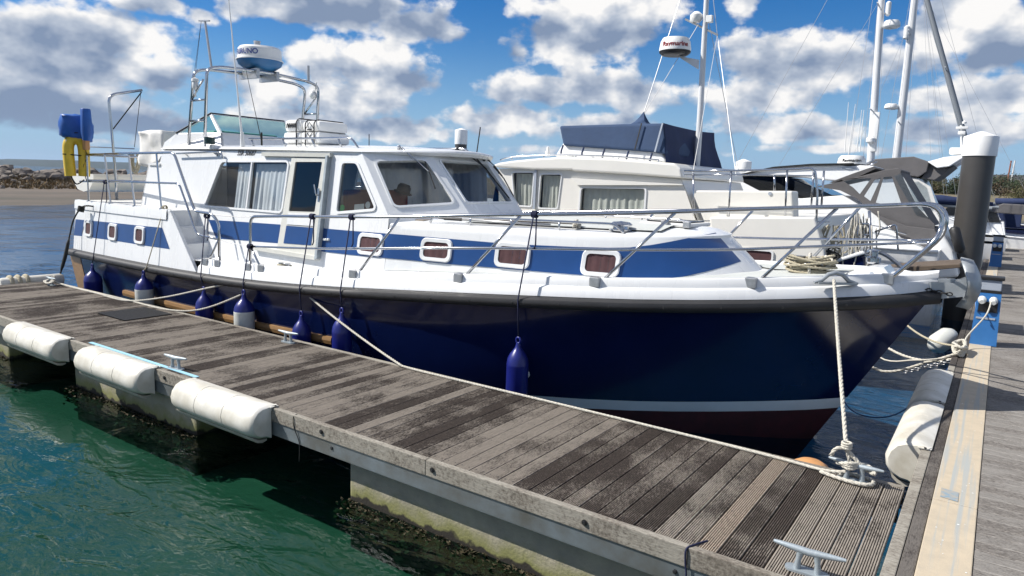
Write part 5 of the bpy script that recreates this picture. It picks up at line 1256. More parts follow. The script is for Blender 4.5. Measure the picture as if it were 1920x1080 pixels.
def fenders():
    def fy(x, z=.7): return Yc-hullpt((x+14.2)/13.77, z)[1]
    specs = [ # eye px, y offset, kind, radius, length, tie px, tie surface, label
        ((173,499), .16, 'navy', .145, .66, (198,341), 'stern', 'dark blue fender hanging nearest the stern of the cruiser'),
        ((269,512), .15, 'white', .135, .66, (306,394), 'deck', 'white fender with blue top hanging nearer the stern'),
        ((382,543), .15, 'navy', .12, .62, (388,405), 'rail2', 'dark blue fender hanging between the two white fenders'),
        ((457,549), .15, 'white', .135, .66, (469,462), 'rail', 'white fender with blue top hanging below the side gate'),
        ((565,589), .15, 'navy', .12, .64, (586,406), 'rail', 'dark blue fender hanging below the sliding door'),
        ((641,583), .15, 'navy', .12, .70, (660,407), 'rail', 'dark blue fender hanging between the sliding door and foremost fender'),
        ((972,639), .15, 'navy', .118, .72, (1003,402), 'rail', 'large dark blue fender hanging alone amidships nearest the bow')]
    sy = lambda x, z: Yc-hb(x)+.14
    for i, (e, off, kind, r, L_, tie, how, lb) in enumerate(specs):
        y = 5.62
        for _ in range(4):
            p = aty(*e, y); y = max(min(fy(p.x, max(.3, p.z-.3))-r-.02, Yc-hb(p.x)-.02), FY1+.05+r*.6)
        eye = aty(*e, y); tp = RP(*tie) if how == 'rail' else atsurf(*tie, sy) if how in ('stern', 'rail2') else atsurf(*tie, aft_y)
        if how == 'deck': tp = Vector((tp.x, tp.y+.03, ZA+.01))
        st = Vector((eye.x+(tp.x-eye.x)*.25, Yc-hb(eye.x)-.082, zs(eye.x)-.03)); l1 = [tp-Vector((0,.022,0)), st, eye+Vector((0,0,.035))]
        lines = [l1]
        if how in ('rail', 'stern', 'rail2') and i not in (3,): lines.append([tp+Vector((.02,0,0)), tp+Vector((.03,-.012,-.32)), tp+Vector((.015,-.02,-.36))])
        m_ = 'rope_tan' if i in (1,) else 'rope_navy'; t = boat_fender(eye, L_, r, kind, lb, lines, m_)
        if how != 'deck':
            b = B(); knot(b, tp, .030, 4); b.out('hitch', m_, t, smooth=True)
        else:
            b = B(); knot(b, tp+Vector((0,0,.02)), .03, 3); b.out('hitch', 'rope_tan', t, smooth=True)
fenders()
def lines():
    # bow line to the cleat
    fl = aty(1566, 524, 7.14); cl = Vector((cB.x, FY1-.10, D)); up = aty(1587, 840, cl.y)
    b = B(); rope(b, sag(fl+Vector((0,-.06,.0)), up, .02), .0155)
    for dx in (-.03, .05): rope(b, [up+Vector((0,0,-.005)), cl+Vector((dx, 0, .11))], .014)
    knot(b, up+Vector((0,0,.02)), .030, 3, (0,0,1)); rope(b, catmull([up, up+Vector((-.06,-.03,-.01)), up+Vector((-.09,-.03,-.07))]), .014)
    for k in range(3): rope(b, catmull([cl+Vector((-.12, .05-.02*k, .10)), cl+Vector((-.03, -.05, .10+.02*k)), cl+Vector((.06, .05, .12)), cl+Vector((.13, -.04+.02*k, .10)), cl+Vector((.03, .06, .09+.01*k)), cl+Vector((-.12, .05, .10))], 5), .013)
    rope(b, catmull([cl+Vector((-.22,-.02,.02)), cl+Vector((-.08,-.07,.022)), cl+Vector((.05,-.08,.022)), cl+Vector((.12,-.04,.025)), cl+Vector((.10,.05,.022)), cl+Vector((-.02,.07,.022)), cl+Vector((-.1,.0,.03))], 6), .014)
    b.out('bow_line', 'rope_white', smooth=True, label='thick white laid bow line from the fairlead down to the pontoon cleat', cat='mooring line')
    # spring lines from the midship bitts
    bt = aty(530, 512, 5.93); ed = atz(757, 685, D+.02); ed = Vector((ed.x, FY1-.03, D+.02))
    b = B(); rope(b, sag(bt, ed, .05), .013); rope(b, catmull([ed, Vector((ed.x+.4, FY1-.035, D+.014)), Vector((-3.0, FY1-.02, D+.014)), Vector((-1.9, FY1-.025, D+.014)), cl+Vector((-.55,.06,.014)), cl+Vector((-.2,.02,.02)), cl+Vector((-.05,0,.06))], 6), .012)
    b.out('spring_line', 'rope_white', smooth=True, label='white spring line running forward from midship bitts along the pontoon edge', cat='mooring line')
    ce = cE+Vector((0, 0, .08)); lay = [atz(u, v, D+.014) for u, v in ((330,578),(250,562),(190,549),(130,535))]; lay = [Vector((p.x, min(p.y, FY1-.03), D+.014)) for p in lay]
    b = B(); rope(b, catmull([bt, bt.lerp(lay[0], .35)-Vector((0,0,.12)), bt.lerp(lay[0], .7)-Vector((0,0,.15)), lay[0], lay[1], lay[2], lay[3], ce], 6), .013)
    rope(b, catmull([bt+Vector((.02,0,0)), bt.lerp(lay[1], .4)-Vector((0,0,.02)), bt.lerp(lay[1], .75)-Vector((0,0,.05)), lay[1]+Vector((0,-.03,.0)), lay[2]+Vector((0,-.03,0)), lay[3]+Vector((0,-.02,0)), ce], 6), .013)
    for k in range(5): rope(b, catmull([cE+Vector((-.16+.02*k,-.05,.06)), cE+Vector((0,.06,.10+.015*k)), cE+Vector((.17-.02*k,-.05,.07)), cE+Vector((.05,-.09,.05)), cE+Vector((-.16+.02*k,-.05,.06))], 5), .013)
    b.out('stern_spring', 'rope_white', smooth=True, label='pair of white mooring lines from midship bitts aft to the pontoon end cleat', cat='mooring line')
    # midship bitts with turns of rope
    bb = B(); c = Vector((bt.x, bt.y+.03, zs(bt.x)+.10)); bb.box(c+Vector((-.13,-.05,.0)), c+Vector((.13,.05,.02)), bev=.008)
    for dx in (-.07, .07): bb.lathe([(.03, 0), (.03, .12), (.038, .125), (.038, .14), (.001, .142)], c+Vector((dx, 0, 0)), n=14)
    bb.out('midship_bitts', 'steel', yacht, smooth=40)
    b = B()
    for k in range(6): rope(b, catmull([c+Vector((-.10,-.04,.05+.012*k)), c+Vector((0,.03*(-1)**k,.06+.012*k)), c+Vector((.11,-.04*(-1)**k,.05+.012*k)), c+Vector((0,-.045,.04+.014*k)), c+Vector((-.10,-.04,.05+.012*k))], 5), .012)
    b.out('bitt_turns', 'rope_tan', smooth=True, label='turns of tan rope belayed round the midship bitts', cat='rope')
    # stern line with rubber snubber
    a = atsurf(152, 392, lambda x, z: Yc-hb(x)-.02); e = Vector((-14.6, FY1+.0, D)); q = [aty(u, v, yy) for u, v, yy in ((138,412,5.9),(131,440,5.85),(122,482,5.75),(110,524,5.6))]
    b = B(); pts = [a+Vector((.25,.1,.06)), a+Vector((.05,0,.04))]+q; rope(b, catmull(pts, 6), .014); knot(b, a, .045, 4, (0,.3,1)); b.tube([q[1].lerp(q[2], .2), q[1].lerp(q[2], .4), q[2], q[2].lerp(q[3], .4), q[2].lerp(q[3], .6)], [.016,.03,.034,.03,.016], 8)
    b.out('stern_line', 'rope_black', smooth=True, label='dark stern mooring line with rubber snubber hanging off the transom corner', cat='mooring line')
    # roll fender lashed at the pontoon end
    t = thing('end_fender', (-13.75, 4.9, D), 'weathered white roller fender lashed at the far end of the finger pontoon', 'dock fender')
    b = B(); b.lathe([(.02, 0), (.09, .01), (.105, .05), (.105, .95), (.09, .99), (.02, 1.0)], Vector((-13.86, 4.68, D-.02)), (0,1,0), 20); b.out('fender_body', 'dock_fender', t, smooth=50)
    for k in range(3):
        b = B(); knot(b, Vector((-13.86, 4.85+.12*k, D-.02)), .112, 1, (0,1,0)); b.out('lashing', 'rope_tan', t, smooth=True)
lines()
# ---- bow gear
def bow_gear():
    # bitts and coil
    c = Vector((-1.56, 7.66, 1.785)); b = B(); b.box(c+Vector((-.16,-.10,-.03)), c+Vector((.16,.10,.01)), bev=.01)
    for dx in (-.11, .11): b.lathe([(.05, 0), (.05, .16), (.062, .165), (.062, .19), (.001, .192)], c+Vector((dx, 0, 0)), n=16)
    b.out('bow_bitts', 'steel', yacht, smooth=40)
    t = thing('rope_coil', c, 'tan rope coil wrapped around the bow bitts on the foredeck', 'rope'); r = random.Random(8); b = B()
    for k in range(15):
        z = .02+.0115*k; w = r.uniform(.78, 1.15); o = Vector((r.uniform(-.02,.02), r.uniform(-.02,.02), 0)); n_ = 10; tilt = r.uniform(-.03, .03)
        rope(b, catmull([c+o+Vector((math.cos(a)*.225*w, math.sin(a)*.15*w, z+tilt*math.cos(a)+.012*math.sin(2*a+k))) for a in [6.283*i/n_+k for i in range(n_+1)]], 3), .013, 3, 5)
    b.out('coil_turns', 'rope_tan', t, smooth=True)
    b = B(); rope(b, catmull([c+Vector((.03,-.16,.02)), c+Vector((.02,-.15,.15)), c+Vector((.0,-.05,.22)), c+Vector((-.03,.1,.16))], 5), .016); rope(b, catmull([c+Vector((.1,-.1,.05)), c+Vector((.22,-.05,.16)), c+Vector((.12,.08,.2))], 5), .014); b.out('standing_part', 'rope_white', t, smooth=True)
    # fairlead, hawse hoop
    f = aty(1566, 524, 7.14); b = B(); ax = Vector((.8, .6, 0)).normalized()
    b.tube([f+ax*(-.20)+Vector((0,0,-.035)), f+ax*(-.13)+Vector((0,0,-.01)), f+ax*(-.07)+Vector((0,0,.045)), f+Vector((0,0,.065)), f+ax*.07+Vector((0,0,.045)), f+ax*.13+Vector((0,0,-.01)), f+ax*.22+Vector((0,0,-.035))], [.014,.02,.022,.022,.022,.02,.014], 8); b.obox(f+ax*(-.17)+Vector((0,0,-.035)), f+ax*.2+Vector((0,0,-.035)), .07, .02); b.out('fairlead', 'anchor_metal', yacht, smooth=50)
    # white windlass housing
    b = B(); b.ext([Vector((-1.42, 7.62, 1.72)), Vector((-1.30, 7.62, 1.80)), Vector((-.98, 7.62, 1.93)), Vector((-.88, 7.62, 1.93)), Vector((-.82, 7.62, 1.86)), Vector((-.80, 7.62, 1.70))], (0, .46, 0)); b.out('windlass_housing', 'gelcoat', yacht)
    b = B(); b.lathe([(.05, 0), (.07, .02), (.07, .06), (.04, .08), (.04, .12), (.06, .14), (.001, .15)], Vector((-1.02, 7.95, 1.93)), n=16); b.out('windlass_drum', 'steel', yacht, smooth=40)
    b = B(); b.lathe([(.018, 0), (.018, .01)], Vector((-.98, 7.618, 1.86)), (0,-1,0), 12); b.out('housing_plug', 'pedestal_grey', yacht)
    # bow roller with galvanised cheeks
    b = B()
    for dy in (-.10, .10): b.ext([Vector((-.85, Yc+dy, 1.80)), Vector((-.30, Yc+dy, 1.83)), Vector((-.18, Yc+dy, 1.90)), Vector((-.12, Yc+dy, 1.84)), Vector((-.16, Yc+dy, 1.72)), Vector((-.42, Yc+dy, 1.66)), Vector((-.85, Yc+dy, 1.70))], (0, .012, 0))
    b.box((-.85, Yc-.095, 1.70), (-.30, Yc+.095, 1.715)); b.out('bow_roller', 'anchor_metal', yacht)
    b = B(); b.lathe([(.05, -.085), (.03, 0), (.05, .085)], Vector((-.22, Yc, 1.80)), (0,1,0), 14); b.out('roller', 'black', yacht, smooth=40)
    # plough anchor
    t = thing('anchor', (-.2, Yc, 1.6), 'grey galvanised plough anchor stowed on the bow roller', 'anchor')
    b = B(); b.ext([Vector((-.95, Yc-.02, 1.80)), Vector((-.30, Yc-.02, 1.86)), Vector((-.14, Yc-.02, 1.80)), Vector((-.10, Yc-.02, 1.70)), Vector((-.16, Yc-.02, 1.72)), Vector((-.34, Yc-.02, 1.80)), Vector((-.95, Yc-.02, 1.755))], (0, .04, 0)); b.out('shank', 'anchor_metal', t)
    for s in (-1, 1):                                # two curved plough blades
        rows = []
        for i in range(9):
            f = i/8; z = 2.04-.47*f; xo = -.17+.12*math.sin(f*2.6)-.05*f; w = .20*math.sin(min(1, f*1.15)*math.pi)**.6+.02
            rows.append([Vector((xo+.06*k-.16*k*k, Yc+s*(.012+w*k), z+.03*k)) for k in (0, .33, .66, 1)])
        b = B(); b.grid(rows); bl = b.mesh('blade'); o = link_mesh('blade', bl, 'anchor_metal', t, smooth=50); md = o.modifiers.new('s', 'SOLIDIFY'); md.thickness = .014
    b = B(); b.tube([Vector((-.30, Yc-.06, 1.80)), Vector((-.30, Yc+.06, 1.80))], .028, 10); b.lathe([(.03,0),(.03,.03)], Vector((-.26, Yc-.06, 1.84)), (0,-1,0), 10); b.out('pivot', 'steel_dull', t, smooth=40)
    b = B()
    for i in range(16):                              # chain links
        p = Vector((-.95+.042*i, Yc-.12, 1.735-.012*math.sin(i*.5))); a = Vector((1,0,0)); c2 = Vector((0,0,1)) if i % 2 else Vector((0,1,0))
        b.tube([p+a*math.cos(q)*.026+c2*math.sin(q)*.015 for q in [6.283*k/8 for k in range(8)]], .006, 5, closed=True)
    b.out('anchor_chain', 'black', t, smooth=True)
bow_gear()
# ---- gear on the trunk roof
def trunk_gear():
    for s in (-1, 1):
        g = (lambda q: q) if s < 0 else mir
        P = lambda x, dz: Vector((x, Yc-TB(x, 2.0)*.90, ztop(x)+.03+dz))
        b = B(); b.tube([g(q) for q in fillet([P(-5.78, -.02), P(-5.72, .075), P(-4.6, .075), P(-3.42, .075), P(-3.32, -.02)], .06)], .0145, 8)
        for x in (-5.2, -4.65, -4.05): b.tube([g(P(x, .075)), g(P(x, -.02))], .012, 6)
        b.out('trunk_grab_rail', 'steel', yacht, smooth=True)
    y = lambda x: Yc-TB(x, 2.0)*.84
    t = thing('boathook', (-4.7, y(-4.7), 2.1), 'long boathook pole with black grip lashed to the cabin top rail', 'boathook')
    A, E_ = Vector((-5.72, y(-5.72), 2.155)), Vector((-4.2, y(-4.2), 2.16)); b = B(); b.tube([A.lerp(E_, .22), E_], .014, 8); b.out('pole', 'steel_dull', t, smooth=True)
    b = B(); b.tube([A, A.lerp(E_, .05), A.lerp(E_, .055), A.lerp(E_, .22)], [.008,.012,.021,.021], 8); b.out('grip', 'black', t, smooth=40)
    t = thing('deck_mop', (-4.0, y(-4.0), 2.1), 'white headed deck mop lying along the cabin top', 'mop'); A, E_ = Vector((-5.1, y(-5.1)+.05, 2.17)), Vector((-3.95, y(-3.95)+.06, 2.19)); b = B(); b.tube([A, E_], .012, 8); b.out('handle', 'teak_grey', t, smooth=True)
    b = B(); r = random.Random(4)
    for i in range(46):
        d = Vector((r.uniform(.2, 1), r.uniform(-.6, .6), r.uniform(-.3, .6))).normalized(); b.tube([E_, E_+d*.05, E_+d*.09+Vector((0,0,-.03))], .008, 5)
    b.out('mop_head', 'rope_white', t, smooth=True)
    p = Vector((-3.42, 7.02, 2.14)); b = B(); b.lathe([(.13, 0), (.135, .012), (.09, .02), (.085, .05), (.12, .055), (.125, .07), (.09, .095), (.001, .105)], p, n=24); b.out('mushroom_vent', 'steel', yacht, smooth=40)
    b = B(); b.box((-3.42, 7.5, 2.19), (-2.82, 8.2, 2.235), bev=.02); b.out('foredeck_hatch', 'gelcoat_dirty', yacht)
    b = B(); b.box((-3.36, 7.56, 2.235), (-2.88, 8.14, 2.25), bev=.01); b.out('hatch_pane', 'glass_black', yacht)
    for x in (-2.84, -3.1): b = B(); b.box((x-.05, 7.47, 2.19), (x+.03, 7.52, 2.26), bev=.008); b.out('hatch_hinge', 'steel_dull', yacht)
trunk_gear()
# orange buoy at the pontoon cleat and other walkway clutter
b = B(); p = Vector((cB.x-.34, FY1+.15, D-.10)); b.lathe([(.01, -.1), (.10, -.07), (.14, 0), (.13, .05), (.08, .08), (.01, .09)], p, n=24); b.out('orange_float', 'orange_buoy', smooth=50, label='pale orange float beside the pontoon cleat under the bow line', cat='float')
def walkway_clutter():
    ped = atz(1841, 645, D); b = B(); p = Vector((-.25, 10.6, D)); r = random.Random(6)
    for k in range(7): rope(b, catmull([p+Vector((math.cos(a)*.07*r.uniform(.7,1.2), math.sin(a)*.28*r.uniform(.7,1.1), .03+.018*k+.02*math.sin(a*2+k))) for a in [6.283*i/8+k for i in range(9)]], 3), .016, 3, 5)
    rope(b, catmull([p+Vector((0,-.2,.05)), p+Vector((-.3,-.3,-.1)), p+Vector((-.8,-.4,-.3)), p+Vector((-1.3,-.2,-.1))], 5), .018)
    b.out('rope_heap', 'rope_white', smooth=True, label='tangled white rope heap on the walkway edge in front of the nearest pedestal', cat='rope')
    q = Vector((ped.x-.06, ped.y-.25, D+.60)); b = B(); b.tube(catmull([q+Vector((.10,.06,.03)), q+Vector((.06,-.1,-.15)), q+Vector((-.12,-.3,-.45)), Vector((-.2, ped.y-.9, D+.02)), Vector((-.34, ped.y-1.2, D-.02)), Vector((-.7, ped.y-1.3, D-.1)), Vector((-1.2, ped.y-.6, .35)), Vector((-1.8, ped.y+.4, .7))], 6), .011, 6)
    b.out('power_cable', 'rope_white', smooth=True, label='white power cable running from the nearest pedestal towards the boats', cat='cable')
    b = B(); b.tube(catmull([q+Vector((-.08,.07,.03)), q+Vector((-.05,.0,-.10)), q+Vector((.0,.05,-.16))], 5), .008, 6); b.out('power_cable', 'pedestal_blue', smooth=True, label='short blue cable plugged into the nearest pedestal', cat='cable')
    b = B(); b.tube(catmull([Vector((-.3, 9.9, D-.02)), Vector((-.5, 9.5, .3)), Vector((-.8, 9.0, .08)), Vector((-1.2, 9.0, .06)), Vector((-1.45, 9.4, .3)), Vector((-1.6, 10.0, .8))], 6), .008, 6)
    b.out('blue_line', 'stripe_blue', smooth=True, label='thin blue line looping down to the water beside the walkway', cat='line')
    b = B(); rope(b, sag(Vector((-.3, 10.3, D-.02)), Vector((-1.9, 11.6, 1.1)), .35), .018); b.out('mooring_line', 'rope_white', smooth=True, label='white stern line of the cream cruiser tied near the rope heap', cat='mooring line')
    b = B(); rope(b, sag(Vector((-.3, 11.3, D-.02)), Vector((-1.6, 13.0, 1.15)), .25), .016); b.out('mooring_line', 'rope_tan', smooth=True, label='tan line from the walkway to the cream cruiser stern platform', cat='mooring line')
    b = B(); b.lathe([(.02, 0), (.10, .03), (.15, .12), (.15, .36), (.10, .45), (.03, .48)], Vector((-.62, 11.9, .42)), (.3,.5,.25), 20); b.out('ball_fender', 'fender_white', smooth=50, label='round white fender hanging beside the nearest pedestal', cat='fender')
    b = B(); r = random.Random(12)
    for i in range(15): p = Vector((-.33+.0*i-.035*i, 10.15+.02*i, D-.03-.02*i)); b.tube([p+Vector((math.cos(a)*.03, math.sin(a)*.015*(i % 2), math.sin(a)*.018*((i+1) % 2))) for a in [6.283*k/8 for k in range(8)]], .007, 5, closed=True)
    b.out('chain', 'steel_dull', smooth=True, label='short galvanised chain hanging off the walkway edge below the rope heap', cat='chain')
walkway_clutter()

# ------------------------------------------------------------------ other boats
def bevel(o, w=.03, seg=3, ang=30):
    m = o.modifiers.new('bevel', 'BEVEL'); m.width = w; m.segments = seg; m.limit_method = 'ANGLE'; m.angle_limit = R_(ang); return o
def prism(name, px, y0, y1, m, parent, bev=0.0, taper=0.0, smooth=False, raw=None):
    P = [aty(u, v, y0) for u, v in px] if raw is None else [Vector((x, y0, z)) for x, z in raw]; n_ = len(P); dz = [p.z for p in P]; z0 = min(dz); h = max(dz)-z0+1e-6
    a = [Vector((p.x, y0+taper*(p.z-z0)/h, p.z)) for p in P]; c = [Vector((p.x, y1-taper*(p.z-z0)/h, p.z)) for p in P]
    b = B(); b.add(a+c, [tuple(range(n_)), tuple(range(2*n_-1, n_-1, -1))]+[(i, i+n_, (i+1) % n_+n_, (i+1) % n_) for i in range(n_)]); o = b.out(name, m, parent, smooth=smooth)
    return bevel(o, bev) if bev else o
def stern_hull(name, parent, x_st, x_bow, yc, beam, zd_st, zd_bow, m, stripe=None, z_strip=(.2,.3), flip=1):
    # hull with its transom at x_st and its bow at x_bow
    rows = []; N_ = 22; ks = [0,.15,.35,.6,.8,1.0]
    for i in range(N_+1):
        f = i/N_; x = x_st+(x_bow-x_st)*f; w = beam/2*(.93+.07*min(1, f*4))*(1-max(0, (f-.45)/.55)**2.3); zd = zd_st+(zd_bow-zd_st)*f**2; r = []
        for k in ks:
            z = -.3+(zd+.3)*k; r.append(Vector((x-(x_bow-x_st)*.06*(1-k)*f, yc-max(.01, w*(.80+.20*k**.7)), z)))
        r += [Vector((p.x, 2*yc-p.y, p.z)) for p in reversed(r)]; rows.append(r)
    b = B(); b.grid(rows); b.f.append(tuple(range(len(rows[0])))); b.m.append(0); b.out(name, m, parent, smooth=40)
    b = B(); b.grid([[r[5]+Vector((0, .02, -.03)), r[6]+Vector((0, -.02, -.03))] for r in rows]); b.out('deck', 'gelcoat_dirty', parent)
    b = B()
    for s in (5, 6): b.tube([r[s] for r in rows], .035, 6)
    b.out('gunwale', 'gelcoat', parent, smooth=True)
    return rows
def radome(parent, c, r, h, txt=None, tm='text_red'):
    c = Vector(c); b = B(); b.lathe([(r*.8, 0), (r*.97, h*.12), (r, h*.22)], c, n=28); b.out('radar_base', 'black' if txt == 'Raymarine' and r > .2 else 'radar_white', parent, smooth=40)
    b = B(); b.lathe([(r, h*.2202), (r*1.0, h*.35), (r*.93, h*.75), (r*.8, h*.95), (r*.3, h), (.001, h*1.002)], c, n=28); b.out('radar_dome', 'radar_white', parent, smooth=40)
    if txt:
        me = text_mesh(txt, h*.38, 0, .002, .003); d = CAM-c; an = math.atan2(d.y, d.x); rr = r*.985
        for v in me.vertices: a = an+v.co.x/rr; v.co = Vector((c.x+math.cos(a)*(rr+v.co.z), c.y+math.sin(a)*(rr+v.co.z), c.z+h*.52+v.co.y))
        link_mesh('radar_lettering', me, tm, parent)
def pane_px(px, y, m, parent, off=.0, name='pane'): b = B(); b.add([aty(u, v, y-off) for u, v in px], [tuple(range(len(px)))]); return b.out(name, m, parent)
def hole_window(px, y, parent, m_glass, curt=None, waves=7, rad=.06, fw=.035):
    lp = roundpoly([aty(u, v, y) for u, v in px], rad, 4); c = sum(lp, Vector())/len(lp); b = B(); ring(b, [p+(p-c).normalized()*fw+Vector((0,.004,0)) for p in lp], [p+Vector((0,.004,0)) for p in lp], (0,-.022,0)); fr = b.out('window_frame', 'gelcoat', parent, smooth=30)
    b = B(); b.add([p+Vector((0,.012,0)) for p in lp], [tuple(range(len(lp)))]); b.out('pane', m_glass, fr)
    if curt:
        xs = [p.x for p in lp]; zz = [p.z for p in lp]; drape(fr, (min(xs)+.03, y+.09, max(zz)-.02), (max(xs)-.03, y+.09, max(zz)-.02), max(zz)-min(zz)-.01, waves, .025, curt, (0,1,0))
    return lp
def trawler():
    YN = 12.0; YF = 15.4; YM = (YN+YF)/2
    t = thing('trawler_cruiser', (-6.5, YM, 0), 'cream flybridge cruiser with navy canvas canopy moored beyond the blue hulled boat', 'motor boat')
    stern_hull('hull', t, aty(1552, 500, 11.5).x, -14.0, YM, 4.5, 1.35, 2.0, 'cream_gelcoat')
    # house
    W = [[(961,324),(1001,324),(996,386),(966,384)], [(1015,327.5),(1053,327.5),(1045,390),(1010,389)], [(1090.5,353),(1210,354),(1207,399),(1087,399)]]
    lps = [hole_window(w, YN, t, 'glass_clear', 'curtain_cream', n_, .05) for w, n_ in zip(W, (5, 5, 10))]
    outer = [aty(u, v, YN) for u, v in ((935,316),(1070,316),(1278,336),(1303,410),(1330,470),(935,470))]
    b = B(); b.holes(outer, lps, (0, .04, 0)); b.out('house_side', 'cream_gelcoat', t)
    b = B(); b.add([Vector((p.x, YF, p.z)) for p in outer], [tuple(range(len(outer)))]); b.out('house_side', 'cream_gelcoat', t)
    xa = aty(1278, 336, YN); xb = aty(1330, 470, YN); b = B(); b.add([Vector((xa.x, YN, xa.z)), Vector((xb.x, YN, xb.z)), Vector((xb.x, YF, xb.z)), Vector((xa.x, YF, xa.z))], [(0,1,2,3)]); b.out('aft_wall', 'cream_gelcoat', t)
    p1, p2 = aty(935, 316, YN), aty(935, 470, YN); b = B(); b.add([Vector((p1.x, YN, p1.z)), Vector((p2.x-.4, YN, p2.z)), Vector((p2.x-.4, YF, p2.z)), Vector((p1.x, YF, p1.z))], [(0,1,2,3)]); b.out('house_front', 'navy_canvas', t)
    b = B(); q = [aty(u, v, YN-.02) for u, v in ((1003.5,318),(1007.5,318),(1004,392),(1000,392))]; b.ext(q, (0,-.03,0)); b.out('door_post', 'pedestal_grey', t)
    roof = [(924,309),(935,305),(963,301),(1010,296.5),(1051,294),(1150,297),(1265,306),(1276,316),(1280,335),(1180,327),(1075,321),(1072,319),(1000,318),(930,314)]
    prism('roof', roof, YN-.10, YF+.10, 'cream_gelcoat', t, .05, smooth=False)
    eave = [(1070,333.5),(1278,345),(1280,347),(1083,347)]; prism('eave', eave, YN-.05, YN+.02, 'cream_gelcoat', t)
    b = B(); pts = [aty(u, v, YN+.1) for u, v in ((938,300),(960,294.5),(1020,291),(1080,291),(1160,294),(1235,300))]; b.tube(catmull(pts, 4), .014, 6)
    for q in pts[1:]: b.tube([q, q-Vector((0,0,.06))], .012, 6)
    b.out('roof_rail', 'steel', t, smooth=True)
    # flybridge moulding and canvas
    prism('flybridge_moulding', [(1038,294),(1052,266),(1075,263),(1210,278),(1240,284),(1250,305),(1180,302)], YN+.35, YN+2.3, 'gelcoat', t, .05, .08)
    fc = [(1043,235),(1199,230.5),(1241,230),(1246,262),(1249,290),(1227,286),(1180,282),(1110,277),(1054,273)]
    prism('canopy_front', fc, YN+.30, YN+2.3, 'navy_canvas_sunlit', t, .05, .10)
    nt_, nb_ = aty(1242, 230, YN+.32), aty(1251, 304, YN+.30)
    def far_of(u, v, x): d = ray(u, v); return CAM+d*(x/d.x)
    ft, fb = far_of(1339, 249, nt_.x+.05), far_of(1352, 319, nb_.x+.12); rr = []
    for k in range(9):
        f = k/8; a_ = nt_.lerp(ft, f); c_ = nb_.lerp(fb, f); rr.append([a_.lerp(c_, q)+Vector((.05*math.sin(f*math.pi*4)*q+.03*math.sin(q*5+f*3), 0, -.04*math.sin(f*math.pi)*(1-q))) for q in (0, .2, .4, .6, .8, 1)])
    b = B(); b.grid(rr); b.out('canopy_aft', 'navy_canvas', t, smooth=60)  # shaded end drawn in a darker canvas colour than the side
    b = B(); b.obox(aty(1242.5, 231, YN+.33), aty(1228, 285, YN+.25), .03, .02, up=(0,-1,0)); b.out('canopy_seam', 'pedestal_grey', t)
    b = B(); b.obox(aty(1203, 231, YN+.35), aty(1190, 281, YN+.27), .02, .015, up=(0,-1,0)); b.out('canopy_zip', 'black', t)
    ap = aty(1207, 209, YM-.4); q = [aty(1168, 233, YM-.7), aty(1212, 232, YM-.7), aty(1212, 232, YM-.7)+Vector((0,.55,0)), aty(1168, 233, YM-.7)+Vector((0,.55,0))]
    b = B(); rr = []
    for f in (0, .35, .6, .8, .93, 1.0): rr.append([p.lerp(ap, f)-Vector((0, 0, .10*math.sin(math.pi*f))) for p in q])
    b.grid(rr, closed=True); b.out('canopy_peak', 'navy_canvas_sunlit', t, smooth=60)
    for u in (1056, 1095, 1134, 1179, 1223):
        b = B(); a = aty(u, 272+(u-1056)*.09, YN+.27); b.tube([a, a+Vector((-.02,-.03,-.11)), a+Vector((-.03,-.02,-.17))], .018, 5); b.out('canopy_tie', 'navy_canvas', t)
    b = B(); c = aty(1027, 293, YN+.5); b.lathe([(.05,0),(.05,.1),(.03,.13),(.028,.19),(.001,.2)], c, n=12); b.out('nav_lamp', 'radar_white', t, smooth=40)
    # mast with radar
    mb = aty(1311, 245, YM); mt = aty(1328, -60, YM); b = B(); b.tube([Vector((mb.x, YM, 2.6)), mb, mt], [.065, .06, .045], 14); b.out('mast', 'mast_white', t, smooth=40)
    c = aty(1265, 104, YM-.1); radome(t, c, .31, .34, 'Raymarine')
    b = B(); a = aty(1313, 112, YM); b.ext([a+Vector((-.03,-.02,.0)), a+Vector((-.03,-.02,-.18)), c+Vector((.1,.08,-.05)), c+Vector((.05,.08,0))], (0,.05,0)); b.out('radar_bracket', 'mast_white', t)
    b = B(); b.tube([aty(1285, 36, YM), aty(1346, 66, YM)], .02, 6); b.out('spreader', 'steel_dull', t)
    b = B(); b.lathe([(.08,0),(.12,.05),(.12,.14),(.05,.2)], aty(1305, 42, YM), n=14); b.out('steaming_light', 'radar_white', t, smooth=40)
    b = B(); b.box(aty(1325, 38, YM)-Vector((0,.05,.05)), aty(1325, 38, YM)+Vector((.12,.05,.08)), bev=.01); b.out('deck_lamp', 'radar_white', t)
    b = B(); pk = aty(1333, -40, YM)
    for q in (aty(1207, 215, YM-.4), aty(1298, 330, YN), aty(1380, 330, YM-1), aty(1385, 320, YF)): b.tube([aty(1325, 20, YM) if q.x < -4.6 else aty(1345, 66, YM), q], .006, 4)
    b.tube([aty(1275, 0, YM), aty(1207, 213, YM-.4)], .009, 5); b.tube([pk, aty(1345, 66, YM)], .007, 4); b.out('rigging', 'steel_dull', t)
    # aft cabin and rails
    prism('aft_cabin', [(1296,357),(1486,358),(1488,441),(1330,441)], YN+.05, YN+.45, 'cream_gelcoat', t, .03)
    prism('aft_quarter', [(1330,407),(1528,407),(1546,470),(1550,520),(1340,520)], YN-.35, YF+.35, 'cream_gelcoat', t, .03)
    b = B(); b.lathe([(.03,0),(.03,.012)], aty(1444, 363, YN+.048), (0,-1,0), 14); b.out('skin_fitting', 'pedestal_grey', t)
    YR = YN-.28
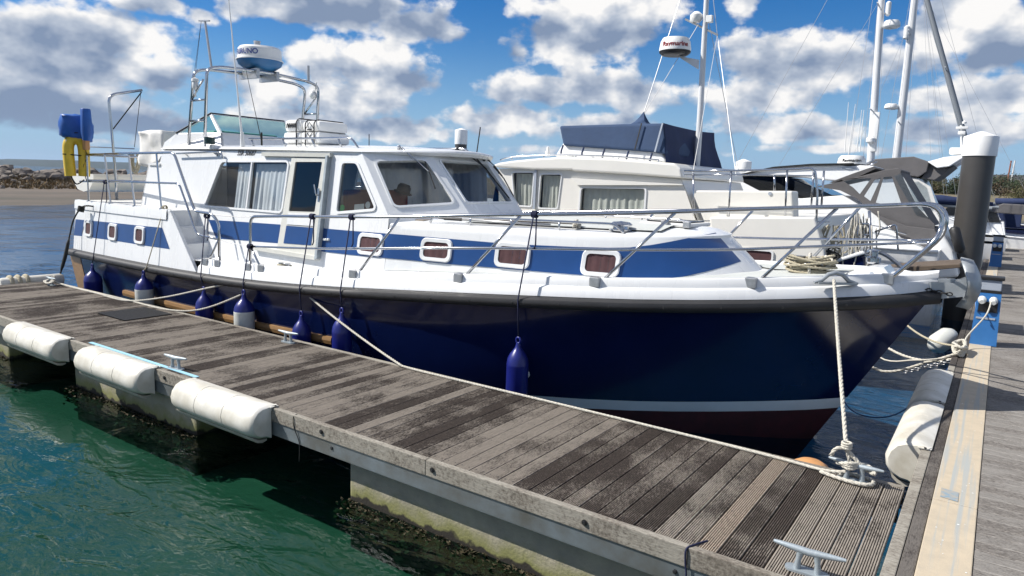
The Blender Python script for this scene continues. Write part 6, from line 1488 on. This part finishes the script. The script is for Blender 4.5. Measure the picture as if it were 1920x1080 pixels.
    b = B(); b.tube(fillet([aty(u, v, YR) for u, v in ((1283,320.5),(1370,320),(1470,318),(1528,315),(1533,360),(1530,420))], .1), .018, 8); b.tube([aty(1283, 328, YR), aty(1370, 327.5, YR), aty(1530, 330, YR)], .012, 6); b.tube([aty(1300, 414, YR), aty(1556, 416, YR)], .012, 6); b.out('aft_rail', 'steel', t, smooth=True)
    for u0, v0, u1, v1 in ((1371,320,1366,405),(1476,318,1472,405),(1526,318,1521,385),(1545,320,1540,388),(1452,328,1452,357),(1300,325,1300,405)):
        b = B(); b.tube([aty(u0, v0, YR), aty(u1, v1, YR)], .018, 6); b.out('stanchion', 'steel', t, smooth=True)
    b = B(); lo = rrect(aty(1418, 479, YN-.352), (1,0,0), (0,0,1), .50, .17, .05); b.add(lo, [tuple(range(len(lo)))]); b.out('porthole_pane', 'curtain_maroon', t)
    b = B(); ring(b, rrect(aty(1418, 479, YN-.354), (1,0,0), (0,0,1), .55, .22, .06), rrect(aty(1418, 479, YN-.354), (1,0,0), (0,0,1), .49, .16, .045), (0,-.02,0)); b.out('porthole_frame', 'gelcoat', t)
    # deck ropes, ladder, bathing platform
    prism('bathing_platform', [(1600,512),(1690,501),(1800,495),(1802,502),(1700,511),(1610,522)], YN+.25, YN+1.3, 'teak_grey', t, .01)
    b = B(); YL = YN-.1
    for u in (1606, 1630): b.tube([aty(u, 395, YL), aty(u+4, 500, YL)], .022, 8)
    for v in (420, 440, 458, 478): b.tube([aty(1606, v, YL), aty(1634, v, YL)], .018, 6)
    b.tube(fillet([aty(1640, 435, YL), aty(1680, 420, YL), aty(1684, 468, YL)], .05), .014, 6); b.tube([aty(1590, 452, YL), aty(1690, 450, YL)], .014, 6); b.out('boarding_ladder', 'steel', t, smooth=True)
    b = B(); b.tube(fillet([aty(u, v, YN+.1) for u, v in ((1640,470),(1662,478),(1690,500),(1705,520))], .15), .03, 8); b.out('davit_arm', 'steel_dull', t, smooth=True)
    # tender on the stern with ropes
    d = thing('tender', (-1.9, YN, 1.4), 'small blue and white tender tilted on the stern of the cream cruiser', 'dinghy')
    prism('tender_hull', [(1548,497),(1565,492),(1615,477),(1622,482),(1622,503),(1555,505)], YN-.15, YN+.75, 'navy', d, .04); prism('tender_gunwale', [(1546,494),(1565,487),(1618,470),(1623,476),(1566,493),(1548,499)], YN-.2, YN+.8, 'gelcoat', d, .02)
    b = B(); r = random.Random(31); p = aty(1568, 425, YN-.1)
    for i in range(10):
        c = p+Vector((r.uniform(-.1,.12), r.uniform(-.05,.05), r.uniform(-.02,.04))); w = r.uniform(.05,.16); L_ = r.uniform(.25, .6); b.tube(catmull([c+Vector((-w*.5,0,0)), c+Vector((-w,0,-L_*.6)), c+Vector((0,.03,-L_)), c+Vector((w,0,-L_*.6)), c+Vector((w*.5,0,0))], 4), .011, 5)
    b.out('rope_hank', 'rope_tan', smooth=True, label='tan rope hanks hanging on the stern rail of the cream cruiser', cat='rope')
    b = B(); p = aty(1615, 425, YN-.12)
    for i in range(13):
        c = p+Vector((r.uniform(-.13,.16), r.uniform(-.05,.05), r.uniform(-.1,.25))); w = r.uniform(.03,.12); L_ = r.uniform(.3, .9); b.tube(catmull([c+Vector((-w*.5,0,0)), c+Vector((-w,0,-L_*.6)), c+Vector((0,.03,-L_)), c+Vector((w,0,-L_*.6)), c+Vector((w*.5,0,0))], 4), .011, 5)
    b.out('rope_hank', 'rope_white', smooth=True, label='white rope hanks hanging on the boarding ladder of the cream cruiser', cat='rope')
    b = B()
    for i in range(14): c = aty(1552, 480, YN-.15)+Vector((r.uniform(-.14,.14), r.uniform(-.1,.1), r.uniform(-.03,.1))); b.tube([c+Vector((math.cos(a)*.09, r.uniform(-.02,.02), math.sin(a)*.05)) for a in [6.283*k/9 for k in range(9)]], .013, 5, closed=True)
    b.out('rope_heap', 'rope_black', smooth=True, label='black rope bundle beside the tender on the cream cruiser', cat='rope')
trawler()
def sports_cruiser():
    YN = 17.0; YF = 19.2; YM = (YN+YF)/2
    t = thing('sports_cruiser', (-5, YM, 0), 'sleek white sports cruiser with grey cockpit canopy moored beyond the cream boat', 'motor boat')
    stern_hull('hull', t, -.95, -14.5, YM, 4.0, 1.55, 2.1, 'gelcoat')
    prism('transom_moulding', [(1620,470),(1660,455),(1735,470),(1765,430),(1788,470),(1798,520),(1660,530),(1600,500)], YN+.02, YF-.02, 'gelcoat', t, .06)
    roofp = [(1378,329),(1400,321),(1450,314),(1520,309),(1580,308),(1640,311),(1636,318),(1600,330),(1570,340),(1540,337),(1480,330),(1400,331)]
    prism('coachroof', roofp, YN+.30, YF-.30, 'gelcoat', t, .04, .05)
    prism('roof_edge', [(1378,328),(1450,312.5),(1520,307),(1600,305.5),(1600,307.5),(1520,309.5),(1450,315),(1380,331)], YN+.26, YF-.26, 'black', t)
    prism('window_band', [(1375,333),(1420,327),(1480,333),(1530,352),(1560,366),(1530,371),(1480,369),(1430,361),(1385,345)], YN+.25, YF-.25, 'glass_black', t, .02, .03)
    prism('superstructure', [(1330,352),(1376,334),(1430,362),(1500,372),(1580,366),(1640,402),(1750,470),(1620,500),(1330,470)], YN+.12, YF-.12, 'gelcoat', t, .04, .06)
    prism('arch_spoiler', [(1555,342),(1600,325),(1638,312),(1642,316),(1600,336),(1565,344)], YN+.22, YF-.22, 'grey_canvas', t)
    prism('canopy_top', [(1558,344),(1600,334),(1660,318),(1684,315),(1690,319),(1688,326),(1640,333),(1628,332),(1600,336)], YN+.18, YF-.18, 'grey_canvas', t, .02, .04)
    # canvas side with clear panels
    hl = [[(1612,335),(1634,334),(1612,364),(1600,352),(1578,337)], [(1640,337),(1652,333),(1632,377),(1620,368)], [(1657,332),(1672,331),(1690,382),(1690,388),(1642,380)]]
    outer = [aty(u, v, YN+.16) for u, v in ((1530,350),(1562,343),(1628,331),(1688,323),(1720,388),(1752,420),(1752,430),(1700,426),(1640,402),(1606,372),(1575,357))]
    b = B(); b.holes(outer, [[aty(u, v, YN+.16) for u, v in h] for h in hl], (0,.02,0)); b.out('canopy_side', 'grey_canvas', t)
    for h in hl: pane_px(h, YN+.165, 'vinyl', t, 0, 'clear_panel')
    pane_px([(1676,330),(1689,325),(1740,398),(1748,412),(1718,404)], YN+.152, 'vinyl', t, 0, 'clear_panel')
    b = B(); q0, q1, q2, q3 = [aty(u, v, YN+.16) for u, v in ((1688,322),(1750,424),(1762,470),(1700,440))]; b.add([q0, q1, Vector((q1.x, YF-.2, q1.z)), Vector((q0.x, YF-.2, q0.z))], [(0,1,2,3)]); b.out('canopy_aft_panel', 'grey_canvas', t)
    prism('canopy_lower', [(1640,402),(1700,424),(1752,430),(1770,465),(1740,466),(1690,446)], YN+.10, YF-.10, 'grey_canvas', t, .01)
    c = aty(1597, 303, YM-.5); radome(t, c-Vector((0,0,.12)), .30, .26, 'Raymarine', 'text_black')
    b = B(); b.lathe([(.22,0),(.3,.03),(.3,.06)], c-Vector((0,0,.20)), n=20); b.box(c+Vector((-.9,-.25,-.2)), c+Vector((-.35,.25,-.12)), bev=.02); b.out('radar_plinth', 'pedestal_grey', t, smooth=40)
    for (u0, v0, u1, v1) in ((1584,285,1591,192),(1591,290,1604,195),(1606,285,1616,206),(1612,285,1620,206)):
        b = B(); b.tube([aty(u0, v0, YM), aty(u1, v1, YM)], [.012, .006], 5); b.out('whip_aerial', 'radar_white', t)
    b = B(); b.tube([aty(1640, 300, YM), aty(1618, 310, YM), aty(1600, 315, YM)], .02, 6); b.tube([aty(1645, 303, YM), aty(1626, 312, YM)], .02, 6); b.out('arch_struts', 'steel', t, smooth=True)
    b = B(); pts = [aty(u, v, YN+.05) for u, v in ((1560,420),(1600,418),(1650,425),(1700,440))]; b.tube(pts, .014, 6); b.out('grab_rail', 'steel', t, smooth=True)
    b = B(); b.lathe([(.05,0),(.1,.05),(.1,.5),(.05,.56)], aty(1788, 425, YN), (.35,0,-1), 12); b.out('black_fender', 'black', smooth=50, label='slim black fender hanging on the white sports cruiser stern', cat='fender')
sports_cruiser()
def arch_cruiser():
    YN = 23.0; YF = 25.4; YM = (YN+YF)/2
    t = thing('arch_cruiser', (-4, YM, 0), 'white motor cruiser with grey canopy and white radar arch beside the dark pile', 'motor boat')
    stern_hull('hull', t, -1.1, -14, YM, 4.1, 1.5, 2.2, 'gelcoat')
    prism('superstructure', [(1480,360),(1640,330),(1695,330),(1730,335),(1765,420),(1790,470),(1480,470)], YN+.15, YF-.15, 'gelcoat', t, .05, .1)
    prism('canopy_top', [(1600,318),(1640,298),(1712,293),(1742,303),(1738,322),(1722,332),(1690,328),(1620,330)], YN+.12, YF-.12, 'grey_canvas', t, .03, .08)
    prism('canopy_aft', [(1736,322),(1741,305),(1775,316),(1790,310),(1770,326),(1752,338),(1727,334)], YN+.2, YF-.2, 'grey_canvas', t, .02, .1)
    prism('radar_arch', [(1738,303),(1770,294),(1800,290.5),(1814,292),(1800,299),(1780,312),(1757,315)], YN+.0, YF-.0, 'gelcoat', t, .03, .15)
    prism('cockpit_side', [(1694,332),(1722,337),(1745,350),(1765,415),(1715,415)], YN+.14, YN+.18, 'white_canvas', t)
    pane_px([(1700,343),(1722,340),(1738,352),(1750,395),(1722,395)], YN+.13, 'vinyl', t, 0, 'clear_panel')
    c = aty(1801, 292, YM); b = B(); b.box(c+Vector((-.28,-.3,.02)), c+Vector((.35,.3,.22)), bev=.06); b.out('radar_dome', 'radar_white', t, smooth=40)
    b = B(); a = aty(1803, 282, YM); e = aty(1802, 235, YM); b.tube([a, e], .03, 6); b.box(aty(1803, 240, YM)-Vector((.14,.06,.03)), aty(1803, 240, YM)+Vector((.16,.06,.04)), bev=.01); b.box(aty(1803, 250, YM)-Vector((.09,.06,.03)), aty(1803, 250, YM)+Vector((.09,.06,.06)), bev=.01); b.lathe([(.05,0),(.06,.05),(.001,.1)], aty(1808, 232, YM), n=10); b.out('light_mast', 'radar_white', t, smooth=40)
arch_cruiser()
def yacht_sail(name, label, px_base, px_top, y, r, hull_m, extra):
    t = thing(name, (aty(*px_base, y).x, y, 0), label, 'sailing yacht', 'sailing yachts beyond the motor boats'); a = aty(*px_base, y); e = aty(*px_top, y); x0 = a.x
    k = (e-a)/(e.z-a.z); foot = a+k*(1.3-a.z); top = a+k*(13.5-a.z)
    b = B(); b.tube([foot, a, e, top], [r, r, r*.85, r*.6], 14); b.out('mast', 'mast_white' if extra != 'dark' else 'mast_grey', t, smooth=40)
    rows = []
    for i in range(17):
        f = i/16; x = x0+4.2-10.5*f; w = 1.55*(math.sin(math.pi*(.12+.80*f)))**.7*(1-max(0, f-.93)*8); rows.append([Vector((x, y-max(.01, w*q), z)) for q, z in ((.55,-.2),(.85,.3),(1,.75),(1.0,1.15))]); rows[-1] += [Vector((p.x, 2*y-p.y, p.z)) for p in reversed(rows[-1])]
    b = B(); b.grid(rows); b.f.append(tuple(range(8))); b.m.append(0); b.out('hull', hull_m, t, smooth=40); b = B(); b.grid([[r_[3], r_[4]] for r_ in rows]); b.out('deck', 'gelcoat_dirty', t)
    b = B(); b.box((x0-2.2, y-.8, 1.12), (x0+1.2, y+.8, 1.55), bev=.1); b.out('coachroof', 'gelcoat', t)
    b = B(); b.tube([foot+Vector((.05,0,1.1)), foot+Vector((3.8,0,1.0))], .06, 8); b.out('boom', 'mast_grey', t, smooth=40); b = B(); b.tube([foot+Vector((.15,0,1.22)), foot+Vector((1.8,0,1.25)), foot+Vector((3.6,0,1.12))], [.16,.17,.08], 10); b.out('sail_cover', 'navy_canvas', t, smooth=True)
    b = B()
    for q in (Vector((x0+4.1, y, 1.2)), Vector((x0-6.1, y, 1.2)), Vector((x0, y-1.4, 1.15)), Vector((x0, y+1.4, 1.15)), Vector((x0-.6, y-1.35, 1.15)), Vector((x0+.6, y-1.35, 1.15))): b.tube([top-Vector((0,0,.2)), q], .008, 4)
    b.out('rigging', 'steel_dull', t)
    for z in (5.6, 9.2): b = B(); c = a+k*(z-a.z); b.tube([c+Vector((0,-.9,.05)), c, c+Vector((0,.9,.05))], .025, 6); b.out('spreader', 'mast_white', t)
    return t, a, e, k
t, a, e, k = yacht_sail('sailing_yacht', 'sailing yacht with white mast carrying a small radar left of its neighbour', (1633,290), (1653,0), 29.0, .135, 'gelcoat', '')
c = aty(1672, 46, 28.9); radome(t, c-Vector((0,0,.12)), .28, .26); b = B(); b.tube([aty(1652, 52, 29), c-Vector((0,0,.15))], .03, 6); b.out('radar_arm', 'mast_white', t)
b = B(); b.lathe([(.04,0),(.09,.05),(.09,.45),(.04,.5)], aty(1664, 30, 28.9), n=12); b.out('radar_reflector', 'radar_white', t, smooth=40)
b = B(); b.lathe([(.05,0),(.16,.08),(.16,.2),(.05,.3)], aty(1632, 270, 28.8), n=12); b.box(aty(1636, 258, 28.9)-Vector((.02,.1,.5)), aty(1644, 258, 28.9)+Vector((.02,.1,.9)), bev=.01); b.out('mast_winch', 'radar_white', t, smooth=40)
t, a, e, k = yacht_sail('sailing_yacht', 'sailing yacht with the right hand white mast and low radar bracket', (1681,295), (1715,0), 34.0, .165, 'gelcoat', '')
c = aty(1671, 199, 33.9); radome(t, c-Vector((0,0,.12)), .26, .22); b = B(); b.tube([aty(1690, 203, 34), c-Vector((0,0,.14))], .03, 6); b.out('radar_arm', 'mast_white', t)
b = B(); b.lathe([(.04,0),(.11,.05),(.11,.5),(.04,.55)], aty(1698, 74, 33.8), n=12); b.out('radar_reflector', 'radar_white', t, smooth=40)
yacht_sail('sailing_yacht', 'sailing yacht with a dark leaning mast rising behind the radar arch', (1803,238), (1738,0), 44.0, .15, 'navy', 'dark')
def small_boat(label, px, y, m_hull, m_top, Lb=7.0, name='motor_boat'):
    c = aty(*px, y); x0 = c.x; t = thing(name, (x0, y, 0), label, 'motor boat', 'distant boats at the far end of the walkway')
    stern_hull('hull', t, x0+Lb*.5, x0-Lb*.5, y, 2.7, 1.05, 1.5, m_hull)
    P = lambda raw, ya, yb, n_, m, bv=.04: prism(n_, None, ya, yb, m, t, bv, .12, raw=raw)
    P([(x0-Lb*.35, 1.15), (x0-Lb*.1, 1.65), (x0+Lb*.12, 1.70), (x0+Lb*.14, 1.1)], y-1.05, y+1.05, 'cabin', 'gelcoat')
    P([(x0-Lb*.12, 1.64), (x0+Lb*.0, 2.15), (x0+Lb*.06, 2.15), (x0+Lb*.1, 1.66)], y-1.0, y+1.0, 'windscreen', 'glass_black', .01)
    P([(x0-Lb*.02, 2.12), (x0+Lb*.1, 2.45), (x0+Lb*.34, 2.42), (x0+Lb*.46, 1.9), (x0+Lb*.46, 1.2), (x0+Lb*.36, 1.2), (x0+Lb*.30, 2.0), (x0+Lb*.06, 2.05)], y-1.05, y+1.05, 'canopy', m_top)
    b = B()
    for s in (-1, 1):
        b.tube(fillet([Vector((x0-Lb*.44, y+s*.3, 1.9)), Vector((x0-Lb*.25, y+s*1.0, 1.8)), Vector((x0, y+s*1.2, 1.2))], .3), .015, 6)
        for f in (-.38, -.25, -.12): b.tube([Vector((x0+Lb*f, y+s*(.55+.5*(f+.4)*2), 1.85)), Vector((x0+Lb*f, y+s*(.6+.5*(f+.4)*2), 1.3))], .012, 5)
    b.out('guard_rail', 'steel', t, smooth=True); return t
small_boat('distant white boat with purple blue canopy left of the dark pile', (1782,400), 46, 'gelcoat', 'navy_canvas')
small_boat('distant navy hulled boat with blue canopy right of the dark pile', (1862,398), 56, 'navy', 'navy_canvas')
small_boat('distant white boat nearest the end of the walkway', (1845,416), 37, 'gelcoat', 'grey_canvas', 6.0)
b = B(); p = aty(1884, 396, 62); b.box(p-Vector((.5,.4,.4)), p+Vector((.5,.4,.3)), bev=.15); b.lathe([(.3,.3),(.35,.5),(.1,.7)], p, n=10); b.out('yellow_buoy', 'yellow', smooth=50, label='yellow buoy standing at the far end of the walkway', cat='buoy')
# stays seen against the sky belong to the sports cruiser neighbour: two thin aerials
# ------------------------------------------------------------------ trees on the harbour bank
def leaf_mats():
    mat('leaf_dark', (.035,.055,.018), .7, col2=(.018,.03,.010), vscale=1.2, transl=.15, randv=.25); mat('leaf_olive', (.11,.10,.035), .7, col2=(.055,.055,.02), vscale=1.2, transl=.15, randv=.25)
    mat('leaf_brown', (.12,.075,.035), .8, col2=(.06,.045,.022), vscale=1.2, randv=.25); mat('bark', (.09,.07,.05), .9)
leaf_mats()
def tree(x, y, h, w, m, label, seed):
    r = random.Random(seed); z0 = 1.6; t = thing('tree', (x, y, z0), label, 'tree', 'trees on the harbour bank'); b = B()
    b.tube([Vector((x, y, z0-.4)), Vector((x+r.uniform(-.1,.1), y, z0+h*.35)), Vector((x+r.uniform(-.3,.3), y, z0+h*.75))], [.18, .13, .05], 7)
    for i in range(7): a = r.random()*6.28; q = Vector((x, y, z0+h*r.uniform(.3,.6))); b.tube([q, q+Vector((math.cos(a)*w*.35, math.sin(a)*w*.35, h*.25))], [.07,.03], 5)
    b.out('trunk', 'bark', t, smooth=True); b = B(); cl = [(Vector((r.uniform(-.5,.5)*w, r.uniform(-.5,.5)*w, h*r.uniform(.22,.82))), r.uniform(.45,.9)*w*.34) for _ in range(13)]
    for (c, s) in cl:
        for i in range(230):
            d = Vector((r.gauss(0,1), r.gauss(0,1), r.gauss(0,1))).normalized()*s*r.random()**.4; d.z *= .75; p = Vector((x, y, z0))+c+d; u = Vector((r.gauss(0,1), r.gauss(0,1), r.gauss(0,1))).normalized(); v = u.orthogonal(); q = r.uniform(.05,.13)
            b.add([p-u*q, p+v*q*.6, p+u*q, p-v*q*.6], [(0,1,2,3)])
    b.out('crown', m, t)
r = random.Random(41)
order = ['first', 'second', 'third', 'fourth', 'fifth', 'sixth', 'seventh', 'eighth', 'ninth', 'tenth', 'eleventh', 'twelfth', 'last']
for i, (u, y, h, w, m) in enumerate(((1690,128,5.2,5,'leaf_dark'),(1712,132,5.6,6,'leaf_dark'),(1738,130,4.2,5,'leaf_olive'),(1762,136,4.6,5,'leaf_olive'),(1785,132,4.4,5,'leaf_brown'),(1805,130,4.8,5,'leaf_dark'),(1830,140,6,6,'leaf_dark'),(1848,134,6.8,6,'leaf_dark'),(1868,140,6.6,6,'leaf_dark'),(1884,132,3.8,4,'leaf_brown'),(1903,136,4.6,5,'leaf_brown'),(1916,126,3.6,5,'leaf_olive'),(1934,134,5,6,'leaf_dark'))):
    kind = {'leaf_dark':'dark evergreen tree', 'leaf_olive':'olive green bushy tree', 'leaf_brown':'brown leafless looking tree'}[m]
    tree(aty(u, 370, y).x, y, h, w, m, '%s, %s from the left in the row on the far bank' % (kind, order[i]), i+50)
def house_far(u, v, y, w, h, label):
    c = aty(u, v, y); t = thing('far_house', (c.x, y, c.z-h), label, 'house', 'houses behind the harbour trees'); b = B(); b.box((c.x-w/2, y, c.z-h-3), (c.x+w/2, y+8, c.z)); b.out('wall', 'gelcoat_dirty', t)
    b = B(); b.add([(c.x-w/2-.3, y-.3, c.z), (c.x+w/2+.3, y-.3, c.z), (c.x+w/2+.3, y+8.3, c.z), (c.x-w/2-.3, y+8.3, c.z), (c.x-w/2, y+4, c.z+1.6), (c.x+w/2, y+4, c.z+1.6)], [(0,1,5,4),(2,3,4,5),(0,4,3),(1,2,5)]); b.out('roof', 'pile_grey', t)
    for k in (-.3, 0, .3): b = B(); b.box((c.x+w*k-.5, y-.05, c.z-h*.8), (c.x+w*k+.5, y, c.z-h*.3)); b.out('window', 'glass_black', t)
house_far(1905, 341, 190, 14, 2.2, 'long white distant building above the trees at the right edge')
house_far(1725, 338, 200, 10, 2.0, 'pale distant building behind the trees left of the dark pile')
for i, u in enumerate((1886, 1893)):
    b = B(); c = aty(u, 345, 150); b.tube([Vector((c.x, 150, 1)), Vector((c.x+.3, 150, c.z+4))], .12, 6); b.out('distant_mast', 'rust_red' if i == 0 else 'mast_white', label=('thin rust red mast' if i == 0 else 'thin pale mast')+' standing far behind the walkway end', cat='mast')

# ------------------------------------------------------------------ air over the harbour
def haze():
    m = bpy.data.materials.new('haze_air'); m.use_nodes = True; N = m.node_tree.nodes; L = m.node_tree.links; N.remove(N['Principled BSDF'])
    v = N.new('ShaderNodeVolumePrincipled'); v.inputs['Color'].default_value = (.55, .75, 1.0, 1); v.inputs['Density'].default_value = 0.5e-4; v.inputs['Anisotropy'].default_value = .2
    L.new(v.outputs[0], N['Material Output'].inputs['Volume']); M['haze_air'] = m
    b = B(); b.box((-9300, -9300, -1.9), (9300, 9300, 90)); b.out('haze', 'haze_air', origin=(0, 0, -1.9), kind='stuff')
haze()
